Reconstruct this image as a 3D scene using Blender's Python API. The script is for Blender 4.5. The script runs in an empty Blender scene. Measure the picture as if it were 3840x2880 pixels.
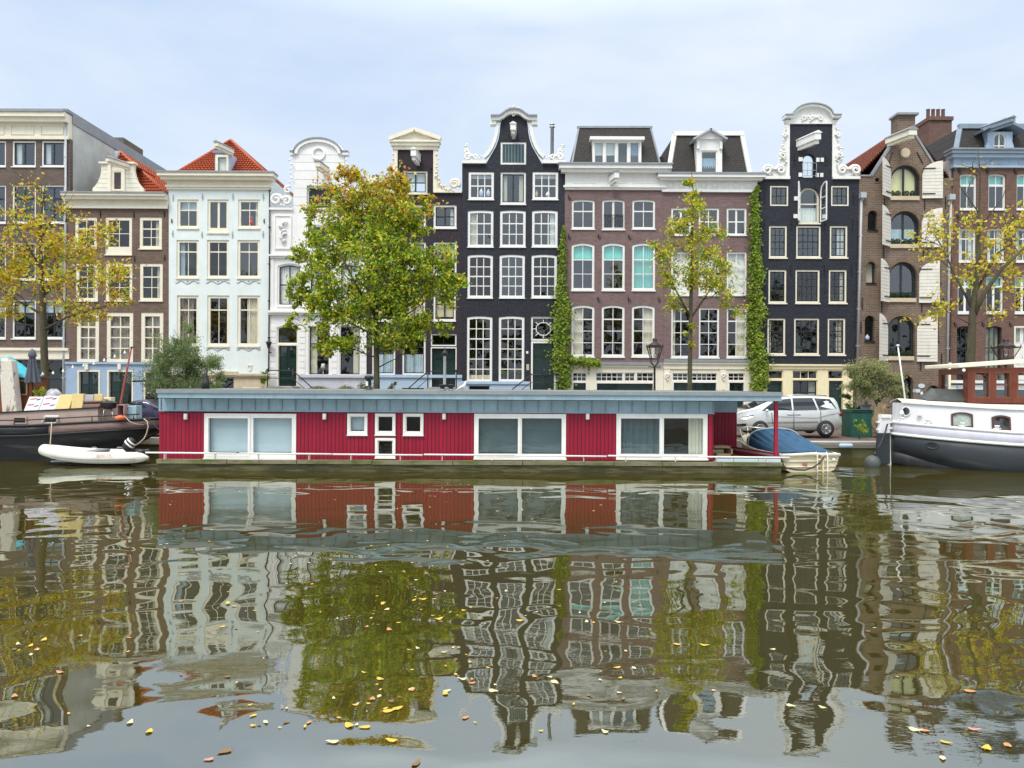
import bpy, bmesh, math, random
from math import sin, cos, pi, radians
from mathutils import Vector, Matrix
from mathutils.geometry import tessellate_polygon
R = random.Random(11)
SC = bpy.context.scene
COL = SC.collection
F = 2884.0
CAMZ = 2.85
ROLL = radians(0.3)
CR, SR = cos(ROLL), sin(ROLL)
STZ = 0.62          # street level above the water
DF = 46.0           # distance of the house fronts


def W(px, py, D):
    """measured photo position -> place in the world at distance D"""
    dx, dy = px - 1920, py - 1440
    return Vector(((dx * CR + dy * SR) / F * D, D, CAMZ - (-dx * SR + dy * CR) / F * D))


def XZ(px, py, D):
    w = W(px, py, D)
    return (w.x, w.z)


# ------------------------------------------------------------------ objects
def wloc(o):
    v = Vector((0, 0, 0))
    while o is not None:
        v = v + Vector(o.location)
        o = o.parent
    return v


def tag(o, label=None, cat=None, group=None, kind=None):
    if label: o['label'] = label
    if cat: o['category'] = cat
    if group: o['group'] = group
    if kind: o['kind'] = kind
    return o


def thing(name, label, cat, loc=(0, 0, 0), group=None):
    o = bpy.data.objects.new(name, None)
    o.empty_display_size = .2
    COL.objects.link(o)
    o.location = loc
    return tag(o, label, cat, group)


class MB:
    def __init__(s):
        s.v = []; s.f = []; s.m = []; s.s = []; s.c = []

    def add(s, vs, fs, m=0, smooth=False):
        b = len(s.v)
        s.v += [Vector(v) for v in vs]
        for f in fs:
            s.f.append([b + i for i in f]); s.m.append(m); s.s.append(smooth)
        return s

    def box(s, x0, x1, y0, y1, z0, z1, m=0):
        x0, x1 = min(x0, x1), max(x0, x1); y0, y1 = min(y0, y1), max(y0, y1); z0, z1 = min(z0, z1), max(z0, z1)
        vs = [(x, y, z) for z in (z0, z1) for y in (y0, y1) for x in (x0, x1)]
        return s.add(vs, [(0, 2, 3, 1), (4, 5, 7, 6), (0, 1, 5, 4), (2, 6, 7, 3), (0, 4, 6, 2), (1, 3, 7, 5)], m)

    def bar(s, p, q, w, h=None, m=0):
        """rectangular bar from p to q"""
        p, q = Vector(p), Vector(q); h = h or w
        d = (q - p).normalized()
        u = d.cross(Vector((0, 0, 1)))
        if u.length < 1e-3: u = Vector((1, 0, 0))
        u.normalize(); n = u.cross(d)
        vs = []
        for c in (p, q):
            for a, b in ((-1, -1), (1, -1), (1, 1), (-1, 1)):
                vs.append(c + u * a * w / 2 + n * b * h / 2)
        return s.add(vs, [(0, 1, 2, 3), (7, 6, 5, 4), (0, 4, 5, 1), (1, 5, 6, 2), (2, 6, 7, 3), (3, 7, 4, 0)], m)

    def prism(s, outer, y0, y1, holes=(), m=0, back=True):
        """outline in (x,z) pulled through y0..y1, with holes"""
        loops = [list(outer)] + [list(h) for h in holes]
        tris = tessellate_polygon([[Vector((a, b, 0)) for a, b in L] for L in loops])
        flat = [p for L in loops for p in L]
        n = len(flat)
        vs = [(a, y0, b) for a, b in flat] + [(a, y1, b) for a, b in flat]
        fs = [tuple(t) for t in tris]
        if back: fs += [tuple(i + n for i in reversed(t)) for t in tris]
        o = 0
        for L in loops:
            k = len(L)
            for i in range(k):
                j = (i + 1) % k
                fs.append((o + i, o + j, o + j + n, o + i + n))
            o += k
        return s.add(vs, fs, m)

    def ring(s, A, B, y0, y1, m=0):
        """frame between two loops of equal length in (x,z)"""
        k = len(A)
        vs = [(a, y0, b) for a, b in A] + [(a, y0, b) for a, b in B] + [(a, y1, b) for a, b in A] + [(a, y1, b) for a, b in B]
        fs = []
        for i in range(k):
            j = (i + 1) % k
            fs += [(i, j, k + j, k + i), (2 * k + j, 2 * k + i, 3 * k + i, 3 * k + j), (i, 2 * k + i, 2 * k + j, j), (k + i, k + j, 3 * k + j, 3 * k + i)]
        return s.add(vs, fs, m)

    def tube(s, pts, rad, n=6, m=0, caps=True, smooth=True):
        pts = [Vector(p) for p in pts]
        if not isinstance(rad, (list, tuple)): rad = [rad] * len(pts)
        vs = []; fs = []
        u = None
        for i, p in enumerate(pts):
            d = (pts[min(i + 1, len(pts) - 1)] - pts[max(i - 1, 0)])
            if d.length < 1e-9: d = Vector((0, 0, 1))
            d.normalize()
            if u is None:
                u = d.cross(Vector((0.13, 0.99, .05)))
                if u.length < .1: u = d.cross(Vector((1, 0, 0)))
            u = (u - d * u.dot(d))
            if u.length < 1e-6: u = d.orthogonal()
            u.normalize()
            w = d.cross(u)
            for k in range(n):
                a = 2 * pi * k / n
                vs.append(p + (u * cos(a) + w * sin(a)) * rad[i])
        for i in range(len(pts) - 1):
            for k in range(n):
                l = (k + 1) % n
                fs.append((i * n + k, i * n + l, (i + 1) * n + l, (i + 1) * n + k))
        if caps:
            fs.append(tuple(reversed(range(n))))
            fs.append(tuple((len(pts) - 1) * n + k for k in range(n)))
        return s.add(vs, fs, m, smooth)

    def ball(s, c, r, nu=10, nv=7, m=0, smooth=True):
        c = Vector(c)
        if not isinstance(r, (list, tuple)): r = (r, r, r)
        vs = [c + Vector((0, 0, r[2]))]; fs = []
        for j in range(1, nv):
            t = pi * j / nv
            for i in range(nu):
                a = 2 * pi * i / nu
                vs.append(c + Vector((r[0] * sin(t) * cos(a), r[1] * sin(t) * sin(a), r[2] * cos(t))))
        vs.append(c - Vector((0, 0, r[2])))
        for i in range(nu):
            fs.append((0, 1 + i, 1 + (i + 1) % nu))
            b = 1 + (nv - 2) * nu
            fs.append((len(vs) - 1, b + (i + 1) % nu, b + i))
        for j in range(nv - 2):
            for i in range(nu):
                a = 1 + j * nu
                fs.append((a + i, a + nu + i, a + nu + (i + 1) % nu, a + (i + 1) % nu))
        return s.add(vs, fs, m, smooth)

    def lathe(s, c, prof, n=12, m=0, smooth=True, axis='z'):
        c = Vector(c); vs = []; fs = []
        for r, z in prof:
            for k in range(n):
                a = 2 * pi * k / n
                p = (r * cos(a), r * sin(a), z)
                if axis == 'y': p = (p[0], p[2], p[1])
                if axis == 'x': p = (p[2], p[0], p[1])
                vs.append(c + Vector(p))
        for j in range(len(prof) - 1):
            for k in range(n):
                l = (k + 1) % n
                fs.append((j * n + k, j * n + l, (j + 1) * n + l, (j + 1) * n + k))
        fs.append(tuple(reversed(range(n)))); fs.append(tuple((len(prof) - 1) * n + k for k in range(n)))
        return s.add(vs, fs, m, smooth)

    def grid(s, rows, m=0, smooth=True, close=False):
        """rows of equal point lists joined into a skin"""
        n = len(rows[0]); vs = [p for r in rows for p in r]; fs = []
        for i in range(len(rows) - 1):
            for k in range(n if close else n - 1):
                l = (k + 1) % n
                fs.append((i * n + k, i * n + l, (i + 1) * n + l, (i + 1) * n + k))
        return s.add(vs, fs, m, smooth)

    def build(s, name, mats, parent=None, loc=None, normals=True, bevel=0, solid=0, sub=0):
        o = bpy.data.objects.new(name, bpy.data.meshes.new(name))
        if parent is not None:
            off = wloc(parent); o.parent = parent
        else:
            off = Vector(loc) if loc is not None else Vector((0, 0, 0)); o.location = off
        me = o.data
        me.from_pydata([tuple(v - off) for v in s.v], [], s.f)
        if not isinstance(mats, (list, tuple)): mats = [mats]
        for m in mats: me.materials.append(m)
        me.polygons.foreach_set('material_index', s.m)
        me.polygons.foreach_set('use_smooth', s.s)
        if s.c:
            ca = me.color_attributes.new('Col', 'FLOAT_COLOR', 'POINT')
            ca.data.foreach_set('color', [x for c in s.c for x in (c[0], c[1], c[2], 1.0)])
        if normals:
            bm = bmesh.new(); bm.from_mesh(me)
            bmesh.ops.recalc_face_normals(bm, faces=bm.faces)
            bm.to_mesh(me); bm.free()
        me.update()
        COL.objects.link(o)
        if solid:
            q = o.modifiers.new('s', 'SOLIDIFY'); q.thickness = solid; q.offset = 0
        if bevel:
            q = o.modifiers.new('b', 'BEVEL'); q.width = bevel; q.segments = 2; q.limit_method = 'ANGLE'
        if sub:
            q = o.modifiers.new('u', 'SUBSURF'); q.levels = sub; q.render_levels = sub
        return o


def lettering(name, text, size, loc, material, parent, rotx=90, depth=.004, rotz=0, label=None):
    cu = bpy.data.curves.new('t', 'FONT'); cu.body = text; cu.size = size; cu.extrude = depth
    cu.align_x = 'CENTER'; cu.align_y = 'CENTER'
    t = bpy.data.objects.new('t', cu); COL.objects.link(t)
    dg = bpy.context.evaluated_depsgraph_get()
    me = bpy.data.meshes.new_from_object(t.evaluated_get(dg))
    bpy.data.objects.remove(t)
    me.transform(Matrix.Rotation(radians(rotz), 4, 'Z') @ Matrix.Rotation(radians(rotx), 4, 'X'))
    me.materials.clear(); me.materials.append(material)
    o = bpy.data.objects.new(name, me); COL.objects.link(o)
    o.parent = parent; o.location = Vector(loc) - wloc(parent)
    return o


# ------------------------------------------------------------------ materials
def s2l(c):
    return tuple((x / 12.92 if x <= .04045 else ((x + .055) / 1.055) ** 2.4) for x in c)


def nodes(name):
    m = bpy.data.materials.new(name); m.use_nodes = True
    nt = m.node_tree; nt.nodes.clear()
    out = nt.nodes.new('ShaderNodeOutputMaterial')
    return m, nt, out


def N(nt, kind, **kw):
    n = nt.nodes.new(kind)
    for k, v in kw.items():
        if k.startswith('i_'): n.inputs[k[2:].replace('_', ' ')].default_value = v
        else: setattr(n, k, v)
    return n


def mixc(nt, fac, a, b, blend='MIX'):
    n = nt.nodes.new('ShaderNodeMix'); n.data_type = 'RGBA'; n.blend_type = blend
    for sock, val in ((n.inputs[0], fac), (n.inputs[6], a), (n.inputs[7], b)):
        if hasattr(val, 'is_output'): nt.links.new(val, sock)
        elif isinstance(val, (int, float)): sock.default_value = val
        else: sock.default_value = (*val, 1) if len(val) == 3 else val
    return n.outputs[2]


def noise(nt, vec, scale, detail=5, rough=.6, dist=0):
    n = N(nt, 'ShaderNodeTexNoise'); n.inputs['Scale'].default_value = scale
    n.inputs['Detail'].default_value = detail; n.inputs['Roughness'].default_value = rough; n.inputs['Distortion'].default_value = dist
    if vec is not None: nt.links.new(vec, n.inputs['Vector'])
    return n.outputs['Fac']


def ramp(nt, fac, stops):
    n = N(nt, 'ShaderNodeValToRGB')
    while len(n.color_ramp.elements) < len(stops): n.color_ramp.elements.new(.5)
    for e, (p, c) in zip(n.color_ramp.elements, stops):
        e.position = p; e.color = (c, c, c, 1) if isinstance(c, (int, float)) else (*c, 1)
    nt.links.new(fac, n.inputs['Fac'])
    return n.outputs['Color']


def objvec(nt, scale=(1, 1, 1), rot=(0, 0, 0)):
    t = N(nt, 'ShaderNodeTexCoord'); g = N(nt, 'ShaderNodeMapping')
    g.inputs['Scale'].default_value = scale; g.inputs['Rotation'].default_value = rot
    nt.links.new(t.outputs['Object'], g.inputs['Vector'])
    return g.outputs['Vector']


def finish(nt, out, color, rough=.6, metal=0, spec=.5, bump=None, bstr=.3, bdist=.01, coat=0, rsock=None):
    p = N(nt, 'ShaderNodeBsdfPrincipled')
    if hasattr(color, 'is_output'): nt.links.new(color, p.inputs['Base Color'])
    else: p.inputs['Base Color'].default_value = (*color, 1)
    p.inputs['Roughness'].default_value = rough; p.inputs['Metallic'].default_value = metal
    p.inputs['Specular IOR Level'].default_value = spec
    p.inputs['Coat Weight'].default_value = coat
    if rsock is not None: nt.links.new(rsock, p.inputs['Roughness'])
    if bump is not None:
        b = N(nt, 'ShaderNodeBump'); b.inputs['Strength'].default_value = bstr; b.inputs['Distance'].default_value = bdist
        nt.links.new(bump, b.inputs['Height']); nt.links.new(b.outputs['Normal'], p.inputs['Normal'])
    nt.links.new(p.outputs['BSDF'], out.inputs['Surface'])
    return p


def paint(name, col, rough=.55, var=.12, scale=2.5, streak=.15, dirt=(.25, .22, .17), metal=0, bump=.15, coat=0, spec=.5, fine=18):
    """painted or plain surface: large mottling, fine grain, vertical rain streaks"""
    m, nt, out = nodes(name)
    v = objvec(nt)
    n1 = noise(nt, v, scale, 6)
    n2 = noise(nt, v, fine, 4)
    a = tuple(max(0, c * (1 - var)) for c in col); b = tuple(min(1, c * (1 + var)) for c in col)
    c = mixc(nt, ramp(nt, n1, [(.3, 0.), (.7, 1.)]), a, b)
    c = mixc(nt, ramp(nt, n2, [(.35, .0), (.75, var)]), c, tuple(x * .6 for x in col))
    if streak:
        vs = objvec(nt, (3.2, 3.2, .22))
        n3 = noise(nt, vs, 2.2, 5, .65)
        c = mixc(nt, ramp(nt, n3, [(.52, 0.), (.78, streak)]), c, dirt)
    finish(nt, out, c, rough, metal, spec, n2, bump, .006, coat)
    return m


def brick(name, c1, c2, mortar, bw=.22, rh=.065, var=.25, ms=.012, bump=.4, rough=.85, grime=.35, flat=False):
    m, nt, out = nodes(name)
    v = objvec(nt, rot=(0, 0, 0) if flat else (-pi / 2, 0, 0))
    v0 = objvec(nt)
    t = N(nt, 'ShaderNodeTexBrick')
    nt.links.new(v, t.inputs['Vector'])
    t.inputs['Scale'].default_value = 1; t.inputs['Brick Width'].default_value = bw; t.inputs['Row Height'].default_value = rh
    t.inputs['Mortar Size'].default_value = ms; t.inputs['Mortar Smooth'].default_value = .4; t.inputs['Bias'].default_value = -.1
    t.inputs['Color1'].default_value = (*c1, 1); t.inputs['Color2'].default_value = (*c2, 1); t.inputs['Mortar'].default_value = (*mortar, 1)
    n1 = noise(nt, v0, .9, 6, .65)
    n2 = noise(nt, v0, 7, 4, .7)
    c = mixc(nt, ramp(nt, n1, [(.3, .0), (.75, var)]), t.outputs['Color'], tuple(x * .5 for x in c1))
    c = mixc(nt, ramp(nt, n2, [(.45, .0), (.8, var)]), c, tuple(min(1, x * 1.7 + .02) for x in c2))
    vs = objvec(nt, (2.2, 2.2, .2))
    n3 = noise(nt, vs, 1.8, 5, .65)
    c = mixc(nt, ramp(nt, n3, [(.5, 0.), (.8, grime)]), c, tuple(x * .45 for x in c1))
    h = mixc(nt, .35, t.outputs['Fac'], n2)
    inv = N(nt, 'ShaderNodeMath', operation='SUBTRACT'); inv.inputs[0].default_value = 1; nt.links.new(h, inv.inputs[1])
    finish(nt, out, c, rough, 0, .3, inv.outputs[0], bump, .012)
    return m


def glass(name, ior=2.0, tint=(.8, .86, .84), wob=.0022, wscale=2.2):
    m, nt, out = nodes(name)
    v = objvec(nt)
    b = N(nt, 'ShaderNodeBump'); b.inputs['Strength'].default_value = 1; b.inputs['Distance'].default_value = wob
    nt.links.new(noise(nt, v, wscale, 1, .4), b.inputs['Height'])
    gn = N(nt, 'ShaderNodeNewGeometry'); dt = N(nt, 'ShaderNodeVectorMath', operation='DOT_PRODUCT')
    nt.links.new(gn.outputs['Incoming'], dt.inputs[0]); nt.links.new(gn.outputs['Normal'], dt.inputs[1])
    def mt(op, a, b_=None, c_=None):
        q = N(nt, 'ShaderNodeMath', operation=op)
        for i, v_ in enumerate((a, b_, c_)):
            if v_ is None: continue
            if hasattr(v_, 'is_output'): nt.links.new(v_, q.inputs[i])
            else: q.inputs[i].default_value = v_
        return q.outputs[0]
    f0 = ((ior - 1) / (ior + 1)) ** 2
    sch = mt('MULTIPLY_ADD', mt('POWER', mt('SUBTRACT', 1, mt('ABSOLUTE', dt.outputs['Value'])), 5), 1 - f0, f0)
    tr = N(nt, 'ShaderNodeBsdfTransparent'); tr.inputs['Color'].default_value = (*tint, 1)
    gl = N(nt, 'ShaderNodeBsdfGlossy'); gl.inputs['Roughness'].default_value = .015; gl.inputs['Color'].default_value = (.95, .98, 1, 1)
    nt.links.new(b.outputs['Normal'], gl.inputs['Normal'])
    mx = N(nt, 'ShaderNodeMixShader')
    nt.links.new(sch, mx.inputs[0]); nt.links.new(tr.outputs[0], mx.inputs[1]); nt.links.new(gl.outputs[0], mx.inputs[2])
    nt.links.new(mx.outputs[0], out.inputs['Surface'])
    return m


def leafmat(name, trans=.45, rough=.5):
    m, nt, out = nodes(name)
    a = N(nt, 'ShaderNodeAttribute', attribute_name='Col')
    d = N(nt, 'ShaderNodeBsdfDiffuse'); t = N(nt, 'ShaderNodeBsdfTranslucent')
    g = N(nt, 'ShaderNodeBsdfGlossy'); g.inputs['Roughness'].default_value = .45
    nt.links.new(a.outputs['Color'], d.inputs['Color']); nt.links.new(a.outputs['Color'], t.inputs['Color'])
    x = N(nt, 'ShaderNodeMixShader'); x.inputs[0].default_value = trans
    nt.links.new(d.outputs[0], x.inputs[1]); nt.links.new(t.outputs[0], x.inputs[2])
    y = N(nt, 'ShaderNodeMixShader'); y.inputs[0].default_value = .04
    nt.links.new(x.outputs[0], y.inputs[1]); nt.links.new(g.outputs[0], y.inputs[2])
    nt.links.new(y.outputs[0], out.inputs['Surface'])
    return m


def wood(name, c1, c2, rough=.6, axis=2, scale=6, bump=.3, coat=0):
    m, nt, out = nodes(name)
    sc = [9, 9, 9]; sc[axis] = .7
    v = objvec(nt, sc)
    n = noise(nt, v, scale / 6, 7, .7, .4)
    c = mixc(nt, ramp(nt, n, [(.3, 0.), (.7, 1.)]), c1, c2)
    n2 = noise(nt, objvec(nt), 2, 4)
    c = mixc(nt, ramp(nt, n2, [(.4, 0.), (.75, .45)]), c, tuple(x * .5 for x in c1))
    finish(nt, out, c, rough, 0, .4, n, bump, .008, coat)
    return m


def marks(name, col, other, thr=.55, scale=3, rough=.6, stretch=(1, 1, 1), soft=.06, metal=0, bump=.3):
    """a surface with patches of a second colour (peeled bark, weed, worn paint)"""
    m, nt, out = nodes(name)
    n = noise(nt, objvec(nt, stretch), scale, 7, .65)
    n2 = noise(nt, objvec(nt), 14, 4)
    c = mixc(nt, ramp(nt, n, [(thr - soft, 0.), (thr + soft, 1.)]), col, other)
    c = mixc(nt, ramp(nt, n2, [(.4, 0.), (.8, .4)]), c, tuple(x * .5 for x in col))
    finish(nt, out, c, rough, metal, .4, n, bump, .01)
    return m


M = {}
M['white'] = paint('white paint', (.80, .80, .77), .45, .05, streak=.12)
M['cream'] = paint('cream paint', (.78, .74, .60), .45, .06, streak=.14)
M['ycream'] = paint('yellow cream paint', (.80, .72, .47), .45, .06, streak=.12)
M['palegreen'] = paint('pale green paint', (.55, .66, .40), .5, .08, streak=.1)
M['mint'] = paint('pale mint render', (.71, .785, .775), .8, .06, streak=.12, scale=1.2)
M['white2'] = paint('white render', (.80, .80, .79), .75, .05, streak=.12, scale=1.2)
M['greyrender'] = paint('weathered grey render', (.53, .565, .53), .9, .14, streak=.22, scale=1)
M['lilac'] = paint('grey lilac paint', (.50, .52, .58), .7, .07, streak=.12)
M['bluebase'] = paint('blue painted plinth', (.30, .42, .56), .6, .08, streak=.15)
M['skyblue'] = paint('pale blue paint', (.40, .52, .66), .5, .08, streak=.15)
M['bluegrey'] = paint('blue grey paint', (.21, .27, .34), .5, .1, streak=.15)
M['sand'] = paint('sandstone base', (.55, .47, .33), .85, .12, streak=.2)
M['dgreen'] = paint('dark green gloss paint', (.008, .028, .024), .25, .15, streak=0, coat=.3)
M['hatch'] = paint('green blue hatch paint', (.035, .075, .085), .5, .15, streak=.1)
M['black'] = paint('black iron', (.012, .013, .015), .45, .2, streak=0)
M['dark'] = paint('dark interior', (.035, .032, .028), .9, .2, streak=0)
M['darksash'] = paint('dark sash paint', (.018, .022, .028), .35, .15, streak=0)
M['lead'] = paint('grey lead sheet', (.26, .29, .31), .55, .12, streak=.2, metal=.2)
M['zinc'] = paint('blue grey zinc', (.29, .42, .50), .5, .14, scale=1.5, streak=.3, dirt=(.10, .13, .14), metal=.15)
M['pipe'] = paint('grey drain pipe', (.40, .43, .46), .5, .08)
M['steel'] = paint('stainless steel', (.55, .56, .57), .25, .06, streak=0, metal=.9)
M['curtain'] = paint('cream curtain', (.75, .70, .58), .9, .05, streak=0)
M['curtainw'] = paint('white curtain', (.85, .85, .82), .9, .04, streak=0)
M['curtaind'] = paint('taupe curtain', (.34, .28, .23), .9, .1, streak=0)
M['teal'] = paint('teal blind', (.22, .80, .70), .8, .05, streak=0)
M['aqua'] = paint('aqua blind', (.22, .60, .55), .8, .05, streak=0)
M['yblind'] = paint('yellow blind', (.95, .90, .45), .8, .04, streak=0)
M['bblind'] = paint('pale blue blind', (.50, .62, .70), .8, .05, streak=0)
M['br_brown'] = brick('brown brick', (.185, .118, .088), (.10, .07, .058), (.20, .165, .14), bw=.3, rh=.10, ms=.012, var=.4)
M['br_grey'] = brick('grey brown brick', (.155, .107, .09), (.09, .07, .062), (.17, .145, .13), bw=.3, rh=.10, var=.4)
M['br_purple'] = brick('dark purple brick', (.042, .031, .040), (.026, .021, .028), (.05, .042, .05), bw=.3, rh=.10, bump=.5, var=.4)
M['br_black'] = brick('black painted brick', (.0165, .0200, .029), (.025, .0295, .041), (.014, .0165, .023), bw=.3, rh=.10, bump=.6, grime=.2, var=.5, rough=.55)
M['br_mauve'] = brick('mauve brick', (.22, .145, .14), (.145, .098, .10), (.20, .16, .15), bw=.3, rh=.10, var=.4)
M['br_ware'] = brick('warehouse brick', (.20, .138, .10), (.11, .08, .062), (.30, .25, .20), bw=.3, rh=.105, ms=.016, var=.45)
M['br_red'] = brick('red brown brick', (.18, .10, .078), (.115, .068, .057), (.18, .135, .11), bw=.3, rh=.10, var=.4)
M['tile'] = marks('orange pantile', (.47, .115, .045), (.30, .07, .035), .52, 5, .75, soft=.2)
M['tile2'] = marks('brown red pantile', (.27, .085, .045), (.16, .05, .03), .52, 5, .75, soft=.2)
M['slate'] = brick('dark roof slate', (.045, .042, .038), (.032, .030, .028), (.018, .017, .016), bw=.26, rh=.16, ms=.02, bump=.8, var=.4, rough=.7, grime=.4)
M['glass'] = glass('window glass', 1.85, (.93, .96, .95))
M['glassr'] = glass('coated window glass', 2.35, (.88, .95, .95))
M['glassd'] = glass('dark window glass', 1.8, (.6, .66, .64))
M['carglass'] = glass('car glass', 1.75, (.05, .065, .065), 0)
M['trunk'] = marks('tree bark', (.075, .060, .040), (.10, .115, .05), .55, 4, .9, (1, 1, .5), soft=.12, bump=.8)
M['leaf'] = leafmat('leaf')
M['rope'] = paint('rope', (.42, .36, .25), .9, .2, streak=0, fine=60)
M['wood'] = wood('varnished brown wood', (.20, .075, .03), (.11, .04, .018), .4, coat=.2)
M['orange'] = paint('orange plastic', (.75, .16, .05), .5, .1, streak=0)
M['skin'] = paint('skin', (.50, .28, .20), .5, .06, streak=0, bump=0)
M['rubber'] = paint('tyre rubber', (.02, .02, .021), .8, .2, streak=0)

# ------------------------------------------------------------------ camera, light, sky
cam = bpy.data.cameras.new('camera'); co = bpy.data.objects.new('camera', cam); COL.objects.link(co)
co.location = (0, 0, CAMZ)
co.rotation_euler = (Matrix.Rotation(pi / 2, 4, 'X') @ Matrix.Rotation(ROLL, 4, 'Z')).to_euler()
cam.sensor_width = 36; cam.sensor_fit = 'HORIZONTAL'; cam.lens = 36 * F / 3840
cam.clip_start = .1; cam.clip_end = 2000
SC.camera = co
SUN_EL, SUN_AZ = radians(58), radians(205)       # behind the viewer, a little to the left
wd = bpy.data.worlds.new('World'); SC.world = wd; wd.use_nodes = True
nt = wd.node_tree; nt.nodes.clear()
wo = N(nt, 'ShaderNodeOutputWorld'); bg = N(nt, 'ShaderNodeBackground'); bg.inputs['Strength'].default_value = .1
sk = N(nt, 'ShaderNodeTexSky', sky_type='NISHITA'); sk.sun_disc = False; sk.sun_elevation = SUN_EL; sk.sun_rotation = SUN_AZ
tc = N(nt, 'ShaderNodeTexCoord')
mp = N(nt, 'ShaderNodeMapping'); mp.inputs['Scale'].default_value = (1.2, 1.2, 3.4); mp.inputs['Location'].default_value = (.35, .1, .2)
nt.links.new(tc.outputs['Generated'], mp.inputs['Vector'])
n1 = noise(nt, mp.outputs['Vector'], 2.1, 7, .55, .3)
cl = mixc(nt, ramp(nt, n1, [(.34, 0.), (.72, 1.)]), (5.1, 6.3, 8.1), (7.2, 7.8, 8.5))
sx = N(nt, 'ShaderNodeSeparateXYZ'); nt.links.new(tc.outputs['Generated'], sx.inputs[0])
low = ramp(nt, sx.outputs['Z'], [(.10, 1.), (.36, 0.)])
cl = mixc(nt, mixc(nt, .65, (0, 0, 0), low), cl, (7.2, 7.8, 8.4))
gain = ramp(nt, sx.outputs['Z'], [(.42, .33), (.85, 1.)])
cl = mixc(nt, 1, cl, gain, 'MULTIPLY')
cl = mixc(nt, 1, cl, (3, 3, 3), 'MULTIPLY')
white = ramp(nt, sx.outputs['Z'], [(.42, 0.), (.8, 1.)])
cl = mixc(nt, white, cl, (17.5, 17.2, 16.8))
sky = mixc(nt, .9, sk.outputs['Color'], cl)
nt.links.new(sky, bg.inputs['Color']); nt.links.new(bg.outputs[0], wo.inputs['Surface'])
sl = bpy.data.lights.new('sun', 'SUN'); sl.energy = 2.0; sl.angle = radians(20); sl.color = (1, .94, .84)
so = bpy.data.objects.new('sun', sl); COL.objects.link(so)
d = Vector((sin(SUN_AZ) * cos(SUN_EL), cos(SUN_AZ) * cos(SUN_EL), sin(SUN_EL)))
so.rotation_euler = d.to_track_quat('Z', 'Y').to_euler(); so.location = (-20, -40, 60)
SC.view_settings.view_transform = 'Standard'; SC.view_settings.look = 'None'
SC.view_settings.exposure = 0.35; SC.view_settings.gamma = 1

# ------------------------------------------------------------------ water, street, quay
m, nt, out = nodes('canal water')
gm = N(nt, 'ShaderNodeNewGeometry')
v = objvec(nt)
# long slow swells, short ripples whose strength changes from patch to patch
va = objvec(nt, (.32, .45, 1)); vb = objvec(nt, (.95, 1.25, 1)); vc = objvec(nt, (5, 9, 1))
na = noise(nt, va, 1., 0, .4, .6); nb = noise(nt, vb, 1., .3, .4, .8); ncr = noise(nt, vc, 1., 3, .55)
patch = ramp(nt, noise(nt, objvec(nt, (.05, .22, 1)), 1., 3, .6), [(.46, .08), (.66, 1.)])
def scal(a, k):
    q = N(nt, 'ShaderNodeMath', operation='MULTIPLY'); nt.links.new(a, q.inputs[0])
    if hasattr(k, 'is_output'): nt.links.new(k, q.inputs[1])
    else: q.inputs[1].default_value = k
    return q.outputs[0]
def addn(a, b):
    q = N(nt, 'ShaderNodeMath', operation='ADD'); nt.links.new(a, q.inputs[0]); nt.links.new(b, q.inputs[1]); return q.outputs[0]
hgt = addn(scal(na, .030), addn(scal(nb, .0100), scal(scal(ncr, .0008), patch)))
bp = N(nt, 'ShaderNodeBump'); bp.inputs['Strength'].default_value = 1; bp.inputs['Distance'].default_value = 1.
nt.links.new(hgt, bp.inputs['Height'])
lw = N(nt, 'ShaderNodeLayerWeight'); lw.inputs['Blend'].default_value = .5
fac = ramp(nt, lw.outputs['Facing'], [(.30, .20), (.50, .42), (.72, .43), (.88, .50), (.96, .66), (1., .85)])
df = N(nt, 'ShaderNodeBsdfDiffuse'); gl = N(nt, 'ShaderNodeBsdfGlossy'); gl.inputs['Roughness'].default_value = .005
murk = mixc(nt, noise(nt, v, .25, 3), (.040, .034, .0065), (.050, .042, .0085))
nt.links.new(murk, df.inputs['Color']); gl.inputs['Color'].default_value = (.86, .905, .87, 1)
nt.links.new(bp.outputs[0], gl.inputs['Normal'])
mx = N(nt, 'ShaderNodeMixShader'); nt.links.new(fac, mx.inputs[0]); nt.links.new(df.outputs[0], mx.inputs[1]); nt.links.new(gl.outputs[0], mx.inputs[2])
nt.links.new(mx.outputs[0], out.inputs['Surface'])
M['water'] = m
b = MB(); b.add([(-160, 1.2, 0), (160, 1.2, 0), (160, 31, 0), (-160, 31, 0)], [(0, 1, 2, 3)])
tag(b.build('water', M['water']), kind='structure')

M['street'] = brick('clinker paving', (.16, .105, .085), (.12, .085, .07), (.10, .09, .08), bw=.2, rh=.1, flat=True)
M['pave'] = paint('grey pavement slabs', (.27, .25, .23), .9, .15, streak=0)
M['stone'] = marks('quay coping stone', (.34, .32, .27), (.16, .19, .10), .58, 2.2, .9, (.5, 1, 1), soft=.12)
M['quay'] = marks('weedy quay wall', (.13, .115, .075), (.075, .085, .025), .5, 1.6, .95, (1, 1, 2.5), soft=.15, bump=.8)
M['earth'] = paint('ground', (.12, .11, .09), .95, .2, streak=0)
QY = 30.3
b = MB(); b.add([(-900, QY + .3, STZ - .004), (900, QY + .3, STZ - .004), (900, 1200, STZ - .004), (-900, 1200, STZ - .004)], [(0, 1, 2, 3)])
tag(b.build('ground', M['earth']), kind='structure')
b = MB(); b.add([(-90, QY + .4, STZ), (90, QY + .4, STZ), (90, 42.3, STZ), (-90, 42.3, STZ)], [(0, 1, 2, 3)])
tag(b.build('street', M['street']), kind='structure')
b = MB(); b.box(-90, 90, 42.3, 42.45, STZ - .1, STZ + .13, 1); b.box(-90, 90, 42.45, 46.2, STZ - .1, STZ + .126, 0)
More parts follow.
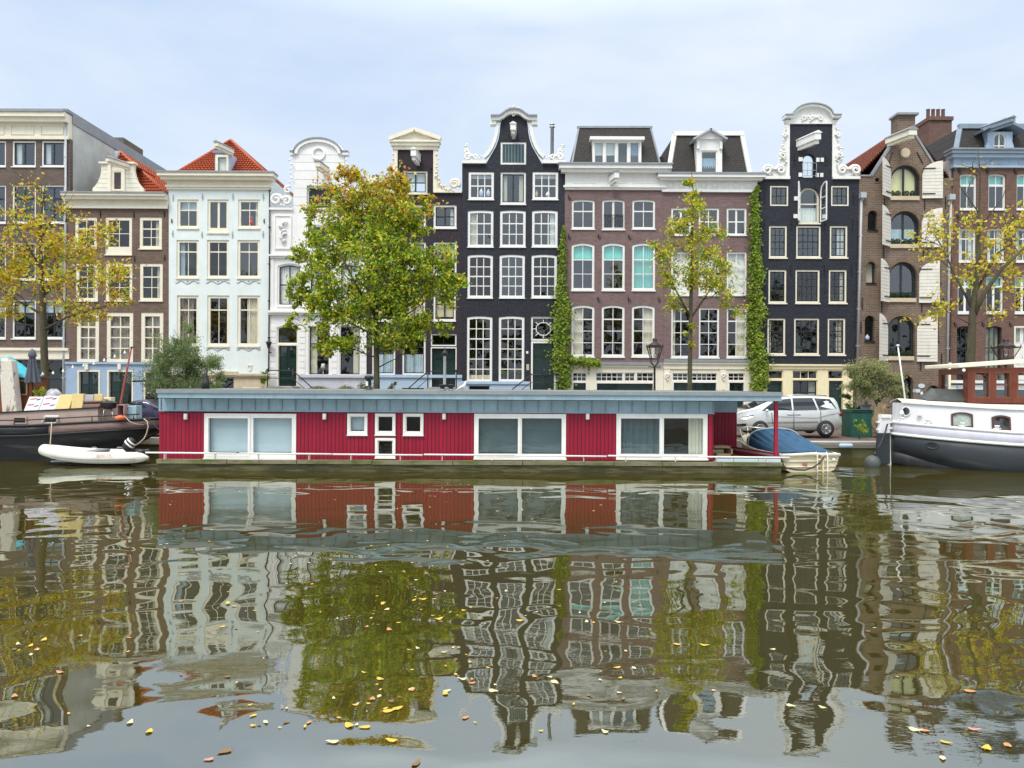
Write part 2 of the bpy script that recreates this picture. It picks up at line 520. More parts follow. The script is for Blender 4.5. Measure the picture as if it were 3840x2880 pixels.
tag(b.build('pavement', [M['pave'], M['stone']]), kind='structure')
b = MB(); b.box(-90, 90, QY, QY + .42, STZ - .22, STZ + .03, 0); b.box(-90, 90, QY + .06, QY + .38, -1.5, STZ - .22, 1)
tag(b.build('quay_wall', [M['stone'], M['quay']]), kind='structure')
b = MB(); b.box(-160, 160, -60, 1.2, -1.5, 1.05)
tag(b.build('near_quay', M['pave']), kind='structure')

# ------------------------------------------------------------------ house kit
def loop(x0, x1, z0, z1, rise=0, n=9):
    if rise <= 0.001: return [(x0, z0), (x1, z0), (x1, z1), (x0, z1)]
    w = (x1 - x0) / 2; rise = min(rise, w)
    r = (w * w + rise * rise) / (2 * rise); cz = z1 - r; cx = (x0 + x1) / 2
    a = math.asin(min(1, w / r))
    arc = [(cx + r * sin(a - 2 * a * i / n), cz + r * cos(a - 2 * a * i / n)) for i in range(n + 1)]
    return [(x0, z0), (x1, z0)] + arc


def archz(x, x0, x1, z1, rise):
    if rise <= .001: return z1
    w = (x1 - x0) / 2; rise = min(rise, w); r = (w * w + rise * rise) / (2 * rise)
    return z1 - r + math.sqrt(max(0, r * r - (x - (x0 + x1) / 2) ** 2))


def sheet(x0, x1, z0, z1, y, waves=0, amp=.03, n=None):
    """hanging cloth, folded when waves > 0"""
    n = n or max(2, int(waves * 6) or 2)
    rows = []
    for z in (z1, (z0 + z1) / 2, z0):
        rows.append([(x0 + (x1 - x0) * i / n, y + amp * sin(2 * pi * waves * i / n + (z - z0) * .2), z) for i in range(n + 1)])
    return MB().grid(rows)


class House:
    def __init__(h, label, x0, x1, wall, D=DF, name='canal_house'):
        h.D = D; h.s = D / F; h.x0, h.x1 = x0, x1; h.wallmat = wall; h.holes = []
        a, c = W(x0, 1440, D), W(x1, 1440, D)
        h.root = thing(name, label, 'house', ((a.x + c.x) / 2, D, STZ))

    def xz(h, px, py): return XZ(px, py, h.D)

    def rect(h, x0, x1, y0, y1):
        cx, cy = (x0 + x1) / 2, (y0 + y1) / 2
        c = W(cx, cy, h.D); hw, hh = (x1 - x0) / 2 * h.s, (y1 - y0) / 2 * h.s
        return c.x - hw, c.x + hw, c.z - hh, c.z + hh

    def part(h, name, mb, mats, parent=None, **k):
        return mb.build(name, mats, parent or h.root, **k)

    def slab(h, name, x0, x1, y0, y1, mat, out=.05, inn=.05, bevel=0):
        a, b, c, d = h.rect(x0, x1, y0, y1)
        return h.part(name, MB().box(a, b, h.D - out, h.D + inn, c, d), mat, bevel=bevel)

    def win(h, x0, x1, y0, y1, cols=2, rows=(1, 2), fw=8, bw=2.4, rise=0, frame='cream', sash=None, sill=3.5, curtain=None,
            rec=.06, split=None, g='glass', name='window', fb=None, proud=0, label=None, bars=True, mid=4.5):
        s = h.s; X0, X1, Z0, Z1 = h.rect(x0, x1, y0, y1); rs = rise * s
        hole = loop(X0, X1, Z0, Z1, rs)
        h.holes.append(hole)
        y = h.D + rec - proud
        f = fw * s; fbm = (fb if fb is not None else fw) * s
        def inner(d, db):
            k = (X1 - X0 - 2 * d) / (X1 - X0)
            return X0 + d, X1 - d, Z0 + db, Z1 - d, rs * k
        i1 = inner(f, fbm)
        mb = MB().ring(hole, loop(*i1), y, y + .11)
        fr = mb
        tgt = mb if sash is None else MB()
        sy = y + .045
        if sash is not None:
            i2 = inner(f + 3.2 * s, fbm + 3.6 * s)
            tgt.ring(loop(*i1), loop(*i2), sy, sy + .05)
            ix0, ix1, iz0, iz1, ir = i2
        else:
            ix0, ix1, iz0, iz1, ir = i1
        b = bw * s / 2
        if bars:
            tot = sum(rows); hh = iz1 - iz0
            cuts = []; z = iz1
            for i, r in enumerate(rows):
                ph = hh * (r / tot) if split is None else hh * split[i]
                for k in range(1, r): cuts.append((z - ph * k / r, b))
                z -= ph
                if i < len(rows) - 1: cuts.append((z, mid * s / 2))
            for zc, t in cuts:
                tgt.box(ix0, ix1, sy + .002, sy + .045 + (t > b) * .012 - .001, zc - t, zc + t)
            for k in range(1, cols):
                xc = ix0 + (ix1 - ix0) * k / cols
                t = b if cols != 2 or bars != 'french' else 4 * s
                tgt.box(xc - t, xc + t, sy + .004, sy + .040, iz0, archz(xc, ix0, ix1, iz1, ir) + .01)
        w = h.part(name, fr, M[frame])
        if label: w['label'] = label
        if sash is not None: h.part('sash', tgt, M[sash], w)
        pl = loop(ix0 - .01, ix1 + .01, iz0 - .01, iz1 + .01, ir)
        yy = sy + .028
        p = MB(); p.add([(a, yy, c) for a, c in pl], [tuple(range(len(pl)))])
        h.part('pane', p, M[g], w, normals=False)
        if sill:
            X, Y = X0 - 2 * s, X1 + 2 * s
            h.part('sill', MB().box(X, Y, h.D - .07, h.D + rec + .02, Z0 - sill * s, Z0 - .003), M[frame], w)
        if curtain:
            for c in (curtain if isinstance(curtain, list) else [curtain]):
                kind, fr_, mt = c
                cy = y + .22
                wd_ = ix1 - ix0
                if kind == 'blind':
                    h.part('blind', sheet(ix0 - .02, ix1 + .02, iz1 - (iz1 - iz0) * fr_, iz1 + .02, cy, 0), M[mt], w)
                elif kind == 'l':
                    h.part('curtain', sheet(ix0 - .02, ix0 + wd_ * fr_, iz0, iz1, cy, 3 + 6 * fr_), M[mt], w)
                elif kind == 'r':
                    h.part('curtain', sheet(ix1 - wd_ * fr_, ix1 + .02, iz0, iz1, cy, 3 + 6 * fr_), M[mt], w)
                elif kind == 'low':
                    h.part('curtain', sheet(ix0 - .02, ix1 + .02, iz0, iz0 + (iz1 - iz0) * fr_, cy, 7), M[mt], w)
        return w

    def door(h, x0, x1, y0, y1, mat='dgreen', panels=2, rec=.18, handle=True, label=None, lights=0, frame='cream', fw=6, rows=3):
        """panelled door in a frame; y0 is the top of the leaf"""
        s = h.s; X0, X1, Z0, Z1 = h.rect(x0, x1, y0, y1)
        h.holes.append(loop(X0, X1, Z0, Z1))
        y = h.D + rec; f = fw * s
        mb = MB().box(X0 + f, X1 - f, y, y + .05, Z0, Z1 - f)
        w = (X1 - X0 - 2 * f) / panels
        for k in range(panels):
            a = X0 + f + w * k
            zt = Z1 - f
            hts = [.28, .42, .2][:rows] if rows == 3 else [.9 / rows] * rows
            for j, fr_ in enumerate(hts):
                hh = (Z1 - f - Z0) * fr_
                if not (lights and j < lights):
                    mb.box(a + w * .16, a + w * .84, y - .018, y + .01, zt - hh + .04, zt - .06)
                    mb.ring(loop(a + w * .10, a + w * .90, zt - hh + .005, zt - .03), loop(a + w * .13, a + w * .87, zt - hh + .025, zt - .05), y - .025, y + .01)
                else:
                    mb.ring(loop(a + w * .10, a + w * .90, zt - hh + .005, zt - .03), loop(a + w * .2, a + w * .8, zt - hh + .03, zt - .05), y - .03, y + .01)
                zt -= hh
        d_ = h.part('door', mb, M[mat])
        if label: d_['label'] = label
        if lights:
            for k in range(panels):
                a = X0 + f + w * k
                hh = (Z1 - f - Z0) * ([.28, .42, .2][0] if rows == 3 else .9 / rows * lights)
                p = MB().add([(a + w * .2, y - .008, Z1 - f - hh + .03), (a + w * .8, y - .008, Z1 - f - hh + .03), (a + w * .8, y - .008, Z1 - f - .05), (a + w * .2, y - .008, Z1 - f - .05)], [(0, 1, 2, 3)])
                h.part('pane', p, M['glassd'], d_, normals=False)
        if handle:
            h.part('handle', MB().ball(((X0 + X1) / 2 + .05, y - .05, Z0 + (Z1 - Z0) * .42), .035, 8, 6), M['steel'], d_)
        fm = MB()
        fm.box(X0 + .003, X0 + f - .003, h.D - .02, y + .06, Z0, Z1 - .003); fm.box(X1 - f + .003, X1 - .003, h.D - .02, y + .06, Z0, Z1 - .003)
        fm.box(X0 + f - .003, X1 - f + .003, h.D - .018, y + .06, Z1 - f, Z1 - .003)
        h.part('door_frame', fm, M[frame])
        return d_

    def wall(h, outline, mat=None, name='wall', th=.32, extra=()):
        P = [h.xz(*p) for p in outline]
        zs = sorted(p[1] for p in P)
        zb, zt = (zs[0] + zs[1]) / 2, zs[-1]
        ins, keep = [], []
        for q in h.holes:
            lo, hi = min(p[1] for p in q), max(p[1] for p in q)
            a, b = min(p[0] for p in q), max(p[0] for p in q)
            if hi < zb + .02: keep.append(q); continue
            if lo < zb - .001 or hi > zt:
                up = hi > zt                     # the opening runs past this edge: cut a notch
                if not up: keep.append(q)
                ends = sorted(P, key=lambda p: -p[1] if up else p[1])[:2]
                i = next(i for i in range(len(P)) if P[i] in ends and P[(i + 1) % len(P)] in ends)
                A, B = P[i], P[(i + 1) % len(P)]
                ez = lambda x: A[1] + (B[1] - A[1]) * (x - A[0]) / (B[0] - A[0])
                zz = lo if up else hi
                nt_ = [(a, ez(a)), (a, zz), (b, zz), (b, ez(b))]
                if B[0] < A[0]: nt_.reverse()
                P[i + 1:i + 1] = nt_
            else: ins.append(q)
        h.part(name, MB().prism(P, h.D, h.D + th, holes=ins), mat or h.wallmat)
        h.holes = keep

    def body(h, ytop, mat=None, depth=12, gap=.012, roof='lead', top=True):
        xl, zt = h.xz(h.x0, ytop); xr, _ = h.xz(h.x1, ytop)
        xl += gap; xr -= gap; y0 = h.D + .3; y1 = h.D + depth
        mb = MB(); t = .2
        mb.box(xl, xl + t, y0, y1, STZ, zt); mb.box(xr - t, xr, y0, y1, STZ, zt); mb.box(xl + t, xr - t, y1 - t, y1 - .004, STZ, zt - .01)
        h.part('side_wall', mb, mat or M['br_brown'])
        fl = MB()
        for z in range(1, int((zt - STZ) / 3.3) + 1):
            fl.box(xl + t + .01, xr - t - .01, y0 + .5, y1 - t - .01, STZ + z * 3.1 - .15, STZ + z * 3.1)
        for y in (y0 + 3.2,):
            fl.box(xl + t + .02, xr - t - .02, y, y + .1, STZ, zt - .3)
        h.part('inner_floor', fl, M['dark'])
        if top: h.part('roof', MB().box(xl, xr, y0, y1, zt, zt + .12), M[roof])

    def cornice(h, x0, x1, bands, mat, name='cornice', ends=True):
        """bands: (y0, y1, projection[, material index])"""
        mb = MB()
        for bnd in bands:
            y0, y1, pr = bnd[:3]
            e = pr * .75 / h.s if ends else 0
            a, b, c, d = h.rect(x0 - e, x1 + e, y0, y1)
            mb.box(a, b, h.D - pr, h.D + .30, c, d, bnd[3] if len(bnd) > 3 else 0)
        mats = mat if isinstance(mat, list) else [mat]
        return h.part(name, mb, [M[k] if isinstance(k, str) else k for k in mats])

    def panels(h, rects, mat, name='frieze_panel', out=.05, w=2.5):
        for r in rects:
            a, b, c, d = h.rect(*r); t = w * h.s
            h.part(name, MB().ring(loop(a, b, c, d), loop(a + t, b - t, c + t, d - t), h.D - out, h.D + .02), M[mat])

    def anchors(h, pts, hgt=20, mat='black', curl=False):
        for px, py in pts:
            x, z = h.xz(px, py); L = hgt * h.s / 2
            mb = MB().box(x - .022, x + .022, h.D - .05, h.D + .01, z - L, z + L)
            mb.ball((x, h.D - .05, z), .045, 8, 5)
            if curl:
                mb.tube([(x, h.D - .04, z - L), (x + .06, h.D - .04, z - L - .08), (x + .13, h.D - .04, z - L), (x + .1, h.D - .04, z - L + .1)], .02, 5)
            h.part('wall_anchor', mb, M[mat])

    def hoist(h, px, py, L=1.3, w=18, hh=22, dx=0, mat='cream', cap='lead', droop=0, hook=False):
        """beam over the loft door; px, py is the middle of its front end, dx moves the root sideways"""
        s = h.s
        k = h.D - L
        c = W(px, py, k); a = w * k / F / 2; b_ = hh * k / F / 2
        r = c + Vector((dx * s, L + .1, 0))
        mb = MB()
        def sec(c, a, b_): return [c + Vector((-a, 0, -b_)), c + Vector((a, 0, -b_)), c + Vector((a, 0, b_)), c + Vector((-a, 0, b_))]
        mb.grid([sec(c, a, b_), sec(r, a * 1.05, b_ * 1.05)], smooth=False, close=True)
        mb.add(sec(c, a, b_), [(0, 1, 2, 3)])
        mb.grid([sec(c + Vector((0, .12, -b_ * 1.55)), a * .6, b_ * .6), sec(r + Vector((0, 0, -b_ * 1.55)), a * .6, b_ * .6)], smooth=False, close=True)
        mb.add(sec(c + Vector((0, .12, -b_ * 1.55)), a * .6, b_ * .6), [(0, 1, 2, 3)])
        o = h.part('hoist_beam', mb, M[mat])
        cp = MB(); p = c + Vector((0, -.05, b_)); q = r + Vector((0, 0, b_)); a2 = a * 1.3
        rows = []
        for e in (p, q): rows.append([e + Vector((-a2, 0, 0)), e + Vector((-a2, 0, .03)), e + Vector((0, 0, .03 + a * .75)), e + Vector((a2, 0, .03)), e + Vector((a2, 0, 0))])
        cp.grid(rows, smooth=False, close=True); cp.add(rows[0], [(0, 1, 2, 3, 4)])
        h.part('beam_cap', cp, M[cap], o)
        if hook:
            e = c + Vector((0, .1, -b_ * 2))
            h.part('hook', MB().tube([e, e - Vector((0, 0, 1.3)), e - Vector((-.05, 0, 1.42)), e - Vector((-.1, 0, 1.3))], .018, 5), M['black'], o)
        return o

    def pipe(h, pts, r=.055, mat='pipe', hopper=None):
        P = [Vector((*h.xz(px, py), 0)) for px, py in pts]
        P = [Vector((p.x, h.D - .09, p.y)) for p in P]
        mb = MB().tube(P, r, 8)
        z = P[0].z
        while z > P[-1].z:
            t = (P[0].z - z) / max(.01, P[0].z - P[-1].z); c = P[0].lerp(P[-1], t)
            mb.box(c.x - r - .02, c.x + r + .02, h.D - .15, h.D + .01, z - .03, z + .03); z -= 2.2
        if hopper:
            x, zz = h.xz(*hopper)
            mb.box(x - .17, x + .17, h.D - .3, h.D - .002, zz - .16, zz + .16); mb.lathe((x, h.D - .09, zz - .3), [(.07, 0), (.13, .15)], 8)
        h.part('drain_pipe', mb, M[mat])


def spiral(c, r0, r1, turns, a0, y, thick, sgn=1, n=26):
    """tapering scroll in the plane of a house front"""
    P = []; T = []
    for i in range(n + 1):
        t = i / n; a = a0 + sgn * turns * 2 * pi * t; r = r0 + (r1 - r0) * t
        P.append((c[0] + r * cos(a), y - .05 * t, c[1] + r * sin(a))); T.append(thick * (1 - .45 * t))
    return P, T


def leafy(mb, pts, y, size, rnd, n=3):
    """acanthus lobes along a line of (x,z)"""
    for i in range(len(pts) - 1):
        a, b = Vector((pts[i][0], y, pts[i][1])), Vector((pts[i + 1][0], y, pts[i + 1][1]))
        d = b - a; nrm = Vector((-d.z, 0, d.x)).normalized()
        for k in range(n):
            c = a.lerp(b, (k + .5) / n); sg = 1 if k % 2 else -1
            e = c + nrm * sg * size * rnd.uniform(.6, 1.1) + d.normalized() * size * .6
            mid = (c + e) / 2 + Vector((0, -size * .4, 0)) + d.normalized() * size * .25
            mb.tube([c, mid, e, e - d.normalized() * size * .35 + Vector((0, .02, 0))], [size * .34, size * .30, size * .2, size * .06], 6)


# stoop with iron handrails
def stoop(h, x0, x1, ytop, out=1.3, rail=None, mat='stone', side=-1, steps=6):
    a, z = h.xz(x0, ytop); b, _ = h.xz(x1, ytop)
    mb = MB().box(a, b, h.D - out, h.D - .02, STZ + .1, z - .02)
    mb.box(a - .06, b + .06, h.D - out - .06, h.D - .021, z - .1, z)
    run = .30
    for k in range(steps):
        zz = z - (k + 1) * (z - STZ - .13) / (steps + 1)
        if side < 0: mb.box(a - run * (k + 1), a - run * k - .003, h.D - out, h.D - .03, STZ + .1, zz)
        else: mb.box(b + run * k + .003, b + run * (k + 1), h.D - out, h.D - .03, STZ + .1, zz)
    h.part('stoop', mb, M[mat])
    dz = (z - STZ - .13) / (steps + 1) * steps; L = run * steps
    rb = MB(); y = h.D - out + .06
    e = a if side < 0 else b; o_ = b if side < 0 else a
    for hgt in (.95, .5):
        rb.tube([(o_, y, z + hgt), (e, y, z + hgt), (e + side * L, y, z + hgt - dz)], .032 if hgt > .9 else .02, 6)
    for x in (o_, e): rb.tube([(x, y, z), (x, y, z + .97)], .035, 6); rb.ball((x, y, z + 1.0), .06, 8, 6)
    rb.tube([(e + side * L, y, z - dz), (e + side * L, y, z - dz + .95)], .035, 6)
    h.part('railing', rb, M['black'])

# ------------------------------------------------------------------ the row of houses
# 1: tall brown brick block on the far left
M['bulk'] = paint('weathered brown board', (.13, .115, .09), .9, .2, streak=.3)
h = House('wide brown brick block with grey side wall and cream panelled cornice', -330, 262, M['br_grey'], DF + .02)
ab = [(y0, y1) for y0, y1 in ((528, 625), (694, 837), (910, 1050), (1124, 1270))]
for i, (y0, y1) in enumerate(ab):
    for x0, x1 in ((-300, -212), (-185, -100), (-78, 22), (45, 134), (155, 243)):
        cu = None
        if i == 2 and x1 == 243: cu = ('r', .35, 'aqua')
        if i == 0: cu = ('l', .25, 'curtainw')
        if i == 3: cu = ('blind', .3, 'bblind')
        h.win(x0, x1, y0, y1, 2, (1,) if i == 0 else (1, 2), frame='white', sash='darksash', fw=6, fb=7, bw=5, curtain=cu, g='glassr' if i < 2 else 'glass', mid=6)
h.wall([(-330, 1304), (262, 1304), (262, 520), (-330, 520)])
h.win(55, 236, 1350, 1562, 1, (1, 1, 1), frame='darksash', fw=4, sill=0, g='glassd', rec=.12)
h.win(-280, 20, 1350, 1562, 2, (1, 2), frame='darksash', fw=4, sill=0, g='glassd', rec=.12)
h.wall([(-330, 1574), (262, 1574), (262, 1304), (-330, 1304)], M['cream'], 'shop_front')
h.cornice(-330, 262, [(1304, 1314, .22), (1314, 1345, .10)], 'cream', 'shop_cornice', ends=False)
h.cornice(-330, 260, [(420, 430, .62, 1), (430, 446, .55), (446, 462, .38), (462, 512, .06), (512, 523, .14)], ['cream', 'lead'], ends=False)
h.panels([(44, 130, 472, 506), (155, 240, 472, 506), (-66, 18, 472, 506)], 'cream', out=.11)
h.pipe([(250, 452), (249, 900), (242, 1300), (240, 1565)], .065)
h.body(424, M['greyrender'], 15)
a = h.xz(262, 424)
tr = MB(); tr.box(a[0] - .3, a[0] + .02, DF - .3, DF + 15, a[1] - .02, a[1] + .16); tr.box(a[0] - .02, a[0] + .04, DF + .3, DF + 15.1, a[1] - .55, a[1] - .02)
h.part('roof_edge', tr, M['lead'])
p = W(410, 515, 52.4)
h.part('roof_shed', MB().box(p.x, a[0] - .03, 52.4, 55.2, a[1] + .1, p.z), M['bulk'])


# pantiled roof faces made of real rows of tiles
def tiled(p00, p10, p11, p01, nr, nc, lift=.10):
    """eaves p00->p10, ridge p01->p11"""
    p00, p10, p11, p01 = map(Vector, (p00, p10, p11, p01))
    nrm = (p10 - p00).cross(p01 - p00).normalized()
    if nrm.z < 0: nrm = -nrm
    mb = MB(); cc = nc * 4
    for r in range(nr):
        rows = []
        for t, up in ((r / nr, lift), ((r + 1.06) / nr, 0.0)):
            t = min(t, 1)
            a, b = p00.lerp(p01, t), p10.lerp(p11, t)
            rows.append([a.lerp(b, i / cc) + nrm * (up + .035 * (1 + sin(2 * pi * i / 4 + .6))) for i in range(cc + 1)])
        low = [v - nrm * lift * 1.2 for v in rows[0]]
        mb.grid([low, rows[0], rows[1]], smooth=False)
    return mb


def ridge(h, pts, r=.11, mat='tile'):
    h.part('ridge_tiles', MB().tube(pts, r, 7), M[mat])


# 2: brown brick house with cream bell dormer
h = House('brown brick house with cream clapboard dormer gable and blue plinth', 246, 632, M['br_brown'], DF - .02)
for x0, x1, y1, fr in ((281, 363, 930, 0), (395, 495, 955, 1), (523, 607, 933, 0)):
    h.win(x0, x1, 815, y1, 2, (1, 2) if not fr else (2,), frame='cream', fw=11, fb=11 if not fr else 30, rec=.03, curtain=('r', .3, 'curtain') if x0 == 523 else None)
for x0, x1 in ((284, 367), (396, 496), (524, 610)):
    h.win(x0, x1, 988, 1128, 2, (1, 2), frame='cream', fw=11, rec=.03, curtain=('r', .25, 'curtain') if x0 != 396 else None)
for x0, x1 in ((287, 371), (399, 499), (528, 612)):
    h.win(x0, x1, 1172, 1358, 2, (1, 3), frame='cream', fw=14, bw=4, rec=.03, fb=12, mid=6, split=(.25, .75),
          curtain=[('low', 1, 'curtaind')])
h.wall([(246, 1362), (632, 1362), (632, 770), (246, 770)])
h.door(290, 375, 1388, 1562, 'dgreen', 2, lights=1)
h.door(402, 500, 1388, 1562, 'dgreen', 2, lights=1, rows=4)
h.win(535, 625, 1388, 1520, 2, (1, 2), frame='cream', fw=8, g='glassd')
h.wall([(246, 1574), (632, 1574), (632, 1362), (246, 1362)], M['bluebase'], 'plinth')
h.cornice(246, 632, [(1358, 1366, .10)], 'bluebase', 'plinth_moulding', ends=False)
for px in (327, 450, 590): h.slab('keystone', px - 6, px + 6, 1364, 1386, M['cream'], .12)
h.cornice(247, 631, [(727, 732, .62, 1), (732, 741, .56), (741, 752, .42), (752, 774, .08), (774, 783, .16)], ['cream', 'lead'], ends=False)
h.anchors([(377, 803), (503, 805), (617, 803), (505, 970), (618, 968)], 22)
h.body(735, M['br_brown'], 12, top=False)
q = [(347, 727)] + [(347 + 32 * t ** .55, 722 - 85 * t ** 1.5) for t in (.15, .3, .45, .6, .75, .9, 1)]
left = [(346, 728), (347, 706), (358, 695), (368, 680), (376, 660), (380, 640), (378, 612)]
right = [(504, 612), (502, 640), (507, 662), (515, 682), (527, 698), (538, 708), (540, 728)]
h.win(421, 458, 640, 714, 1, (1,), frame='cream', fw=5, rec=.02, sill=2)
h.wall(left + right, M['cream'], 'dormer_gable', th=.25)
for y in (618, 635, 652, 669, 686, 703): h.slab('clapboard_line', 384 if y < 660 else 360, 404, y, y + 1.2, M['pipe'], .008, .01); h.slab('clapboard_line', 470, 500 if y < 660 else 520, y, y + 1.2, M['pipe'], .008, .01)
h.slab('pilaster', 405, 417, 612, 722, M['cream'], .07); h.slab('pilaster', 462, 470, 612, 722, M['cream'], .07)
h.cornice(379, 503, [(608, 615, .12)], 'cream', 'dormer_cornice')
h.hoist(402, 597, 1.4, 13, 14, dx=36)
zt = W(440, 735, DF).z; x0, x1 = h.xz(408, 730)[0], h.xz(630, 730)[0]; zr = W(440, 572, DF + 2.2).z; xr = W(448, 572, DF + 2.2).x
ya, yb = DF + .2, DF + 12
h.part('roof', tiled((x1, ya, zt), (x1, yb, zt), (xr, yb, zr), (xr, ya + 2, zr), 16, 46), M['tile'])
h.part('roof', tiled((x0, yb, zt), (x0, ya, zt), (xr, ya + 2, zr), (xr, yb, zr), 16, 46), M['tile'])
h.part('roof', tiled((x0, ya, zt), (x1, ya, zt), (xr + .05, ya + 2, zr), (xr - .05, ya + 2, zr), 16, 22), M['tile'])
ridge(h, [(xr, ya + 2, zr + .05), (xr, yb, zr + .05)]); ridge(h, [(x1, ya, zt + .05), (xr, ya + 2, zr + .05)])
h.part('dormer_roof', MB().prism([(W(380, 0, DF).x, W(0, 612, DF).z), (W(503, 0, DF).x, W(0, 612, DF).z), (W(442, 0, DF).x, W(0, 600, DF).z)], DF + .02, DF + 3), M['lead'])
h.part('roof_vent', MB().lathe(W(440, 592, DF + 2) - Vector((0, 0, .1)), [(.28, -.2), (.2, .1), (.2, .35), (.12, .5)], 10), M['lead'])

# 3: pale mint rendered house
h = House('pale mint rendered house with cream cornice and red hipped roof', 632, 1011, M['mint'], DF)
for x0, x1, y0, y1 in ((665, 745, 748, 855), (893, 975, 748, 855)):
    h.win(x0, x1, y0, y1, 2, (1, 1), frame='cream', fw=9, split=(.34, .66), sill=5, bars=True, curtain=('blind', .3, 'bblind') if x0 == 665 else ('r', .2, 'curtainw'), g='glassr')
h.win(778, 857, 748, 872, 2, (1,), frame='cream', fw=9, sill=5, bars='french', fb=18, g='glassr')
for x0, x1 in ((662, 745), (776, 858), (890, 974)):
    h.win(x0, x1, 900, 1042, 2, (1, 1), frame='cream', fw=9, split=(.28, .72), sill=5, g='glass' if x0 < 800 else 'glassr', curtain=('l', .25, 'bblind') if x0 == 662 else None)
for x0, x1, cu in ((663, 745, ('l', .75, 'curtaind')), (777, 860, None), (890, 974, ('r', .68, 'curtain'))):
    h.win(x0, x1, 1108, 1297, 2, (1, 1), frame='cream', fw=10, split=(.26, .74), sill=6, curtain=cu)
h.wall([(632, 1412), (1011, 1412), (1011, 700), (632, 700)])
for y in (1055, 1306):
    for xm in (703, 817, 932):
        P = [h.xz(xm + dx, y + dy) for dx, dy in ((-44, 6), (-36, 5), (-28, -2), (-18, 0), (-8, 6), (0, 10), (8, 6), (18, 0), (28, -2), (36, 5), (44, 6))]
        mb = MB().tube([(a_, h.D - .015, c_) for a_, c_ in P], .025, 5)
        x_, z_ = h.xz(xm, y - 1); mb.ball((x_, h.D - .02, z_), .05, 8, 6)
        h.part('sill_ornament', mb, M['pipe'])
h.win(810, 876, 1398, 1562, 1, (1,), frame='darksash', fw=3, sill=0, rec=.2, bars=False, g='glassd')
h.door(908, 975, 1452, 1562, 'dgreen', 2, frame='cream', lights=1)
h.win(640, 780, 1420, 1560, 2, (1, 1), frame='cream', fw=5, g='glassd')
h.wall([(632, 1574), (1011, 1574), (1011, 1412), (632, 1412)], M['sand'], 'plinth')
h.cornice(632, 1010, [(1400, 1408, .16), (1408, 1414, .10)], 'sand', 'plinth_moulding', ends=False)
h.slab('lintel', 792, 892, 1393, 1407, M['sand'], .18)
x_, z_ = h.xz(936, 1380)
h.part('keystone', MB().ring([h.xz(927, 1368), h.xz(947, 1368), h.xz(941, 1391), h.xz(933, 1391)][::-1], [h.xz(931, 1372), h.xz(943, 1372), h.xz(939, 1387), h.xz(935, 1387)][::-1], h.D - .05, h.D + .02), M['cream'])
h.cornice(633, 1007, [(651, 656, .66, 1), (656, 668, .6), (668, 680, .42), (680, 697, .10), (697, 704, .2), (704, 712, .12)], ['cream', 'lead'])
h.anchors([(650, 742), (760, 738), (874, 738), (988, 738), (648, 875), (758, 880), (872, 880), (987, 878)], 24, 'pipe')
h.anchors([(645, 829), (991, 829)], 16)
h.body(660, M['mint'], 12, top=False)
zt = W(820, 660, DF).z; x0, x1 = h.xz(640, 660)[0], h.xz(1005, 660)[0]
AP = W(865, 530, DF + 3.2); xr, zr, yr = AP.x, AP.z, AP.y
ya, yb = DF + .2, DF + 12
h.part('roof', tiled((x1, ya, zt), (x1, yb, zt), (xr, yb, zr), (xr, yr, zr), 20, 48), M['tile'])
h.part('roof', tiled((x0, yb, zt), (x0, ya, zt), (xr, yr, zr), (xr, yb, zr), 20, 48), M['tile'])
h.part('roof', tiled((x0, ya, zt), (x1, ya, zt), (xr + .05, yr, zr), (xr - .05, yr, zr), 18, 22), M['tile'])
ridge(h, [(xr, yr, zr + .06), (xr, yb, zr + .06)]); ridge(h, [(x1, ya, zt + .06), (xr, yr, zr + .06)]); ridge(h, [(x0, ya, zt + .06), (xr, yr, zr + .06)])
D3 = DF + .25
hh = House.__new__(House); hh.__dict__.update(h.__dict__); hh.D = D3; hh.s = D3 / F; hh.holes = []
hh.win(810, 858, 582, 652, 1, (1,), frame='cream', fw=8, sill=0, rec=-.06, curtain=('low', 1, 'curtainw'))
hh.wall([(806, 655), (862, 655), (862, 572), (806, 572)], M['skyblue'], 'dormer', th=1.6)
hh.cornice(804, 866, [(566, 575, .10)], 'bluegrey', 'dormer_cornice')
hh.hoist(810, 540, 1.4, 16, 14, dx=24)

# 4: white neck gable
h = House('white rendered neck gable house with rounded top and green door', 1011, 1374, M['white2'], DF - .02)
h.win(1150, 1242, 696, 782, 1, (1,), frame='white', fw=5, sill=4, bars=False, g='darksash', rec=.2)  # open hatch: an opaque dark sheet stands in for its unlit inside
h.win(1148, 1245, 845, 935, 2, (1, 2), frame='white', sash='darksash', fw=6)
h.win(1270, 1350, 845, 935, 2, (1, 2), frame='white', sash='darksash', fw=6)
for x0, x1 in ((1040, 1130), (1158, 1248), (1272, 1360)):
    h.win(x0, x1, 988, 1148, 2, (1, 1), frame='white', sash='darksash', fw=6, rise=10, curtain=[('low', 1, 'curtainw')], bw=4)
h.win(1038, 1117, 1220, 1290, 1, (1,), frame='cream', sash='dgreen', fw=5, rise=9, sill=0, name='fanlight')
h.door(1040, 1116, 1292, 1448, 'dgreen', 2, lights=1, fw=4, rows=3)
for x0, x1, c in ((1155, 1236, 'l'), (1272, 1352, 'r')):
    h.win(x0, x1, 1222, 1408, 1, (1, 1), frame='white', sash='darksash', fw=4, curtain=(c, .35, 'curtain'), split=(.35, .65))
body = [(1011, 1410), (1374, 1410), (1374, 790), (1374, 782), (1300, 782), (1296, 720), (1292, 640), (1291, 590), (1291, 575)]
arc = [(1191 + 100 * cos(t), 575 - 56 * sin(t)) for t in [pi * i / 14 for i in range(1, 14)]]
h.wall(body + arc + [(1100, 575), (1101, 640), (1101, 720), (1098, 782), (1011, 782)])
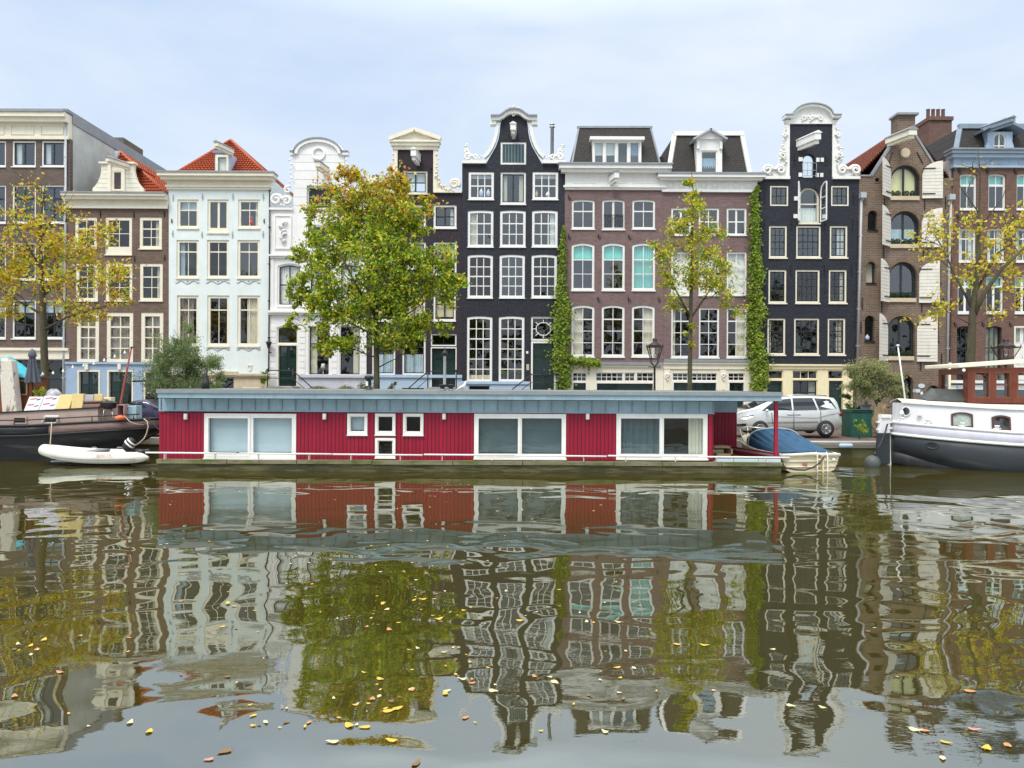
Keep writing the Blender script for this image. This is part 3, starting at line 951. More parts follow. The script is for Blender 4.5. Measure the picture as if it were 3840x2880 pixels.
for x0, x1 in ((1150, 1238), (1262, 1335)):
    h.win(x0, x1, 1447, 1500, 2, (1,), frame='ycream', fw=5, rise=12, sill=0, g='glassd')
h.wall([(1011, 1574), (1374, 1574), (1374, 1410), (1011, 1410)], M['lilac'], 'plinth')
h.cornice(1118, 1373, [(1406, 1416, .12)], 'lilac', 'plinth_moulding', ends=False)
def arch_band(h, cx, cy, rx, ry, w, out, mat, name, a0=0, a1=pi, n=22, inn=.1):
    A = []; B = []
    for i in range(n + 1):
        t = a0 + (a1 - a0) * i / n
        A.append(h.xz(cx + rx * cos(t), cy - ry * sin(t))); B.append(h.xz(cx + (rx - w) * cos(t), cy - (ry - w) * sin(t)))
    mb = MB()
    for i in range(n):
        mb.prism([A[i], A[i + 1], B[i + 1], B[i]], h.D - out, h.D + inn)
    return h.part(name, mb, M[mat])
arch_band(h, 1192, 578, 93, 61, 5, .20, 'lead', 'gable_coping')
arch_band(h, 1192, 578, 88, 56, 12, .15, 'white2', 'gable_moulding')
for x0, x1 in ((1089, 1106), (1279, 1307)): h.cornice(x0, x1, [(567, 571, .20, 1), (571, 583, .15)], ['white2', 'lead'], 'gable_shoulder', ends=False)
x_, z_ = h.xz(1195, 577)
h.part('roundel', MB().ring([(x_ + .40 * cos(t), z_ + .40 * sin(t)) for t in [2 * pi * i / 24 for i in range(24)]], [(x_ + .3 * cos(t), z_ + .3 * sin(t)) for t in [2 * pi * i / 24 for i in range(24)]], h.D - .1, h.D + .02), M['white2'])
h.hoist(1190, 615, 1.3, 20, 18, dx=12, hook=True)
for y in (580, 608, 640, 672, 705, 738, 770): h.slab('joint_line', 1104, 1290, y, y + 1.2, M['pipe'], .006, .01)
rn = random.Random(3)
def scrollwork(h, base, items, mat, name='carving'):
    for it in items:
        mb = MB()
        (cx, cy), r0, turns, a0, sg, th = it
        c = h.xz(cx, cy); P, T = spiral(c, r0 * h.s, r0 * h.s * .25, turns, a0, h.D - .10, th * h.s, sg)
        mb.tube(P, T, 7)
        h.part('scroll', mb, M[mat])
    for pts, sz in base:
        mb = MB()
        leafy(mb, [h.xz(*p) for p in pts], h.D - .10, sz * h.s, rn)
        h.part(name, mb, M[mat])
scrollwork(h, [([(1090, 590), (1096, 640), (1090, 690), (1075, 735)], 9), ([(1030, 760), (1060, 768), (1090, 770)], 10)],
           [((1038, 752), 22, 1.4, 0, 1, 8), ((1078, 756), 18, 1.3, pi, -1, 8), ((1082, 715), 14, 1.2, 1, 1, 7)], 'white2')
scrollwork(h, [([(1302, 590), (1298, 640), (1302, 690), (1315, 735)], 9)], [((1345, 755), 22, 1.4, pi, -1, 8), ((1310, 752), 18, 1.3, 0, 1, 8)], 'white2')
h.cornice(1012, 1100, [(780, 788, .14)], 'white2', 'shoulder_coping', ends=False)
h.slab('relief_panel', 1033, 1090, 812, 930, M['white2'], .04, .02); h.panels([(1030, 1094, 808, 934)], 'white2', 'panel_frame', .09, 4)
scrollwork(h, [([(1062, 918), (1060, 880), (1062, 835)], 15)], [((1062, 880), 12, 1, 0, 1, 4)], 'white2', 'relief')
h.cornice(1011, 1374, [(956, 962, .2), (962, 970, .1)], 'white2', 'string_course', ends=False)
h.cornice(1011, 1374, [(1166, 1174, .28), (1174, 1182, .16)], 'white2', 'string_course', ends=False)
for x in (1020, 1140, 1258, 1366): h.slab('pilaster', x - 7, x + 7, 972, 1166, M['white2'], .05)
for x in (1024, 1134, 1254, 1363):
    for y in range(1222, 1400, 23): h.slab('quoin', x - 11, x + 11, y, y + 19, M['white2'], .035)
h.pipe([(1013, 715), (1012, 1000), (1009, 1395)], .04, 'black')
h.body(790, M['white2'], 12)
stoop(h, 1030, 1122, 1450, 1.4, side=1)
lz = h.xz(1018, 1290)
lam = MB().tube([(lz[0], h.D, lz[1] - .5), (lz[0] - .02, h.D - .25, lz[1] - .55), (lz[0] - .05, h.D - .35, lz[1] - .3)], .03, 6)
lam.lathe((lz[0] - .05, h.D - .35, lz[1] - .28), [(.07, 0), (.16, .32), (.22, .34), (.03, .48), (.02, .55)], 6, smooth=False)
h.part('wall_lantern', lam, M['black'])

# 5: dark purple neck gable
h = House('dark purple brick neck gable house with cream pediment behind the big tree', 1374, 1733, M['br_purple'], DF + .03)
h.win(1513, 1603, 641, 727, 2, (1, 1), frame='cream', sash='dgreen', fw=7, bw=6, curtain=('blind', .4, 'curtainw'), g='glassr')
for x0, x1 in ((1395, 1482), (1510, 1597), (1625, 1712)):
    h.win(x0, x1, 768, 856, 2, (1, 1), frame='white', sash='darksash', fw=8, bw=6, g='glassr', curtain=('r', .2, 'curtainw') if x0 == 1625 else None)
    h.win(x0, x1, 908, 1030, 2, (1, 1), frame='white', sash='darksash', fw=7, curtain=('blind', .9, 'curtainw'))
    h.win(x0, x1 - 3, 1078, 1203, 2, (1, 1), frame='white', sash='darksash', fw=7, bw=5, curtain=('blind', .95, 'ycream'), mid=5)
for x0, x1 in ((1395, 1482), (1508, 1596)):
    h.win(x0, x1, 1250, 1407, 2, (1, 1), frame='white', sash='darksash', fw=7, curtain=('low', .5, 'bblind'), split=(.3, .7))
h.win(1615, 1712, 1252, 1298, 2, (1,), frame='white', sash='dgreen', fw=5, sill=0, name='fanlight', g='glassd')
h.door(1615, 1712, 1302, 1452, 'dgreen', 2, frame='white', fw=4)
h.wall([(1374, 1407), (1733, 1407), (1733, 722), (1630, 722), (1626, 690), (1626, 558), (1490, 558), (1490, 690), (1470, 722), (1374, 722)])
h.win(1508, 1590, 1455, 1500, 2, (1,), frame='darksash', fw=4, sill=0, g='glassd')
h.wall([(1374, 1574), (1733, 1574), (1733, 1407), (1374, 1407)], M['skyblue'], 'plinth')
h.cornice(1374, 1733, [(1405, 1416, .10)], 'skyblue', 'plinth_moulding', ends=False)
h.cornice(1480, 1636, [(531, 538, .36), (538, 550, .26), (550, 563, .14)], 'cream', 'pediment_base')
h.part('pediment', MB().prism([h.xz(1464, 531), h.xz(1652, 531), h.xz(1556, 497)][::-1], h.D - .16, h.D + .3), M['cream'])
for x0, x1 in ((1462, 1556), (1654, 1556)):
    A, B = h.xz(x0, 531), h.xz(x1, 496)
    h.part('pediment_moulding', MB().bar((A[0], h.D - .15, A[1] + .08), (B[0], h.D - .15, B[1] + .08), .5, .22), M['cream'])
h.slab('pilaster', 1474, 1491, 563, 722, M['cream'], .08); h.slab('pilaster', 1625, 1640, 563, 722, M['cream'], .08)
h.hoist(1550, 572, 1.3, 20, 24, dx=8, mat='white', cap='white')
scrollwork(h, [([(1640, 570), (1643, 620), (1640, 650)], 7), ([(1637, 650), (1650, 690), (1675, 710), (1700, 714)], 10)], [((1705, 692), 19, 1.6, -.6, 1, 7)], 'cream')
scrollwork(h, [([(1476, 570), (1470, 620), (1474, 650)], 7), ([(1474, 650), (1460, 690), (1435, 710), (1405, 714)], 10)], [((1400, 692), 19, 1.6, pi + .6, -1, 7)], 'cream')
h.part('gable_wing', MB().prism([h.xz(1630, 722), h.xz(1733, 722), h.xz(1690, 712), h.xz(1662, 698), h.xz(1648, 675), h.xz(1641, 640), h.xz(1630, 640)][::-1], h.D - .03, h.D + .25), M['cream'])
h.part('gable_wing', MB().prism([h.xz(1484, 722), h.xz(1374, 722), h.xz(1424, 712), h.xz(1452, 698), h.xz(1466, 675), h.xz(1473, 640), h.xz(1484, 640)], h.D - .03, h.D + .25), M['cream'])
for x0, x1 in ((1376, 1490), (1626, 1732)): h.cornice(x0, x1, [(716, 724, .14)], 'cream', 'shoulder_coping', ends=False)
h.anchors([(1500, 632), (1616, 632)], 20)
stoop(h, 1612, 1716, 1453, 1.2, side=-1)
h.body(730, M['br_purple'], 12)

# 6: black bell gable
h = House('black brick bell gable house with white curved coping and crest', 1733, 2118, M['br_black'], DF)
h.win(1877, 1973, 533, 617, 1, (1,), frame='white', fw=7, bars=False, sill=0, rec=.03)
X0, X1, Z0, Z1 = h.rect(1884, 1966, 540, 610)
hb = MB()
for k in range(7): hb.box(X0 + (X1 - X0) * k / 7 + .005, X0 + (X1 - X0) * (k + 1) / 7 - .005, h.D + .06, h.D + .09, Z0, Z1)
h.part('loft_hatch', hb, M['hatch'])
h.win(1757, 1852, 645, 748, 3, (1, 1), frame='white', fw=9, rec=.03, g='glassr', curtain=('blind', .15, 'curtainw'), bw=3.5)
h.win(1997, 2093, 645, 748, 3, (1, 1), frame='white', fw=9, rec=.03, g='glassr', curtain=('blind', .15, 'curtainw'), bw=3.5)
h.win(1877, 1972, 645, 766, 2, (1,), frame='white', sash='darksash', fw=7, fb=8, bw=6, g='glassr', curtain=[('l', .2, 'curtain'), ('r', .2, 'curtain')])
for x0, x1, cu in ((1754, 1850, ('l', .35, 'curtain')), (1875, 1971, None), (1995, 2091, ('r', .25, 'curtainw'))):
    h.win(x0, x1, 789, 926, 3, (1, 2), frame='white', fw=9, rise=3, rec=.03, bw=3.2, curtain=cu, g='glassr')
for x0, x1 in ((1753, 1848), (1873, 1968), (1993, 2088)):
    h.win(x0, x1, 955, 1117, 3, (2, 2), frame='white', fw=9, rise=4, rec=.03, bw=3.2, g='glassr' if x0 == 1873 else 'glass')
for x0, x1 in ((1751, 1846), (1870, 1966)):
    h.win(x0, x1, 1186, 1431, 3, (2, 4), frame='white', fw=9, rise=4, rec=.03, bw=3.2, sill=0, curtain=('low', .07, 'ycream') if x0 == 1751 else None)
h.door(1991, 2085, 1280, 1465, 'dgreen', 2, frame='white', fw=7, rows=3)
w = h.win(1991, 2085, 1187, 1278, 1, (1,), frame='white', fw=7, sill=0, bars=False, name='fanlight')
cx, cz = h.xz(2038, 1233); o8 = []
for i in range(8):
    t = pi / 8 + i * pi / 4; o8.append((cx + .46 * cos(t), cz + .40 * sin(t)))
tb = MB()
for i in range(8):
    a_, b_ = o8[i], o8[(i + 1) % 8]; tb.bar((a_[0], h.D + .1, a_[1]), (b_[0], h.D + .1, b_[1]), .05)
    m_ = ((a_[0] + b_[0]) / 2, (a_[1] + b_[1]) / 2); e = (cx + (m_[0] - cx) * 1.55, cz + (m_[1] - cz) * 1.5)
    tb.bar((m_[0], h.D + .105, m_[1]), (e[0], h.D + .105, e[1]), .045)
h.part('tracery', tb, M['white'], w)
L = [(1733, 615), (1822, 615), (1836, 590), (1848, 570), (1860, 548), (1869, 522), (1874, 495), (1876, 465), (1882, 452), (1893, 440), (1910, 432)]
Rr = [(2 * 1927.5 - x, y) for x, y in reversed(L[1:])] + [(2118, 615)]
h.wall([(1733, 1434)] + L + Rr + [(2118, 1434)])
h.win(1756, 1838, 1444, 1500, 1, (1,), frame='skyblue', fw=4, sill=0, bars=False, g='glassd')
h.wall([(1733, 1574), (2118, 1574), (2118, 1434), (1733, 1434)], M['skyblue'], 'plinth')
h.cornice(1733, 1988, [(1430, 1440, .08)], 'skyblue', 'plinth_moulding', ends=False)
# curved white coping
prof = [(1815, 590), (1830, 575), (1843, 555), (1854, 530), (1861, 505), (1865, 480), (1866, 462)]
def band(h, pts, w, out, mat, name, inn=.3):
    mb = MB(); P = [Vector(h.xz(*p)) for p in pts]; n = len(P)
    A = []; B = []
    for i in range(n):
        d_ = (P[min(i + 1, n - 1)] - P[max(i - 1, 0)]).normalized(); q_ = Vector((-d_.y, d_.x)) * w * h.s / 2
        A.append(P[i] + q_); B.append(P[i] - q_)
    for i in range(n - 1): mb.prism([tuple(A[i]), tuple(A[i + 1]), tuple(B[i + 1]), tuple(B[i])], h.D - out, h.D + inn)
    return h.part(name, mb, M[mat])
mir = lambda P: [(3855 - x, y) for x, y in P]
band(h, prof, 13, .14, 'white', 'gable_coping'); band(h, mir(prof), 13, .14, 'white', 'gable_coping')
top = [(1843, 447), (1872, 447), (1885, 440), (1897, 430), (1910, 424), (1927.5, 422)]
band(h, top + mir(top)[::-1][1:], 17, .3, 'white', 'gable_cornice')
for P in ([(1841, 440), (1873, 440), (1884, 433), (1898, 422), (1912, 416), (1927.5, 414)],):
    band(h, P + mir(P)[::-1][1:], 5, .42, 'lead', 'cornice_edge')
for x in (1850, 2005): h.slab('console', x - 11, x + 11, 455, 470, M['white'], .2, .3)
scrollwork(h, [([(1927, 440), (1927, 415), (1927, 402)], 10), ([(1927, 415), (1908, 405)], 8), ([(1927, 415), (1947, 405)], 8)], [((1927, 432), 9, 1, 0, 1, 5)], 'white', 'crest')
for sg in (0, 1):
    f_ = (lambda P: P) if not sg else mir
    g_ = lambda x: x if not sg else 3855 - x
    scrollwork(h, [(f_([(1742, 600), (1752, 575), (1752, 556), (1748, 548)]), 9), (f_([(1760, 598), (1790, 596), (1815, 588)]), 8)],
               [((g_(1755), 592), 14, 1.3, 0 if not sg else pi, 1 if not sg else -1, 7), ((g_(1783), 592), 10, 1.2, pi if not sg else 0, -1 if not sg else 1, 5), ((g_(1753), 572), 10, 1.2, 1, 1, 6)], 'white')
    h.cornice(*sorted((g_(1733), g_(1822))), [(604, 615, .2)], 'white', 'shoulder_coping', ends=False)
h.hoist(1924, 475, 1.2, 20, 22, dx=3, mat='white', cap='white')
c = W(2073, 0, DF + 1)
zz = W(2073, 605, DF + 1).z; z2 = W(2073, 478, DF + 1).z
h.part('flue', MB().lathe((c.x, DF + 1, zz), [(.105, -.5), (.105, z2 - zz), (.17, z2 - zz), (.17, z2 - zz + .06), (.09, z2 - zz + .07), (.09, z2 - zz + .16), (.17, z2 - zz + .17), (.13, z2 - zz + .24)], 12), M['steel'])
h.slab('house_number', 1973, 1981, 1317, 1326, M['white'], .02); h.slab('letter_plate', 1974, 1984, 1366, 1388, M['sand'], .03)
stoop(h, 1988, 2090, 1466, 1.2, side=-1)
h.body(625, M['br_black'], 12)

# 7: mauve house, wide mansard
h = House('mauve brick house with slate mansard and wide four light dormer', 2118, 2487, M['br_mauve'], DF - .02)
for x0, x1 in ((2144, 2230), (2371, 2457)): h.win(x0, x1, 748, 858, 2, (1, 1), frame='white', fw=7, rise=4, split=(.38, .62), g='glassr', sill=4.5)
h.win(2258, 2343, 748, 860, 2, (1,), frame='white', fw=7, rise=4, bars='french', g='glassr', sill=4.5)
X0, X1, Z0, Z1 = h.rect(2262, 2339, 805, 852); rb = MB().box(X0, X1, h.D - .03, h.D, Z1 - .03, Z1)
for k in range(12): rb.box(X0 + (X1 - X0) * (k + .5) / 12 - .012, X0 + (X1 - X0) * (k + .5) / 12 + .012, h.D - .025, h.D - .005, Z0, Z1 - .03)
h.part('balcony_rail', rb, M['black'])
for x0, x1 in ((2143, 2229), (2257, 2343), (2370, 2457)):
    h.win(x0, x1, 912, 1088, 2, (1, 2), frame='white', fw=8, rise=8, rec=.04, curtain=[('blind', .3, 'teal')] + ([('l', 1, 'aqua')] if x0 == 2370 else []), g='glassr', sill=5)
for x0, x1, cu in ((2143, 2229, ('l', .5, 'curtain')), (2256, 2342, None), (2369, 2455, ('r', .48, 'curtain'))):
    h.win(x0, x1, 1145, 1337, 2, (1, 3), frame='white', fw=8, rise=7, rec=.04, curtain=cu, sill=5)
h.wall([(2118, 1366), (2487, 1366), (2487, 700), (2118, 700)])
h.win(2147, 2200, 1397, 1430, 3, (2,), frame='white', fw=3, bw=2, sill=0, g='glassd', name='fanlight')
h.door(2147, 2200, 1433, 1565, 'dgreen', 2, frame='white', fw=3)
for x0, x1 in ((2234, 2337), (2342, 2382), (2387, 2452)): h.win(x0, x1, 1397, 1430, max(2, int((x1 - x0) / 18)), (2,), frame='white', fw=3, bw=2, sill=0, g='glassd', name='fanlight')
h.door(2234, 2452, 1434, 1565, 'dgreen', 4, frame='white', fw=4, rows=4, handle=False)
h.wall([(2118, 1574), (2487, 1574), (2487, 1366), (2118, 1366)], M['cream'], 'ground_floor')
h.cornice(2118, 2484, [(1358, 1368, .2, 1), (1368, 1377, .1)], ['cream', 'lead'], 'shop_cornice', ends=False)
h.cornice(2122, 2486, [(620, 626, .66, 1), (626, 640, .58), (640, 652, .4), (652, 698, .06), (698, 705, .2), (705, 713, .1)], ['white', 'lead'])
h.panels([(2146, 2236, 663, 688), (2300, 2350, 663, 688), (2372, 2462, 663, 688)], 'white', out=.09)
h.hoist(2313, 655, 1.2, 17, 22, dx=-16, mat='white')
h.anchors([(2132, 738), (2132, 885), (2244, 885), (2358, 887), (2242, 1120), (2356, 1120), (2470, 1122)], 14, 'black', True)
def mansard(h, bl, br, tl, tr, yb_, yt, setb, mat='slate', edge='lead', depth=11, ew=.06):
    D0 = h.D + .25
    A = W(bl, yb_, D0); B = W(br, yb_, D0); C_ = W(tr, yt, D0 + setb); E = W(tl, yt, D0 + setb)
    yb2 = h.D + depth
    mb = MB(); a2 = Vector((A.x, yb2, A.z)); b2 = Vector((B.x, yb2, B.z)); c2 = Vector((C_.x, yb2, C_.z)); e2 = Vector((E.x, yb2, E.z))
    mb.add([A, B, C_, E, a2, b2, c2, e2], [(0, 1, 2, 3), (1, 5, 6, 2), (4, 0, 3, 7), (3, 2, 6, 7)])
    h.part('mansard_roof', mb, M[mat])
    eb = MB().bar(E + Vector((-.1, 0, .05)), C_ + Vector((.1, 0, .05)), ew * 2, ew * 2); eb.bar(A, E, ew * 2, ew); eb.bar(B, C_, ew * 2, ew)
    h.part('roof_edge', eb, M[edge])
mansard(h, 2143, 2477, 2170, 2440, 624, 480, .9)
hh = House.__new__(House); hh.__dict__.update(h.__dict__); hh.D = DF + .2; hh.s = hh.D / F; hh.holes = []
for k, (x0, x1) in enumerate(((2227, 2266), (2269, 2311), (2314, 2357), (2360, 2400))): hh.win(x0, x1, 530, 621, 1, (1,), frame='white', fw=5, sill=0, bars=False, g='glassr', curtain=('blind', .55, 'curtainw') if k < 2 else ('r', 1, 'skyblue') if k == 3 else None)
hh.wall([(2222, 623), (2405, 623), (2405, 524), (2222, 524)], M['white'], 'dormer', th=1.4)
hh.cornice(2221, 2406, [(515, 527, .2)], 'white', 'dormer_cornice')
h.body(630, M['br_mauve'], 11.5, top=False)

# 8: mauve house, small dormer
h = House('mauve brick house with white edged mansard and pointed single dormer', 2487, 2842, M['br_mauve'], DF + .02)
for x0, x1 in ((2517, 2592), (2620, 2697), (2725, 2800)):
    h.win(x0, x1, 780, 882, 2, (1, 1), frame='white', fw=7, rec=.05, bw=3 if x0 == 2620 else 7, g='glassr', split=(.5, .5))
    h.win(x0, x1, 945, 1106, 2, (1, 2), frame='white', fw=6, rec=.05, curtain=[('blind', 1, 'curtainw')], sill=5)
for x0, x1, cu in ((2517, 2592, ('l', .2, 'curtain')), (2621, 2697, None), (2725, 2800, ('r', .5, 'curtain'))):
    h.win(x0, x1, 1155, 1340, 2, (1, 3), frame='white', fw=6, rec=.05, curtain=cu, sill=5)
h.wall([(2487, 1380), (2842, 1380), (2842, 710), (2487, 710)])
h.win(2522, 2690, 1399, 1428, 9, (2,), frame='white', fw=3, bw=2, sill=0, g='glassd', name='fanlight')
h.door(2522, 2690, 1431, 1565, 'dgreen', 4, frame='white', fw=4, rows=4, handle=False)
h.win(2731, 2793, 1399, 1428, 3, (2,), frame='white', fw=3, bw=2, sill=0, g='glassd', name='fanlight')
h.door(2731, 2793, 1431, 1565, 'dgreen', 2, frame='white', fw=4, lights=1)
h.wall([(2487, 1574), (2842, 1574), (2842, 1380), (2487, 1380)], M['cream'], 'ground_floor')
h.cornice(2487, 2838, [(1348, 1358, .24, 1), (1358, 1366, .18), (1366, 1384, .08)], ['cream', 'lead'], 'shop_cornice', ends=False)
for x in (2500, 2711):
    h.slab('pilaster', x - 12, x + 12, 1386, 1572, M['cream'], .06)
    scrollwork(h, [([(x, 1430), (x, 1412)], 7)], [((x, 1408), 8, 1.2, 0, 1, 3)], 'white', 'capital')
h.slab('brass_plate', 2706, 2717, 1460, 1473, M['sand'], .08)
h.cornice(2488, 2836, [(655, 661, .6, 1), (661, 672, .55), (672, 681, .35), (681, 712, .06), (712, 722, .16)], ['white', 'lead'])
for x in range(2514, 2830, 41):
    h.panels([(x - 13, x + 13, 684, 709)], 'white', out=.10, w=2)
    x_, z_ = h.xz(x, 697); T = [2 * pi * i / 14 for i in range(14)]
    h.part('frieze_disc', MB().prism([(x_ + .12 * cos(t), z_ + .12 * sin(t)) for t in T], h.D - .1, h.D), M['white'])
mansard(h, 2505, 2812, 2530, 2782, 658, 505, .8, edge='white', ew=.13)
hh = House.__new__(House); hh.__dict__.update(h.__dict__); hh.D = DF + .15; hh.s = hh.D / F; hh.holes = []
hh.win(2628, 2691, 564, 652, 1, (1,), frame='white', fw=5, sill=3, bars=False, g='glassr', curtain=('low', .75, 'skyblue'))
hh.wall([(2612, 656), (2708, 656), (2708, 520), (2612, 520)], M['white'], 'dormer', th=1.4)
hh.part('dormer_pediment', MB().prism([hh.xz(2608, 523), hh.xz(2712, 523), hh.xz(2662, 494)][::-1], hh.D - .12, hh.D + 1.6), M['white'])
for A_, B_ in (((2596, 527), (2664, 489)), ((2722, 527), (2658, 489))):
    a_, b_ = hh.xz(*A_), hh.xz(*B_); hh.part('dormer_roof', MB().bar((a_[0], hh.D + .6, a_[1]), (b_[0], hh.D + .6, b_[1]), 1.9, .1), M['pipe'])
for x in (2617, 2702): hh.slab('console', x - 5, x + 5, 532, 560, M['white'], .14)
h.part('roof_hut', MB().box(W(2477, 0, DF + 4).x, W(2525, 0, DF + 4).x, DF + 4, DF + 7, W(0, 660, DF + 4).z, W(0, 575, DF + 4).z), M['slate'])
h.body(663, M['br_mauve'], 11.5, top=False)

# 9: black neck gable with white carved wings
h = House('black brick neck gable house with white carved wings and open loft shutters', 2845, 3222, M['br_black'], DF)
for x0, x1 in ((2888, 2956), (3117, 3183)): h.win(x0, x1, 697, 772, 3, (2,), frame='cream', sash='darksash', fw=5, sill=0, g='glassr', rec=.02)
for (y0, y1, xs, rw) in ((847, 966, ((2884, 2951), (2986, 3078), (3112, 3178)), (2, 2)), (1012, 1136, ((2882, 2949), (2983, 3074), (3108, 3175)), (2, 2)), (1194, 1330, ((2878, 2945), (2978, 3072), (3104, 3170)), (2, 4))):
    for i, (x0, x1) in enumerate(xs):
        cu = {(847, 2): ('r', .5, 'curtainw'), (1194, 0): ('l', .2, 'curtain'), (1194, 2): ('r', .4, 'curtain'), (1012, 2): ('r', .25, 'curtain')}.get((y0, i))
        h.win(x0, x1, y0, y1, 4 if i == 1 else 3, rw, frame='cream', sash='darksash', fw=6, sill=5, g='glassr' if y0 == 847 else 'glass', bw=2, rec=.04, curtain=cu, mid=4)
h.win(3010, 3056, 577, 668, 2, (1,), frame='darksash', fw=4, rise=23, sill=0, bars=False, g='glassr', rec=.1)
h.win(2996, 3075, 702, 836, 1, (1, 1), frame='cream', fw=7, rise=38, sill=6, rec=.16, split=(.45, .55), g='glassr', curtain=('low', .45, 'curtainw'))
h.wall([(2845, 1369), (3203, 1369), (3222, 672), (3122, 672), (3122, 463), (2958, 463), (2958, 672), (2848, 672)])
X0, X1, Z0, Z1 = h.rect(3008, 3060, 612, 668)
rb = MB()
for z in (Z1, (Z0 + Z1) / 2, Z0 + .12): rb.tube([(X0, h.D - .08, z), (X1, h.D - .08, z)], .02, 5)
for k in range(4): x_ = X0 + (X1 - X0) * k / 3; rb.tube([(x_, h.D - .08, Z0 + .1), (x_, h.D - .08, Z1)], .015, 5)
h.part('balcony_rail', rb, M['pipe'])
for x, y in ((3002, 598), (3002, 656), (3068, 600), (3080, 600), (3066, 657), (3078, 657), (2985, 745), (2983, 811), (3091, 812)): h.slab('stone_block', x - 8, x + 8, y - 7.5, y + 7.5, M['white'], .06)
# loft shutters swung open
def leaf(h, px, y0, y1, wm, rise, l, o, side, mat, planks=False, iron=True, name='shutter', th=.05):
    """half of an arched shutter hinged at px; free edge moves l sideways and o towards the viewer"""
    hx, _ = h.xz(px, (y0 + y1) / 2); z0 = h.xz(px, y1)[1]; z1 = h.xz(px, y0)[1]
    ang = math.atan2(o, l)
    n = 8; prof = [(0, z0), (wm, z0)]
    # the outer (hinge) side is the low one when closed; swung open the profile is mirrored
    for i in range(n + 1):
        t = i / n
        prof.append((wm * (1 - t), z1 - rise * (1 - math.sqrt(max(0, 1 - (1 - t) ** 2)))) if False else (wm * (1 - t), z1 - rise + rise * math.sqrt(max(0, 1 - t * t))))
    mb = MB()
    def put(q, d): return Vector((hx + side * (q[0] * cos(ang)), h.D - .06 - q[0] * sin(ang) - d, q[1]))
    pr2 = prof
    tr = tessellate_polygon([[Vector((a_, b_, 0)) for a_, b_ in pr2]])
    k = len(pr2); vs = [put(q, 0) for q in pr2] + [put(q, th) for q in pr2]
    fs = [tuple(t_) for t_ in tr] + [tuple(i + k for i in reversed(t_)) for t_ in tr] + [(i, (i + 1) % k, (i + 1) % k + k, i + k) for i in range(k)]
    mb.add(vs, fs)
    s_ = h.part(name, mb, M[mat])
    if planks:
        ln = MB(); z = z0 + .18
        while z < z1 - rise * .3:
            wz = wm if z < z1 - rise else wm * math.sqrt(max(0, 1 - ((z - z1 + rise) / rise) ** 2))
            a_, b_ = put((.0, z), th + .003), put((wz, z), th + .003); ln.bar(a_, b_, .012, .018); z += .2
        h.part('plank_joint', ln, M['pipe'], s_)
    if iron:
        ib = MB()
        for t in (.12, .80 if rise < 1 else .62):
            z = z0 + (z1 - z0) * t; ib.bar(put((0, z), th + .02), put((wm * .62, z), th + .02), .03, .06)
        h.part('strap_hinge', ib, M['black'], s_)
    return s_
def leaf_glazed(h, px, y0, y1, wm, l, o, side):
    hx, _ = h.xz(px, (y0 + y1) / 2); z0 = h.xz(px, y1)[1]; z1 = h.xz(px, y0)[1]; ang = math.atan2(o, l)
    def put(a_, z): return Vector((hx + side * a_ * cos(ang), h.D - .05 - a_ * sin(ang), z))
    mb = MB(); r = wm
    P = [put(0, z0), put(wm, z0), put(wm, z1 - .02)] + [put(wm * (1 - i / 6), z1 - r * .8 + r * .8 * math.sqrt(max(0, 1 - (i / 6) ** 2))) for i in range(1, 7)]
    P.append(P[0])
    for i in range(len(P) - 1): mb.bar(P[i], P[i + 1], .06, .07)
    for t in (.33, .62): mb.bar(put(0, z0 + (z1 - z0) * t), put(wm, z0 + (z1 - z0) * t), .05, .06)
    o_ = h.part('glazed_shutter', mb, M['white'])
    Q = P[:-1]; k = MB().add(Q, [tuple(range(len(Q)))]); h.part('pane', k, M['glass'], o_, normals=False)
leaf_glazed(h, 2998, 690, 832, .62, .28, .56, -1)
leaf_glazed(h, 3076, 690, 832, .62, .10, .61, 1)
for x0, x1 in ((2873, 2937), (2972, 3066), (3105, 3163)):
    h.win(x0, x1, 1389, 1421, 1 if x1 - x0 < 80 else 3, (1,), frame='ycream', fw=3, sill=0, g='glassd', name='fanlight')
h.door(2873, 2937, 1425, 1563, 'dgreen', 1, frame='ycream', fw=3)
h.win(2972, 3066, 1425, 1520, 3, (1, 1), frame='ycream', sash='darksash', fw=3, sill=0, g='glassd', curtain=('r', .3, 'curtain'))
h.door(3105, 3163, 1425, 1563, 'dgreen', 1, frame='ycream', fw=3)
h.wall([(2845, 1574), (3196, 1574), (3203, 1369), (2845, 1369)], M['ycream'], 'ground_floor')
h.cornice(2858, 3201, [(1366, 1372, .16), (1372, 1384, .06)], 'ycream', 'shop_cornice', ends=False)
h.anchors([(2868, 742), (3201, 742), (2866, 842), (2969, 840), (3095, 840), (3198, 842), (2866, 1010), (2967, 1012), (3093, 1014), (3193, 1012), (2980, 600), (3098, 600)], 42)
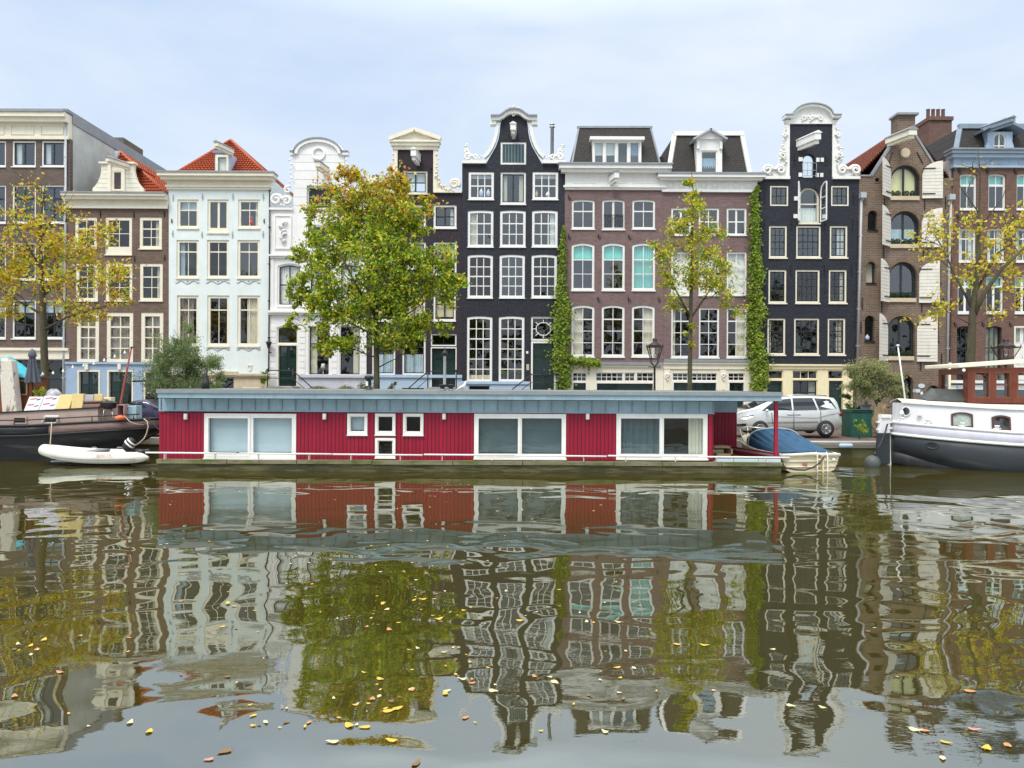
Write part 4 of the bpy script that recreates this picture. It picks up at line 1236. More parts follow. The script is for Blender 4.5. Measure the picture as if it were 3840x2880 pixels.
# crown
cp = [(2944, 452), (2963, 452)] + [(3042 - 78 * cos(t), 450 - 45 * sin(t)) for t in [pi * i / 14 for i in range(1, 14)]] + [(3122, 452), (3142, 452)]
h.part('gable_crown', MB().prism([h.xz(*p) for p in [(2950, 466), (3133, 466)] + cp[::-1]], h.D - .1, h.D + .3), M['white'])
cp2 = [(2938, 443), (2967, 443)] + [(3042 - 73 * cos(t), 443 - 42 * sin(t)) for t in [pi * i / 14 for i in range(1, 14)]] + [(3117, 443), (3147, 443)]
band(h, cp2, 9, .34, 'white', 'gable_cornice'); band(h, [(x, y - 6) for x, y in cp2], 4, .42, 'lead', 'cornice_edge')
scrollwork(h, [([(3000, 458), (3018, 448), (3036, 440)], 7), ([(3084, 458), (3066, 448), (3048, 440)], 7), ([(3030, 462), (3042, 440), (3042, 428)], 8)], [((3012, 446), 11, 1.3, 0, 1, 4), ((3072, 446), 11, 1.3, pi, -1, 4), ((3042, 446), 11, 1, 0, 1, 6)], 'white', 'crest')
m9 = lambda P: [(6081 - x, y) for x, y in P]
wing = [(2960, 668), (2856, 668), (2856, 640), (2868, 622), (2890, 620), (2905, 634), (2918, 622), (2924, 595), (2931, 560), (2938, 520), (2944, 480), (2947, 468), (2960, 468)]
h.part('gable_wing', MB().prism([h.xz(*p) for p in wing], h.D - .04, h.D + .25), M['white'])
h.part('gable_wing', MB().prism([h.xz(*p) for p in m9(wing)][::-1], h.D - .04, h.D + .25), M['white'])
for sg in (0, 1):
    f_ = (lambda P: P) if not sg else m9
    g_ = lambda x: x if not sg else 6081 - x
    k_ = 1 if not sg else -1; b_ = 0 if not sg else pi
    scrollwork(h, [(f_([(2946, 472), (2941, 500), (2938, 530)]), 8), (f_([(2938, 540), (2930, 570), (2926, 600)]), 10), (f_([(2945, 590), (2940, 620), (2930, 650)]), 9), (f_([(2900, 655), (2875, 655)]), 9)],
               [((g_(2876), 640), 19, 1.5, b_, k_, 7), ((g_(2935), 585), 13, 1.2, b_ + 1, k_, 6), ((g_(2925), 640), 17, 1.4, pi - b_, -k_, 7), ((g_(2941), 510), 9, 1.1, b_, k_, 5)], 'white')
h.cornice(2850, 2960, [(663, 673, .16)], 'white', 'shoulder_coping', ends=False); h.cornice(3120, 3222, [(663, 673, .16)], 'white', 'shoulder_coping', ends=False)
h.slab('pilaster', 2947, 2960, 466, 664, M['white'], .07); h.slab('pilaster', 3120, 3133, 466, 664, M['white'], .07)
h.hoist(3068, 510, 1.5, 22, 24, dx=-36, mat='white', cap='white')
h.body(680, M['br_black'], 12)
rz = h.xz(2900, 680)[1]

M['shutter'] = paint('cream plank shutter', (.74, .71, .62), .6, .08, streak=.2)
# 10: brick warehouse
h = House('brown brick warehouse with arched loft openings and pale plank shutters', 3214, 3574, M['br_ware'], DF - .02, 'warehouse')
cw = ((3339, 3451, 619, 735, 'yblind'), (3338, 3449, 791, 915, 'bblind'), (3333, 3439, 982, 1117, None), (3327, 3431, 1185, 1335, None))
for i, (x0, x1, y0, y1, cu) in enumerate(cw):
    w = h.win(x0, x1, y0, y1, 2, (1,), frame='darksash', fw=9, fb=5, rise=54, sill=0, bars='french', rec=.2, g='glassr' if 0 < i < 3 else 'glass', curtain=('blind', 1, cu) if cu == 'yblind' else ('low', .5, cu) if cu else None)
    h.slab('stone_sill', x0 - 2, x1 - 6, y1 + 1, y1 + 16, M['sand'], .10, .1)
sw = ((3254, 3290, 789, 862), (3248, 3284, 981, 1061), (3243, 3279, 1183, 1279))
for x0, x1, y0, y1 in sw: h.win(x0, x1, y0, y1, 1, (1,), frame='darksash', fw=3, rise=18, sill=4, bars=False, rec=.2, g='glassd' if y0 > 1100 else 'glass', curtain=('low', 1, 'curtain') if y0 == 981 else None)
for x0, x1, y0, y1 in ((3500, 3534, 789, 862), (3493, 3527, 981, 1061), (3486, 3520, 1183, 1279)): h.win(x0, x1, y0, y1, 1, (1,), frame='darksash', fw=3, rise=17, sill=4, bars=False, rec=.2)
h.win(3366, 3424, 1406, 1563, 2, (1,), frame='darksash', fw=4, rise=29, sill=0, bars='french', rec=.25, g='glassd', name='door')
h.win(3472, 3526, 1445, 1563, 1, (1,), frame='darksash', fw=4, rise=27, sill=0, bars=False, rec=.25, g='glassd', name='door')
x_, z_ = h.xz(3289, 675); T = [2 * pi * i / 16 for i in range(16)]
h.holes.append([(x_ + .13 * cos(t), z_ + .13 * sin(t)) for t in T])
h.wall([(3212, 1574), (3540, 1574), (3576, 668), (3534, 668), (3432, 508), (3432, 432), (3366, 432), (3366, 508), (3268, 660), (3222, 660)])
oc = MB().ring([(x_ + .2 * cos(t), z_ + .2 * sin(t)) for t in T], [(x_ + .13 * cos(t), z_ + .13 * sin(t)) for t in T], h.D - .03, h.D + .05); h.part('oculus', oc, M['br_ware'])
x_, z_ = h.xz(3395, 573)
h.part('roundel', MB().prism([(x_ + .28 * cos(t), z_ + .28 * sin(t)) for t in T], h.D - .04, h.D + .05), M['sand'])
h.part('brick_ring', MB().ring([(x_ + .38 * cos(t), z_ + .38 * sin(t)) for t in T], [(x_ + .285 * cos(t), z_ + .285 * sin(t)) for t in T], h.D - .03, h.D + .05), M['br_ware'])
M['vous'] = paint('arch brick', (.20, .14, .095), .9, .3, streak=.1, fine=9)
def vouss(h, x0, x1, ysp, ry, w=14):
    cx, rx = (x0 + x1) / 2, (x1 - x0) / 2 + w; n = 22; mb = MB()
    for i in range(n):
        t0, t1 = pi * (i + .08) / n, pi * (i + .92) / n
        q = [h.xz(cx + rx * cos(t), ysp - (ry + w) * sin(t)) for t in (t0, t1)] + [h.xz(cx + (rx - w) * cos(t), ysp - ry * sin(t)) for t in (t1, t0)]
        mb.prism(q, h.D - .025, h.D + .03)
    h.part('brick_arch', mb, M['vous'])
for x0, x1, y0, y1, _c in cw: vouss(h, x0, x1, y0 + 54, 54)
for x0, x1, y0, y1 in sw: vouss(h, x0, x1, y0 + 18, 18, 11)
vouss(h, 3366, 3424, 1435, 29); vouss(h, 3472, 3526, 1472, 27, 12)
for (x0, x1, y0, y1, _c), (a0, a1) in zip(cw, ((604, 743), (780, 926), (977, 1134), (1180, 1354))):
    leaf(h, x0, a0, a1, 1.16, .80, .875, .77, -1, 'shutter', True)
    leaf(h, x1 + 5, a0 + 2, a1 + 2, 1.17, .80, 1.17, .10, 1, 'shutter', True)
# gable coping and parapet
for P in ([(3268, 660), (3366, 506)], [(3432, 506), (3534, 668)]): band(h, P, 8, .06, 'lead', 'gable_coping')
h.slab('parapet_cap', 3360, 3440, 425, 433, M['lead'], .2, .9); h.slab('shoulder_coping', 3220, 3270, 656, 662, M['lead'], .06, .3)
st = h.rect(3367, 3431, 433, 510); h.part('gable_stack', MB().box(st[0], st[1], h.D + .31, h.D + .85, st[2], st[3]), M['br_ware'])
h.hoist(3424, 495, 1.6, 30, 20, dx=-34, mat='cream')
h.anchors([(3229, 765), (3317, 765), (3467, 765), (3545, 760), (3313, 945), (3463, 945), (3233, 1140), (3306, 1148), (3456, 1148), (3536, 1140), (3228, 1228), (3302, 1372), (3452, 1368), (3530, 1348)], 44)
for a_, b_ in (((3346, 570), (3330, 618)), ((3437, 570), (3460, 614))):
    A, B = h.xz(*a_), h.xz(*b_); h.part('wall_anchor', MB().bar((A[0], h.D - .04, A[1]), (B[0], h.D - .04, B[1]), .04), M['black'])
h.pipe([(3228, 745), (3222, 1000), (3213, 1362)], .075, hopper=(3231, 735))
h.pipe([(3563, 755), (3556, 1000), (3546, 1560)], .075, hopper=(3562, 742))
h.pipe([(3572, 700), (3566, 1000), (3556, 1360)], .06, 'wood')
h.pipe([(3557, 1362), (3556, 1560)], .09, 'ycream')
x_, z_ = h.xz(3455, 1447)
h.part('oval_plaque', MB().prism([(x_ + .2 * cos(t), z_ + .13 * sin(t)) for t in T], h.D - .04, h.D), M['bblind'])
for x0, x1, y0, y1, mt in ((3433, 3450, 1459, 1472, 'bblind'), (3424, 3431, 1459, 1471, 'pipe'), (3452, 3460, 1469, 1480, 'white')): h.slab('wall_plate', x0, x1, y0, y1, M[mt], .03)
h.body(668, M['br_ware'], 12, top=False)
zt = W(3268, 662, DF).z; x0, x1 = h.xz(3226, 662)[0], h.xz(3570, 668)[0]; A = W(3399, 478, DF + .5); xr, zr = A.x, A.z
ya, yb = DF + .35, DF + 12
h.part('roof', tiled((x0, yb, zt), (x0, ya, zt), (xr, ya, zr), (xr, yb, zr), 22, 46), M['tile2'])
h.part('roof', tiled((x1, ya, zt), (x1, yb, zt), (xr, yb, zr), (xr, ya, zr), 22, 46), M['tile2'])
ridge(h, [(xr, ya + .4, zr + .05), (xr, yb, zr + .05)], mat='tile2')

# 11: brown house on the right
h = House('red brown brick house with pale blue cornice and dark slate mansard', 3574, 4010, M['br_red'], DF + .02)
for x0, x1 in ((3600, 3664), (3707, 3773), (3813, 3880), (3920, 3985)):
    h.win(x0, x1, 651, 784, 2, (1, 1), frame='white', fw=6, rise=5, sill=6, rec=.12, g='glassr', curtain=('blind', .28, 'teal'), split=(.3, .7), mid=8)
for i, (x0, x1) in enumerate(((3596, 3661), (3703, 3769), (3810, 3876), (3917, 3982))):
    h.win(x0, x1, 857, 980, 2, (1, 1), frame='white', fw=6, rise=0, sill=6, rec=.12, g='glassr', split=(.28, .72), curtain=[('l', .3, 'curtainw'), ('r', .25, 'curtainw')])
    h.win(x0 - 4, x1 - 5, 1036, 1172, 2, (1, 1), frame='white', fw=6, sill=7, rec=.12, split=(.26, .74), bars='french', curtain=('blind', .25, 'teal'), mid=8)
    if i != 2: h.win(x0 - 8, x1 - 12, 1223, 1425, 3, (1, 1), frame='darksash', fw=3, rise=6, sill=0, rec=.14, split=(.4, .6), g='glassd', curtain=('low', 1, 'curtain') if i == 1 else None)
h.door(3802, 3872, 1223, 1425, 'white', 2, lights=1)
h.wall([(3545, 1428), (4010, 1428), (4010, 625), (3578, 625)])
h.win(3640, 4000, 1462, 1562, 4, (1,), frame='darksash', fw=4, sill=0, g='glassd', rec=.15)
h.wall([(3545, 1574), (4010, 1574), (4010, 1428), (3545, 1428)], M['white'], 'shop_front')
h.cornice(3560, 4010, [(1427, 1438, .22), (1438, 1444, .05, 1)], ['white', 'darksash'], 'shop_cornice', ends=False)
sb = h.slab('sign_board', 3562, 3720, 1444, 1461, M['white'], .06)
q = W(3622, 1452.5, DF)
M['grey'] = paint('grey lettering', (.36, .40, .45), .6, .05, streak=0)
lettering('lettering', 'BLUEI', .27, (q.x - .3, h.D - .075, q.z - .005), M['grey'], sb)
h.cornice(3577, 4010, [(566, 572, .62, 1), (572, 584, .55, 2), (584, 597, .38), (597, 622, .06), (622, 631, .16)], ['skyblue', 'lead', 'bluegrey'])
h.panels([(3606, 3694, 601, 619), (3712, 3786, 601, 619), (3816, 3890, 601, 619)], 'skyblue', out=.09, w=1.6)
h.anchors([(3596, 640), (3699, 640), (3804, 642), (3589, 810), (3798, 812), (3579, 1213), (3683, 1213), (3786, 1214)], 12, 'black', True)
mansard(h, 3584, 4006, 3600, 3996, 568, 478, .55, edge='bluegrey', ew=.14)
hh = House.__new__(House); hh.__dict__.update(h.__dict__); hh.D = DF + .18; hh.s = hh.D / F; hh.holes = []
hh.win(3727, 3774, 497, 566, 2, (1, 1), frame='white', fw=4, rise=22, sill=0, g='glassr', split=(.72, .28), bw=5)
hh.wall([(3696, 568), (3805, 568), (3801, 545), (3796, 530), (3798, 494), (3702, 494), (3704, 530), (3699, 545)], M['skyblue'], 'dormer', th=1.2)
A, B, C2 = hh.xz(3668, 497), hh.xz(3750, 455), hh.xz(3830, 497)
hh.part('dormer_roof', MB().bar((A[0], hh.D + .3, A[1]), (B[0], hh.D + .3, B[1]), 1.6, .14).bar((C2[0], hh.D + .3, C2[1]), (B[0], hh.D + .3, B[1]), 1.6, .14), M['bluegrey'])
hh.hoist(3800, 448, 1.7, 16, 16, dx=-40, mat='bluegrey')
h.body(575, M['br_red'], 12, top=False)
h.part('party_wall', MB().box(h.xz(3576, 0)[0] - .02, h.xz(3582, 0)[0], DF + .3, DF + 6, W(0, 690, DF).z, W(0, 572, DF).z), M['greyrender'])
a_, b_ = W(3457, 455, 51.5), W(3540, 612, 51.5)
cm = MB().box(a_.x, b_.x, 50.6, 53.5, STZ + 8, a_.z - .25); cm.box(a_.x - .06, b_.x + .06, 50.5, 53.6, a_.z - .25, a_.z)
ch = h.part('chimney', cm, M['br_red'])
for k in range(4):
    x = a_.x + .25 + k * (b_.x - a_.x - .5) / 3
    h.part('chimney_pot', MB().lathe((x, 51.2 + k * .0, a_.z - .01), [(.15, 0), (.12, .1), (.11, .65), (.14, .7)], 10), M['br_red'], ch)

# ------------------------------------------------------------------ trees and plants
def pick(rnd, pal):
    """pal: list of (weight, rgb)"""
    t = rnd.random() * sum(p[0] for p in pal)
    for w_, c in pal:
        t -= w_
        if t <= 0: break
    k = rnd.uniform(.75, 1.3)
    return tuple(x * k * rnd.uniform(.93, 1.07) for x in c)


def add_leaf(mb, c, size, rnd, col, up=.3, face=None, asp=.55):
    n = Vector((rnd.gauss(0, 1), rnd.gauss(0, 1), rnd.gauss(0, 1) + up))
    if face is not None: n = n * .55 + face
    if n.length < 1e-4: n = Vector((0, 0, 1))
    n.normalize()
    t = n.orthogonal().normalized(); t.rotate(Matrix.Rotation(rnd.uniform(0, 2 * pi), 3, n))
    s_ = n.cross(t); L = size * rnd.uniform(.65, 1.25); w_ = L * asp
    fold = n * L * .14
    b = len(mb.v)
    mb.v += [c - t * L * .5, c + s_ * w_ * .5 + fold, c + t * L * .5 - n * L * .1, c - s_ * w_ * .5 + fold]
    mb.f += [[b, b + 1, b + 2], [b, b + 2, b + 3]]
    mb.m += [0, 0]; mb.s += [False, False]
    mb.c += [col] * 4


def limb(mb, a, b, r0, r1, rnd, sag=.12, n=6, k=5):
    a, b = Vector(a), Vector(b); L = (b - a).length
    o = Vector((rnd.uniform(-1, 1), rnd.uniform(-1, 1), rnd.uniform(-.3, .8))) * L * sag
    P = []; T = []
    for i in range(k + 1):
        t = i / k
        p = a.lerp(b, t) + o * sin(pi * t) + Vector((rnd.uniform(-1, 1), rnd.uniform(-1, 1), rnd.uniform(-1, 1))) * L * .018 * (0 < i < k)
        P.append(p); T.append(r0 + (r1 - r0) * t ** .8)
    mb.tube(P, T, n)
    return P


def tree(name, label, D, trunk, blobs, nleaf, size, pal, rnd, depth=.8, limbs=(), clusters=5, spread=.32, cat='tree', twig=3, top_pal=None, ytop=None, group=None, asp=.6, barkmat='trunk', twr=.012, zbase=None, crown='crown'):
    """trunk: list of (px, py, radius m); limbs: lists of the same; blobs: (px, py, rx, ry, weight)"""
    s_ = D / F
    base = W(trunk[0][0], trunk[0][1], D); base.z = STZ if zbase is None else zbase
    root = thing(name, label, cat, base, group)
    tb = MB(); P = [W(x, y, D) for x, y, r in trunk]; T = [r for x, y, r in trunk]
    P = [Vector((P[0].x, D, base.z - .05))] + P; T = [T[0] * 1.35] + T
    tb.tube(P, T, 10)
    nodes_ = []
    for i in range(1, len(P) - 1):
        for k in range(4):
            nodes_.append((P[i].lerp(P[i + 1], k / 4), T[i] + (T[i + 1] - T[i]) * k / 4))
    for lb in limbs:
        Q = [W(x, y, D + dd) for x, y, r, dd in lb]; tb.tube(Q, [q[2] for q in lb], 7)
        for i in range(len(Q) - 1):
            for k in range(3): nodes_.append((Q[i].lerp(Q[i + 1], k / 3), lb[i][2] + (lb[i + 1][2] - lb[i][2]) * k / 3))
    lv = MB(); tw = sum(b[2] * b[3] * (b[4] if len(b) > 4 else 1) for b in blobs)
    for bl in blobs:
        bx, by, rx, ry = bl[:4]; wt = bl[4] if len(bl) > 4 else 1
        n = int(nleaf * rx * ry * wt / tw)
        nc = max(2, int(clusters * (rx * ry / 9000) ** .6 + 1))
        for c_ in range(nc):
            while True:
                u = Vector((rnd.uniform(-1, 1), rnd.uniform(-1, 1), rnd.uniform(-1, 1)))
                if u.length < 1: break
            c = W(bx + u.x * rx * .8, by + u.z * ry * .8, D); c.y += u.y * rx * s_ * depth
            # a limb from the trunk, rising outward
            best = None
            for p, r in nodes_:
                d_ = c - p; hz = math.hypot(d_.x, d_.y)
                cost = d_.length + (1.6 * max(0, .35 * hz - d_.z))
                if best is None or cost < best[0]: best = (cost, p, r)
            L = (c - best[1]).length
            pts = limb(tb, best[1], c, min(best[2] * .6, .012 + .014 * L), .008, rnd)
            if L > .6: nodes_ += [(pts[3], .018), (pts[4], .013)]
            m_ = n // nc; cr = spread * (rx * s_) * rnd.uniform(.8, 1.25)
            subs = []
            for t_ in range(twig):
                e = c + Vector((rnd.gauss(0, 1), rnd.gauss(0, 1), rnd.gauss(0, .8) + .15)) * cr * 1.1
                limb(tb, pts[rnd.choice((3, 4, 5))], e, twr, twr * .35, rnd, .1, 4, 3); subs.append(e)
            for j in range(m_):
                q = c.lerp(rnd.choice(subs), rnd.uniform(.15, 1.1)) if subs else c
                q = q + Vector((rnd.gauss(0, 1), rnd.gauss(0, 1), rnd.gauss(0, .8))) * cr * .42
                pl = pal
                if top_pal is not None:
                    hfrac = (q.z - W(0, ytop[1], D).z) / (W(0, ytop[0], D).z - W(0, ytop[1], D).z)
                    if rnd.random() < hfrac: pl = top_pal
                add_leaf(lv, q, size, rnd, pick(rnd, pl), asp=asp)
    tb.build('trunk', M[barkmat], root, normals=False)
    lv.build(crown, M['leaf'], root, normals=False)
    return root


GRN = (.22, .36, .024); YGR = (.53, .57, .03); YEL = (.66, .50, .04); ORA = (.62, .29, .05); DGR = (.10, .15, .018); BRN = (.30, .15, .05)
r_ = random.Random(21)
tree('big_autumn_tree', 'large full crowned tree turning from green to orange at its top', 33.5,
     [(1413, 1462, .14), (1411, 1300, .125), (1409, 1200, .115), (1411, 1080, .10), (1406, 950, .08), (1400, 820, .05), (1398, 720, .025)],
     [(1315, 715, 95, 80), (1440, 700, 100, 75), (1400, 800, 170, 90), (1250, 850, 120, 100), (1540, 820, 105, 95), (1190, 1000, 115, 100, .9), (1400, 960, 190, 130), (1590, 985, 125, 105), (1180, 1150, 105, 95),
      (1330, 1130, 150, 120), (1510, 1130, 150, 115), (1665, 1075, 95, 75), (1270, 1265, 100, 55, .9), (1440, 1270, 130, 50, .8), (1590, 1225, 95, 60), (1125, 1090, 60, 60), (1215, 1310, 60, 30, .8), (1740, 1055, 30, 28), (1655, 1235, 45, 30), (1600, 755, 38, 40), (1105, 950, 35, 30), (1098, 1205, 38, 26), (1270, 645, 26, 34), (1480, 640, 30, 34), (1685, 985, 32, 30), (1160, 870, 36, 40), (1525, 1300, 50, 26)],
     29000, .18, [(5, GRN), (4, YGR), (.8, DGR), (1., YEL)], r_, top_pal=[(3, ORA), (2, YEL), (2, YGR), (.5, BRN)], ytop=(620, 850), clusters=13, spread=.235, twig=4, limbs=[[(1409, 1190, .07, 0), (1330, 1060, .05, -.6), (1250, 900, .025, -.9)], [(1410, 1170, .07, 0), (1500, 1040, .05, .5), (1570, 880, .02, .8)], [(1411, 1260, .05, 0), (1290, 1200, .03, .6), (1170, 1140, .015, .8)], [(1411, 1240, .05, 0), (1540, 1170, .03, -.5), (1660, 1080, .012, -.8)]])
r_ = random.Random(5)
tree('sparse_autumn_tree', 'half bare tree with yellow and orange leaves before the brown brick houses', 33.2,
     [(172, 1480, .16), (163, 1250, .14), (158, 1100, .12), (155, 980, .085), (150, 880, .06), (160, 760, .035), (178, 640, .012)],
     [(55, 950, 90, 70), (190, 930, 90, 80), (310, 930, 90, 70), (60, 1070, 90, 60), (240, 1050, 110, 60), (400, 1030, 80, 60), (440, 1115, 60, 35), (270, 1165, 110, 35), (30, 1160, 60, 45), (380, 880, 60, 45, .7),
      (140, 830, 100, 60, .7), (160, 730, 90, 60, .22), (270, 790, 60, 60, .3), (40, 830, 60, 60, .5), (345, 1190, 50, 25), (-60, 1020, 70, 110)],
     5600, .165, [(3.5, YGR), (5, YEL), (1.6, ORA), (.6, GRN)], r_, clusters=9, spread=.40, twig=4,
     limbs=[[(160, 1240, .06, 0), (250, 1190, .04, -.3), (400, 1145, .02, -.6)], [(160, 1180, .06, 0), (70, 1130, .035, .4), (0, 1080, .02, .5)], [(158, 1110, .06, 0), (220, 1060, .04, .5), (330, 980, .02, .8)], [(156, 1010, .05, 0), (90, 900, .03, -.3), (40, 800, .012, -.4)], [(150, 900, .04, 0), (220, 780, .02, .3), (260, 700, .008, .4)]])
r_ = random.Random(8)
tree('slender_tree', 'slender upright tree with thin green yellow crown before the mauve houses', 33.8,
     [(2586, 1475, .105), (2588, 1300, .095), (2590, 1180, .085), (2593, 1000, .06), (2596, 850, .042), (2600, 720, .025), (2592, 640, .01)],
     [(2592, 690, 36, 50, 1.1), (2605, 790, 50, 60), (2550, 860, 60, 50), (2645, 880, 60, 50), (2600, 940, 90, 50), (2480, 960, 45, 40), (2690, 990, 70, 55, .8), (2560, 1030, 80, 50), (2650, 1080, 90, 55, .8), (2500, 1060, 50, 50), (2730, 1110, 55, 40, .7), (2440, 930, 28, 28, .8),
      (2600, 1260, 28, 55, .6), (2540, 1130, 60, 40, .6), (2765, 1150, 40, 25, .6)],
     4700, .155, [(4, GRN), (4, YGR), (2, YEL), (.8, ORA)], r_, clusters=7, spread=.42,
     limbs=[[(2590, 1190, .05, 0), (2530, 1080, .035, -.4), (2450, 950, .015, -.6)], [(2590, 1195, .05, 0), (2660, 1090, .03, .4), (2740, 1010, .012, .6)]])
r_ = random.Random(31)
tree('forked_tree', 'forked thick trunked tree with few pale yellow leaves beside the brick warehouse', 32.6,
     [(3632, 1480, .19), (3642, 1300, .17), (3646, 1190, .15), (3655, 1100, .11), (3668, 980, .085), (3672, 820, .06), (3676, 660, .03), (3665, 540, .01)],
     [(3470, 870, 60, 45), (3550, 880, 60, 60), (3500, 950, 60, 50), (3500, 1170, 60, 40), (3560, 1130, 60, 40), (3640, 850, 70, 60, .7), (3760, 860, 80, 60, .8), (3720, 1000, 80, 60), (3620, 1040, 80, 50), (3790, 1100, 60, 60), (3740, 1170, 60, 40, .8), (3700, 940, 60, 50), (3820, 960, 60, 80), (3860, 820, 50, 80), (3640, 650, 70, 90, .10)],
     1350, .19, [(5, YEL), (3, YGR), (1, (.55, .47, .10))], r_, clusters=7, spread=.45,
     limbs=[[(3650, 1185, .12, 0), (3690, 1100, .10, -.3), (3755, 1010, .075, -.5), (3850, 920, .05, -.7)], [(3660, 1090, .06, 0), (3740, 950, .045, .4), (3830, 890, .03, .6)], [(3642, 1150, .06, 0), (3590, 1050, .045, .3), (3535, 930, .03, .5), (3480, 840, .012, .6)], [(3672, 800, .03, 0), (3600, 700, .018, .3), (3580, 620, .006, .3)], [(3672, 860, .03, 0), (3760, 740, .018, -.3), (3790, 650, .006, -.3)]])
OL = (.25, .34, .14)
r_ = random.Random(77)
tree('bushy_shrub', 'dense grey green bushy shrub in front of the pale mint house', 37,
     [(700, 1480, .06), (698, 1400, .05), (695, 1300, .03), (690, 1220, .01)],
     [(695, 1255, 34, 55, .8), (690, 1330, 75, 70), (640, 1390, 70, 60), (755, 1385, 65, 65), (690, 1430, 120, 50), (800, 1440, 45, 40), (590, 1440, 40, 40), (600, 1370, 35, 40, .6)],
     26000, .095, [(4, OL), (3, (.20, .28, .10)), (1.2, (.36, .43, .20))], r_, clusters=9, spread=.38, cat='shrub', asp=.4, depth=1)
r_ = random.Random(78)
tree('olive_tree', 'low olive tree with twisted trunk behind the dark green planter box', 34.2,
     [(3296, 1545, .09), (3292, 1515, .08), (3275, 1485, .06), (3240, 1455, .03)],
     [(3258, 1400, 70, 36), (3330, 1410, 55, 40), (3215, 1440, 45, 35), (3365, 1455, 38, 50, .7), (3290, 1445, 80, 40), (3200, 1405, 30, 40, .5), (3385, 1500, 25, 40, .6)],
     15000, .10, [(4, (.42, .40, .18)), (3, OL), (1, (.46, .46, .26))], r_, clusters=9, spread=.4, asp=.36, depth=.9, limbs=[[(3292, 1515, .06, 0), (3315, 1475, .045, .2), (3345, 1430, .02, .3)], [(3294, 1520, .05, 0), (3296, 1470, .04, -.2), (3290, 1420, .015, -.3)]])
r_ = random.Random(79)
def plant(name, label, px, py, D, blobs, n, size, pal, group=None, cat='plant', zbase=None, asp=.5):
    return tree(name, label, D, [(px, py, .02), (px, py - 8, .014), (px, py - 16, .008)], blobs, n, size, pal, r_, clusters=7, spread=.42, cat=cat, twig=2, zbase=zbase, asp=asp, twr=.005, crown='foliage')
plant('small_bush', 'small dark green bush between silver car and planter', 3190, 1535, 34.6, [(3185, 1500, 24, 28), (3195, 1525, 26, 24)], 1500, .07, [(3, DGR), (2, (.09, .15, .03))], cat='bush')
plant('quay_weed', 'tall bright green weed in front of the dark green planter', 3222, 1622, 32.2, [(3212, 1590, 10, 26), (3240, 1595, 12, 22), (3230, 1616, 36, 9)], 1000, .06, [(3, (.20, .32, .04)), (2, YGR)])
plant('tree_pit_plant', 'low creeping plant around the foot of the large tree', 1400, 1470, 33.3, [(1340, 1462, 45, 10), (1400, 1458, 45, 14), (1455, 1462, 35, 12), (1480, 1440, 8, 22, .4)], 1300, .08, [(3, (.13, .17, .03)), (1, BRN), (1, DGR)])
plant('yellow_green_plant', 'bright yellow green leafy plant beside the wooden deckhouse', 144, 1490, 28.3, [(144, 1470, 20, 15), (135, 1478, 14, 9), (153, 1460, 10, 10)], 420, .075, [(3, (.42, .46, .02)), (1, (.30, .36, .02))], zbase=1.8)
plant('climbing_rose', 'leafy rose bush climbing beside the cellar door of the mint house', 985, 1475, 45.4, [(985, 1430, 22, 40), (992, 1400, 14, 20), (975, 1465, 16, 15)], 700, .09, [(3, GRN), (2, DGR)], cat='climber')

def ivy(label, D, path, n, pal, rnd):
    base = W(path[0][0], 1560, D); base.z = STZ + .13
    root = thing('ivy', label, 'ivy', base)
    st = MB(); st.tube([W(path[0][0], 1560, D + .15)] + [W(x, y, D + .15) for x, y, w_ in path], [.05] + [.04 - .03 * i / len(path) for i in range(len(path))], 6)
    st.build('stem', M['trunk'], root, normals=False)
    lv = MB(); s_ = D / F
    tot = sum((abs(path[i + 1][1] - path[i][1]) + abs(path[i + 1][0] - path[i][0])) * (path[i][2] + path[i + 1][2]) for i in range(len(path) - 1))
    for i in range(len(path) - 1):
        a, b = path[i], path[i + 1]
        k = int(n * (abs(b[1] - a[1]) + abs(b[0] - a[0])) * (a[2] + b[2]) / tot)
        for j in range(k):
            t = rnd.random(); w_ = a[2] + (b[2] - a[2]) * t
            lump = .85 + .45 * sin(t * 7 + i * 2.1) * cos(t * 17 + i * 1.3) + (.5 if rnd.random() < .10 else 0)
            off = max(-1.25, min(1.25, rnd.gauss(0, .5))) * w_ * lump
            hz = abs(b[0] - a[0]) > abs(b[1] - a[1])
            px = a[0] + (b[0] - a[0]) * t + (0 if hz else off); py = a[1] + (b[1] - a[1]) * t + (off if hz else rnd.uniform(-6, 6))
            bul = max(0, 1 - (off / (w_ * 1.2)) ** 2)
            p = W(px, py, D); p.y = D + .15 - rnd.random() * (.12 + .45 * bul * min(1, w_ / 30))
            add_leaf(lv, p, .17, rnd, pick(rnd, pal), up=.2, face=Vector((0, -.9, .45)), asp=.8)
    lv.build('foliage', M['leaf'], root, normals=False)
IV = [(4, (.20, .32, .03)), (3, (.32, .43, .035)), (1.3, (.11, .17, .02)), (.8, (.45, .48, .05))]
ivy('green ivy column between the black bell gable house and the mauve house', 45.75, [(2112, 1475, 18), (2114, 1420, 28), (2102, 1340, 35), (2104, 1240, 34), (2112, 1150, 28), (2104, 1100, 22), (2106, 1030, 13), (2108, 960, 14), (2113, 880, 7), (2114, 850, 3), (2112, 1345, 1), (2140, 1352, 14), (2200, 1358, 20), (2250, 1362, 13)], 6200, IV, random.Random(41))
ivy('tall green ivy column beside the black house with carved wings', 45.7, [(2842, 1470, 20), (2850, 1420, 32), (2842, 1330, 33), (2830, 1230, 25), (2840, 1180, 32), (2830, 1080, 23), (2840, 1040, 28), (2832, 950, 18), (2830, 860, 20), (2836, 790, 13), (2828, 740, 14), (2842, 700, 6)], 7500, IV, random.Random(42))

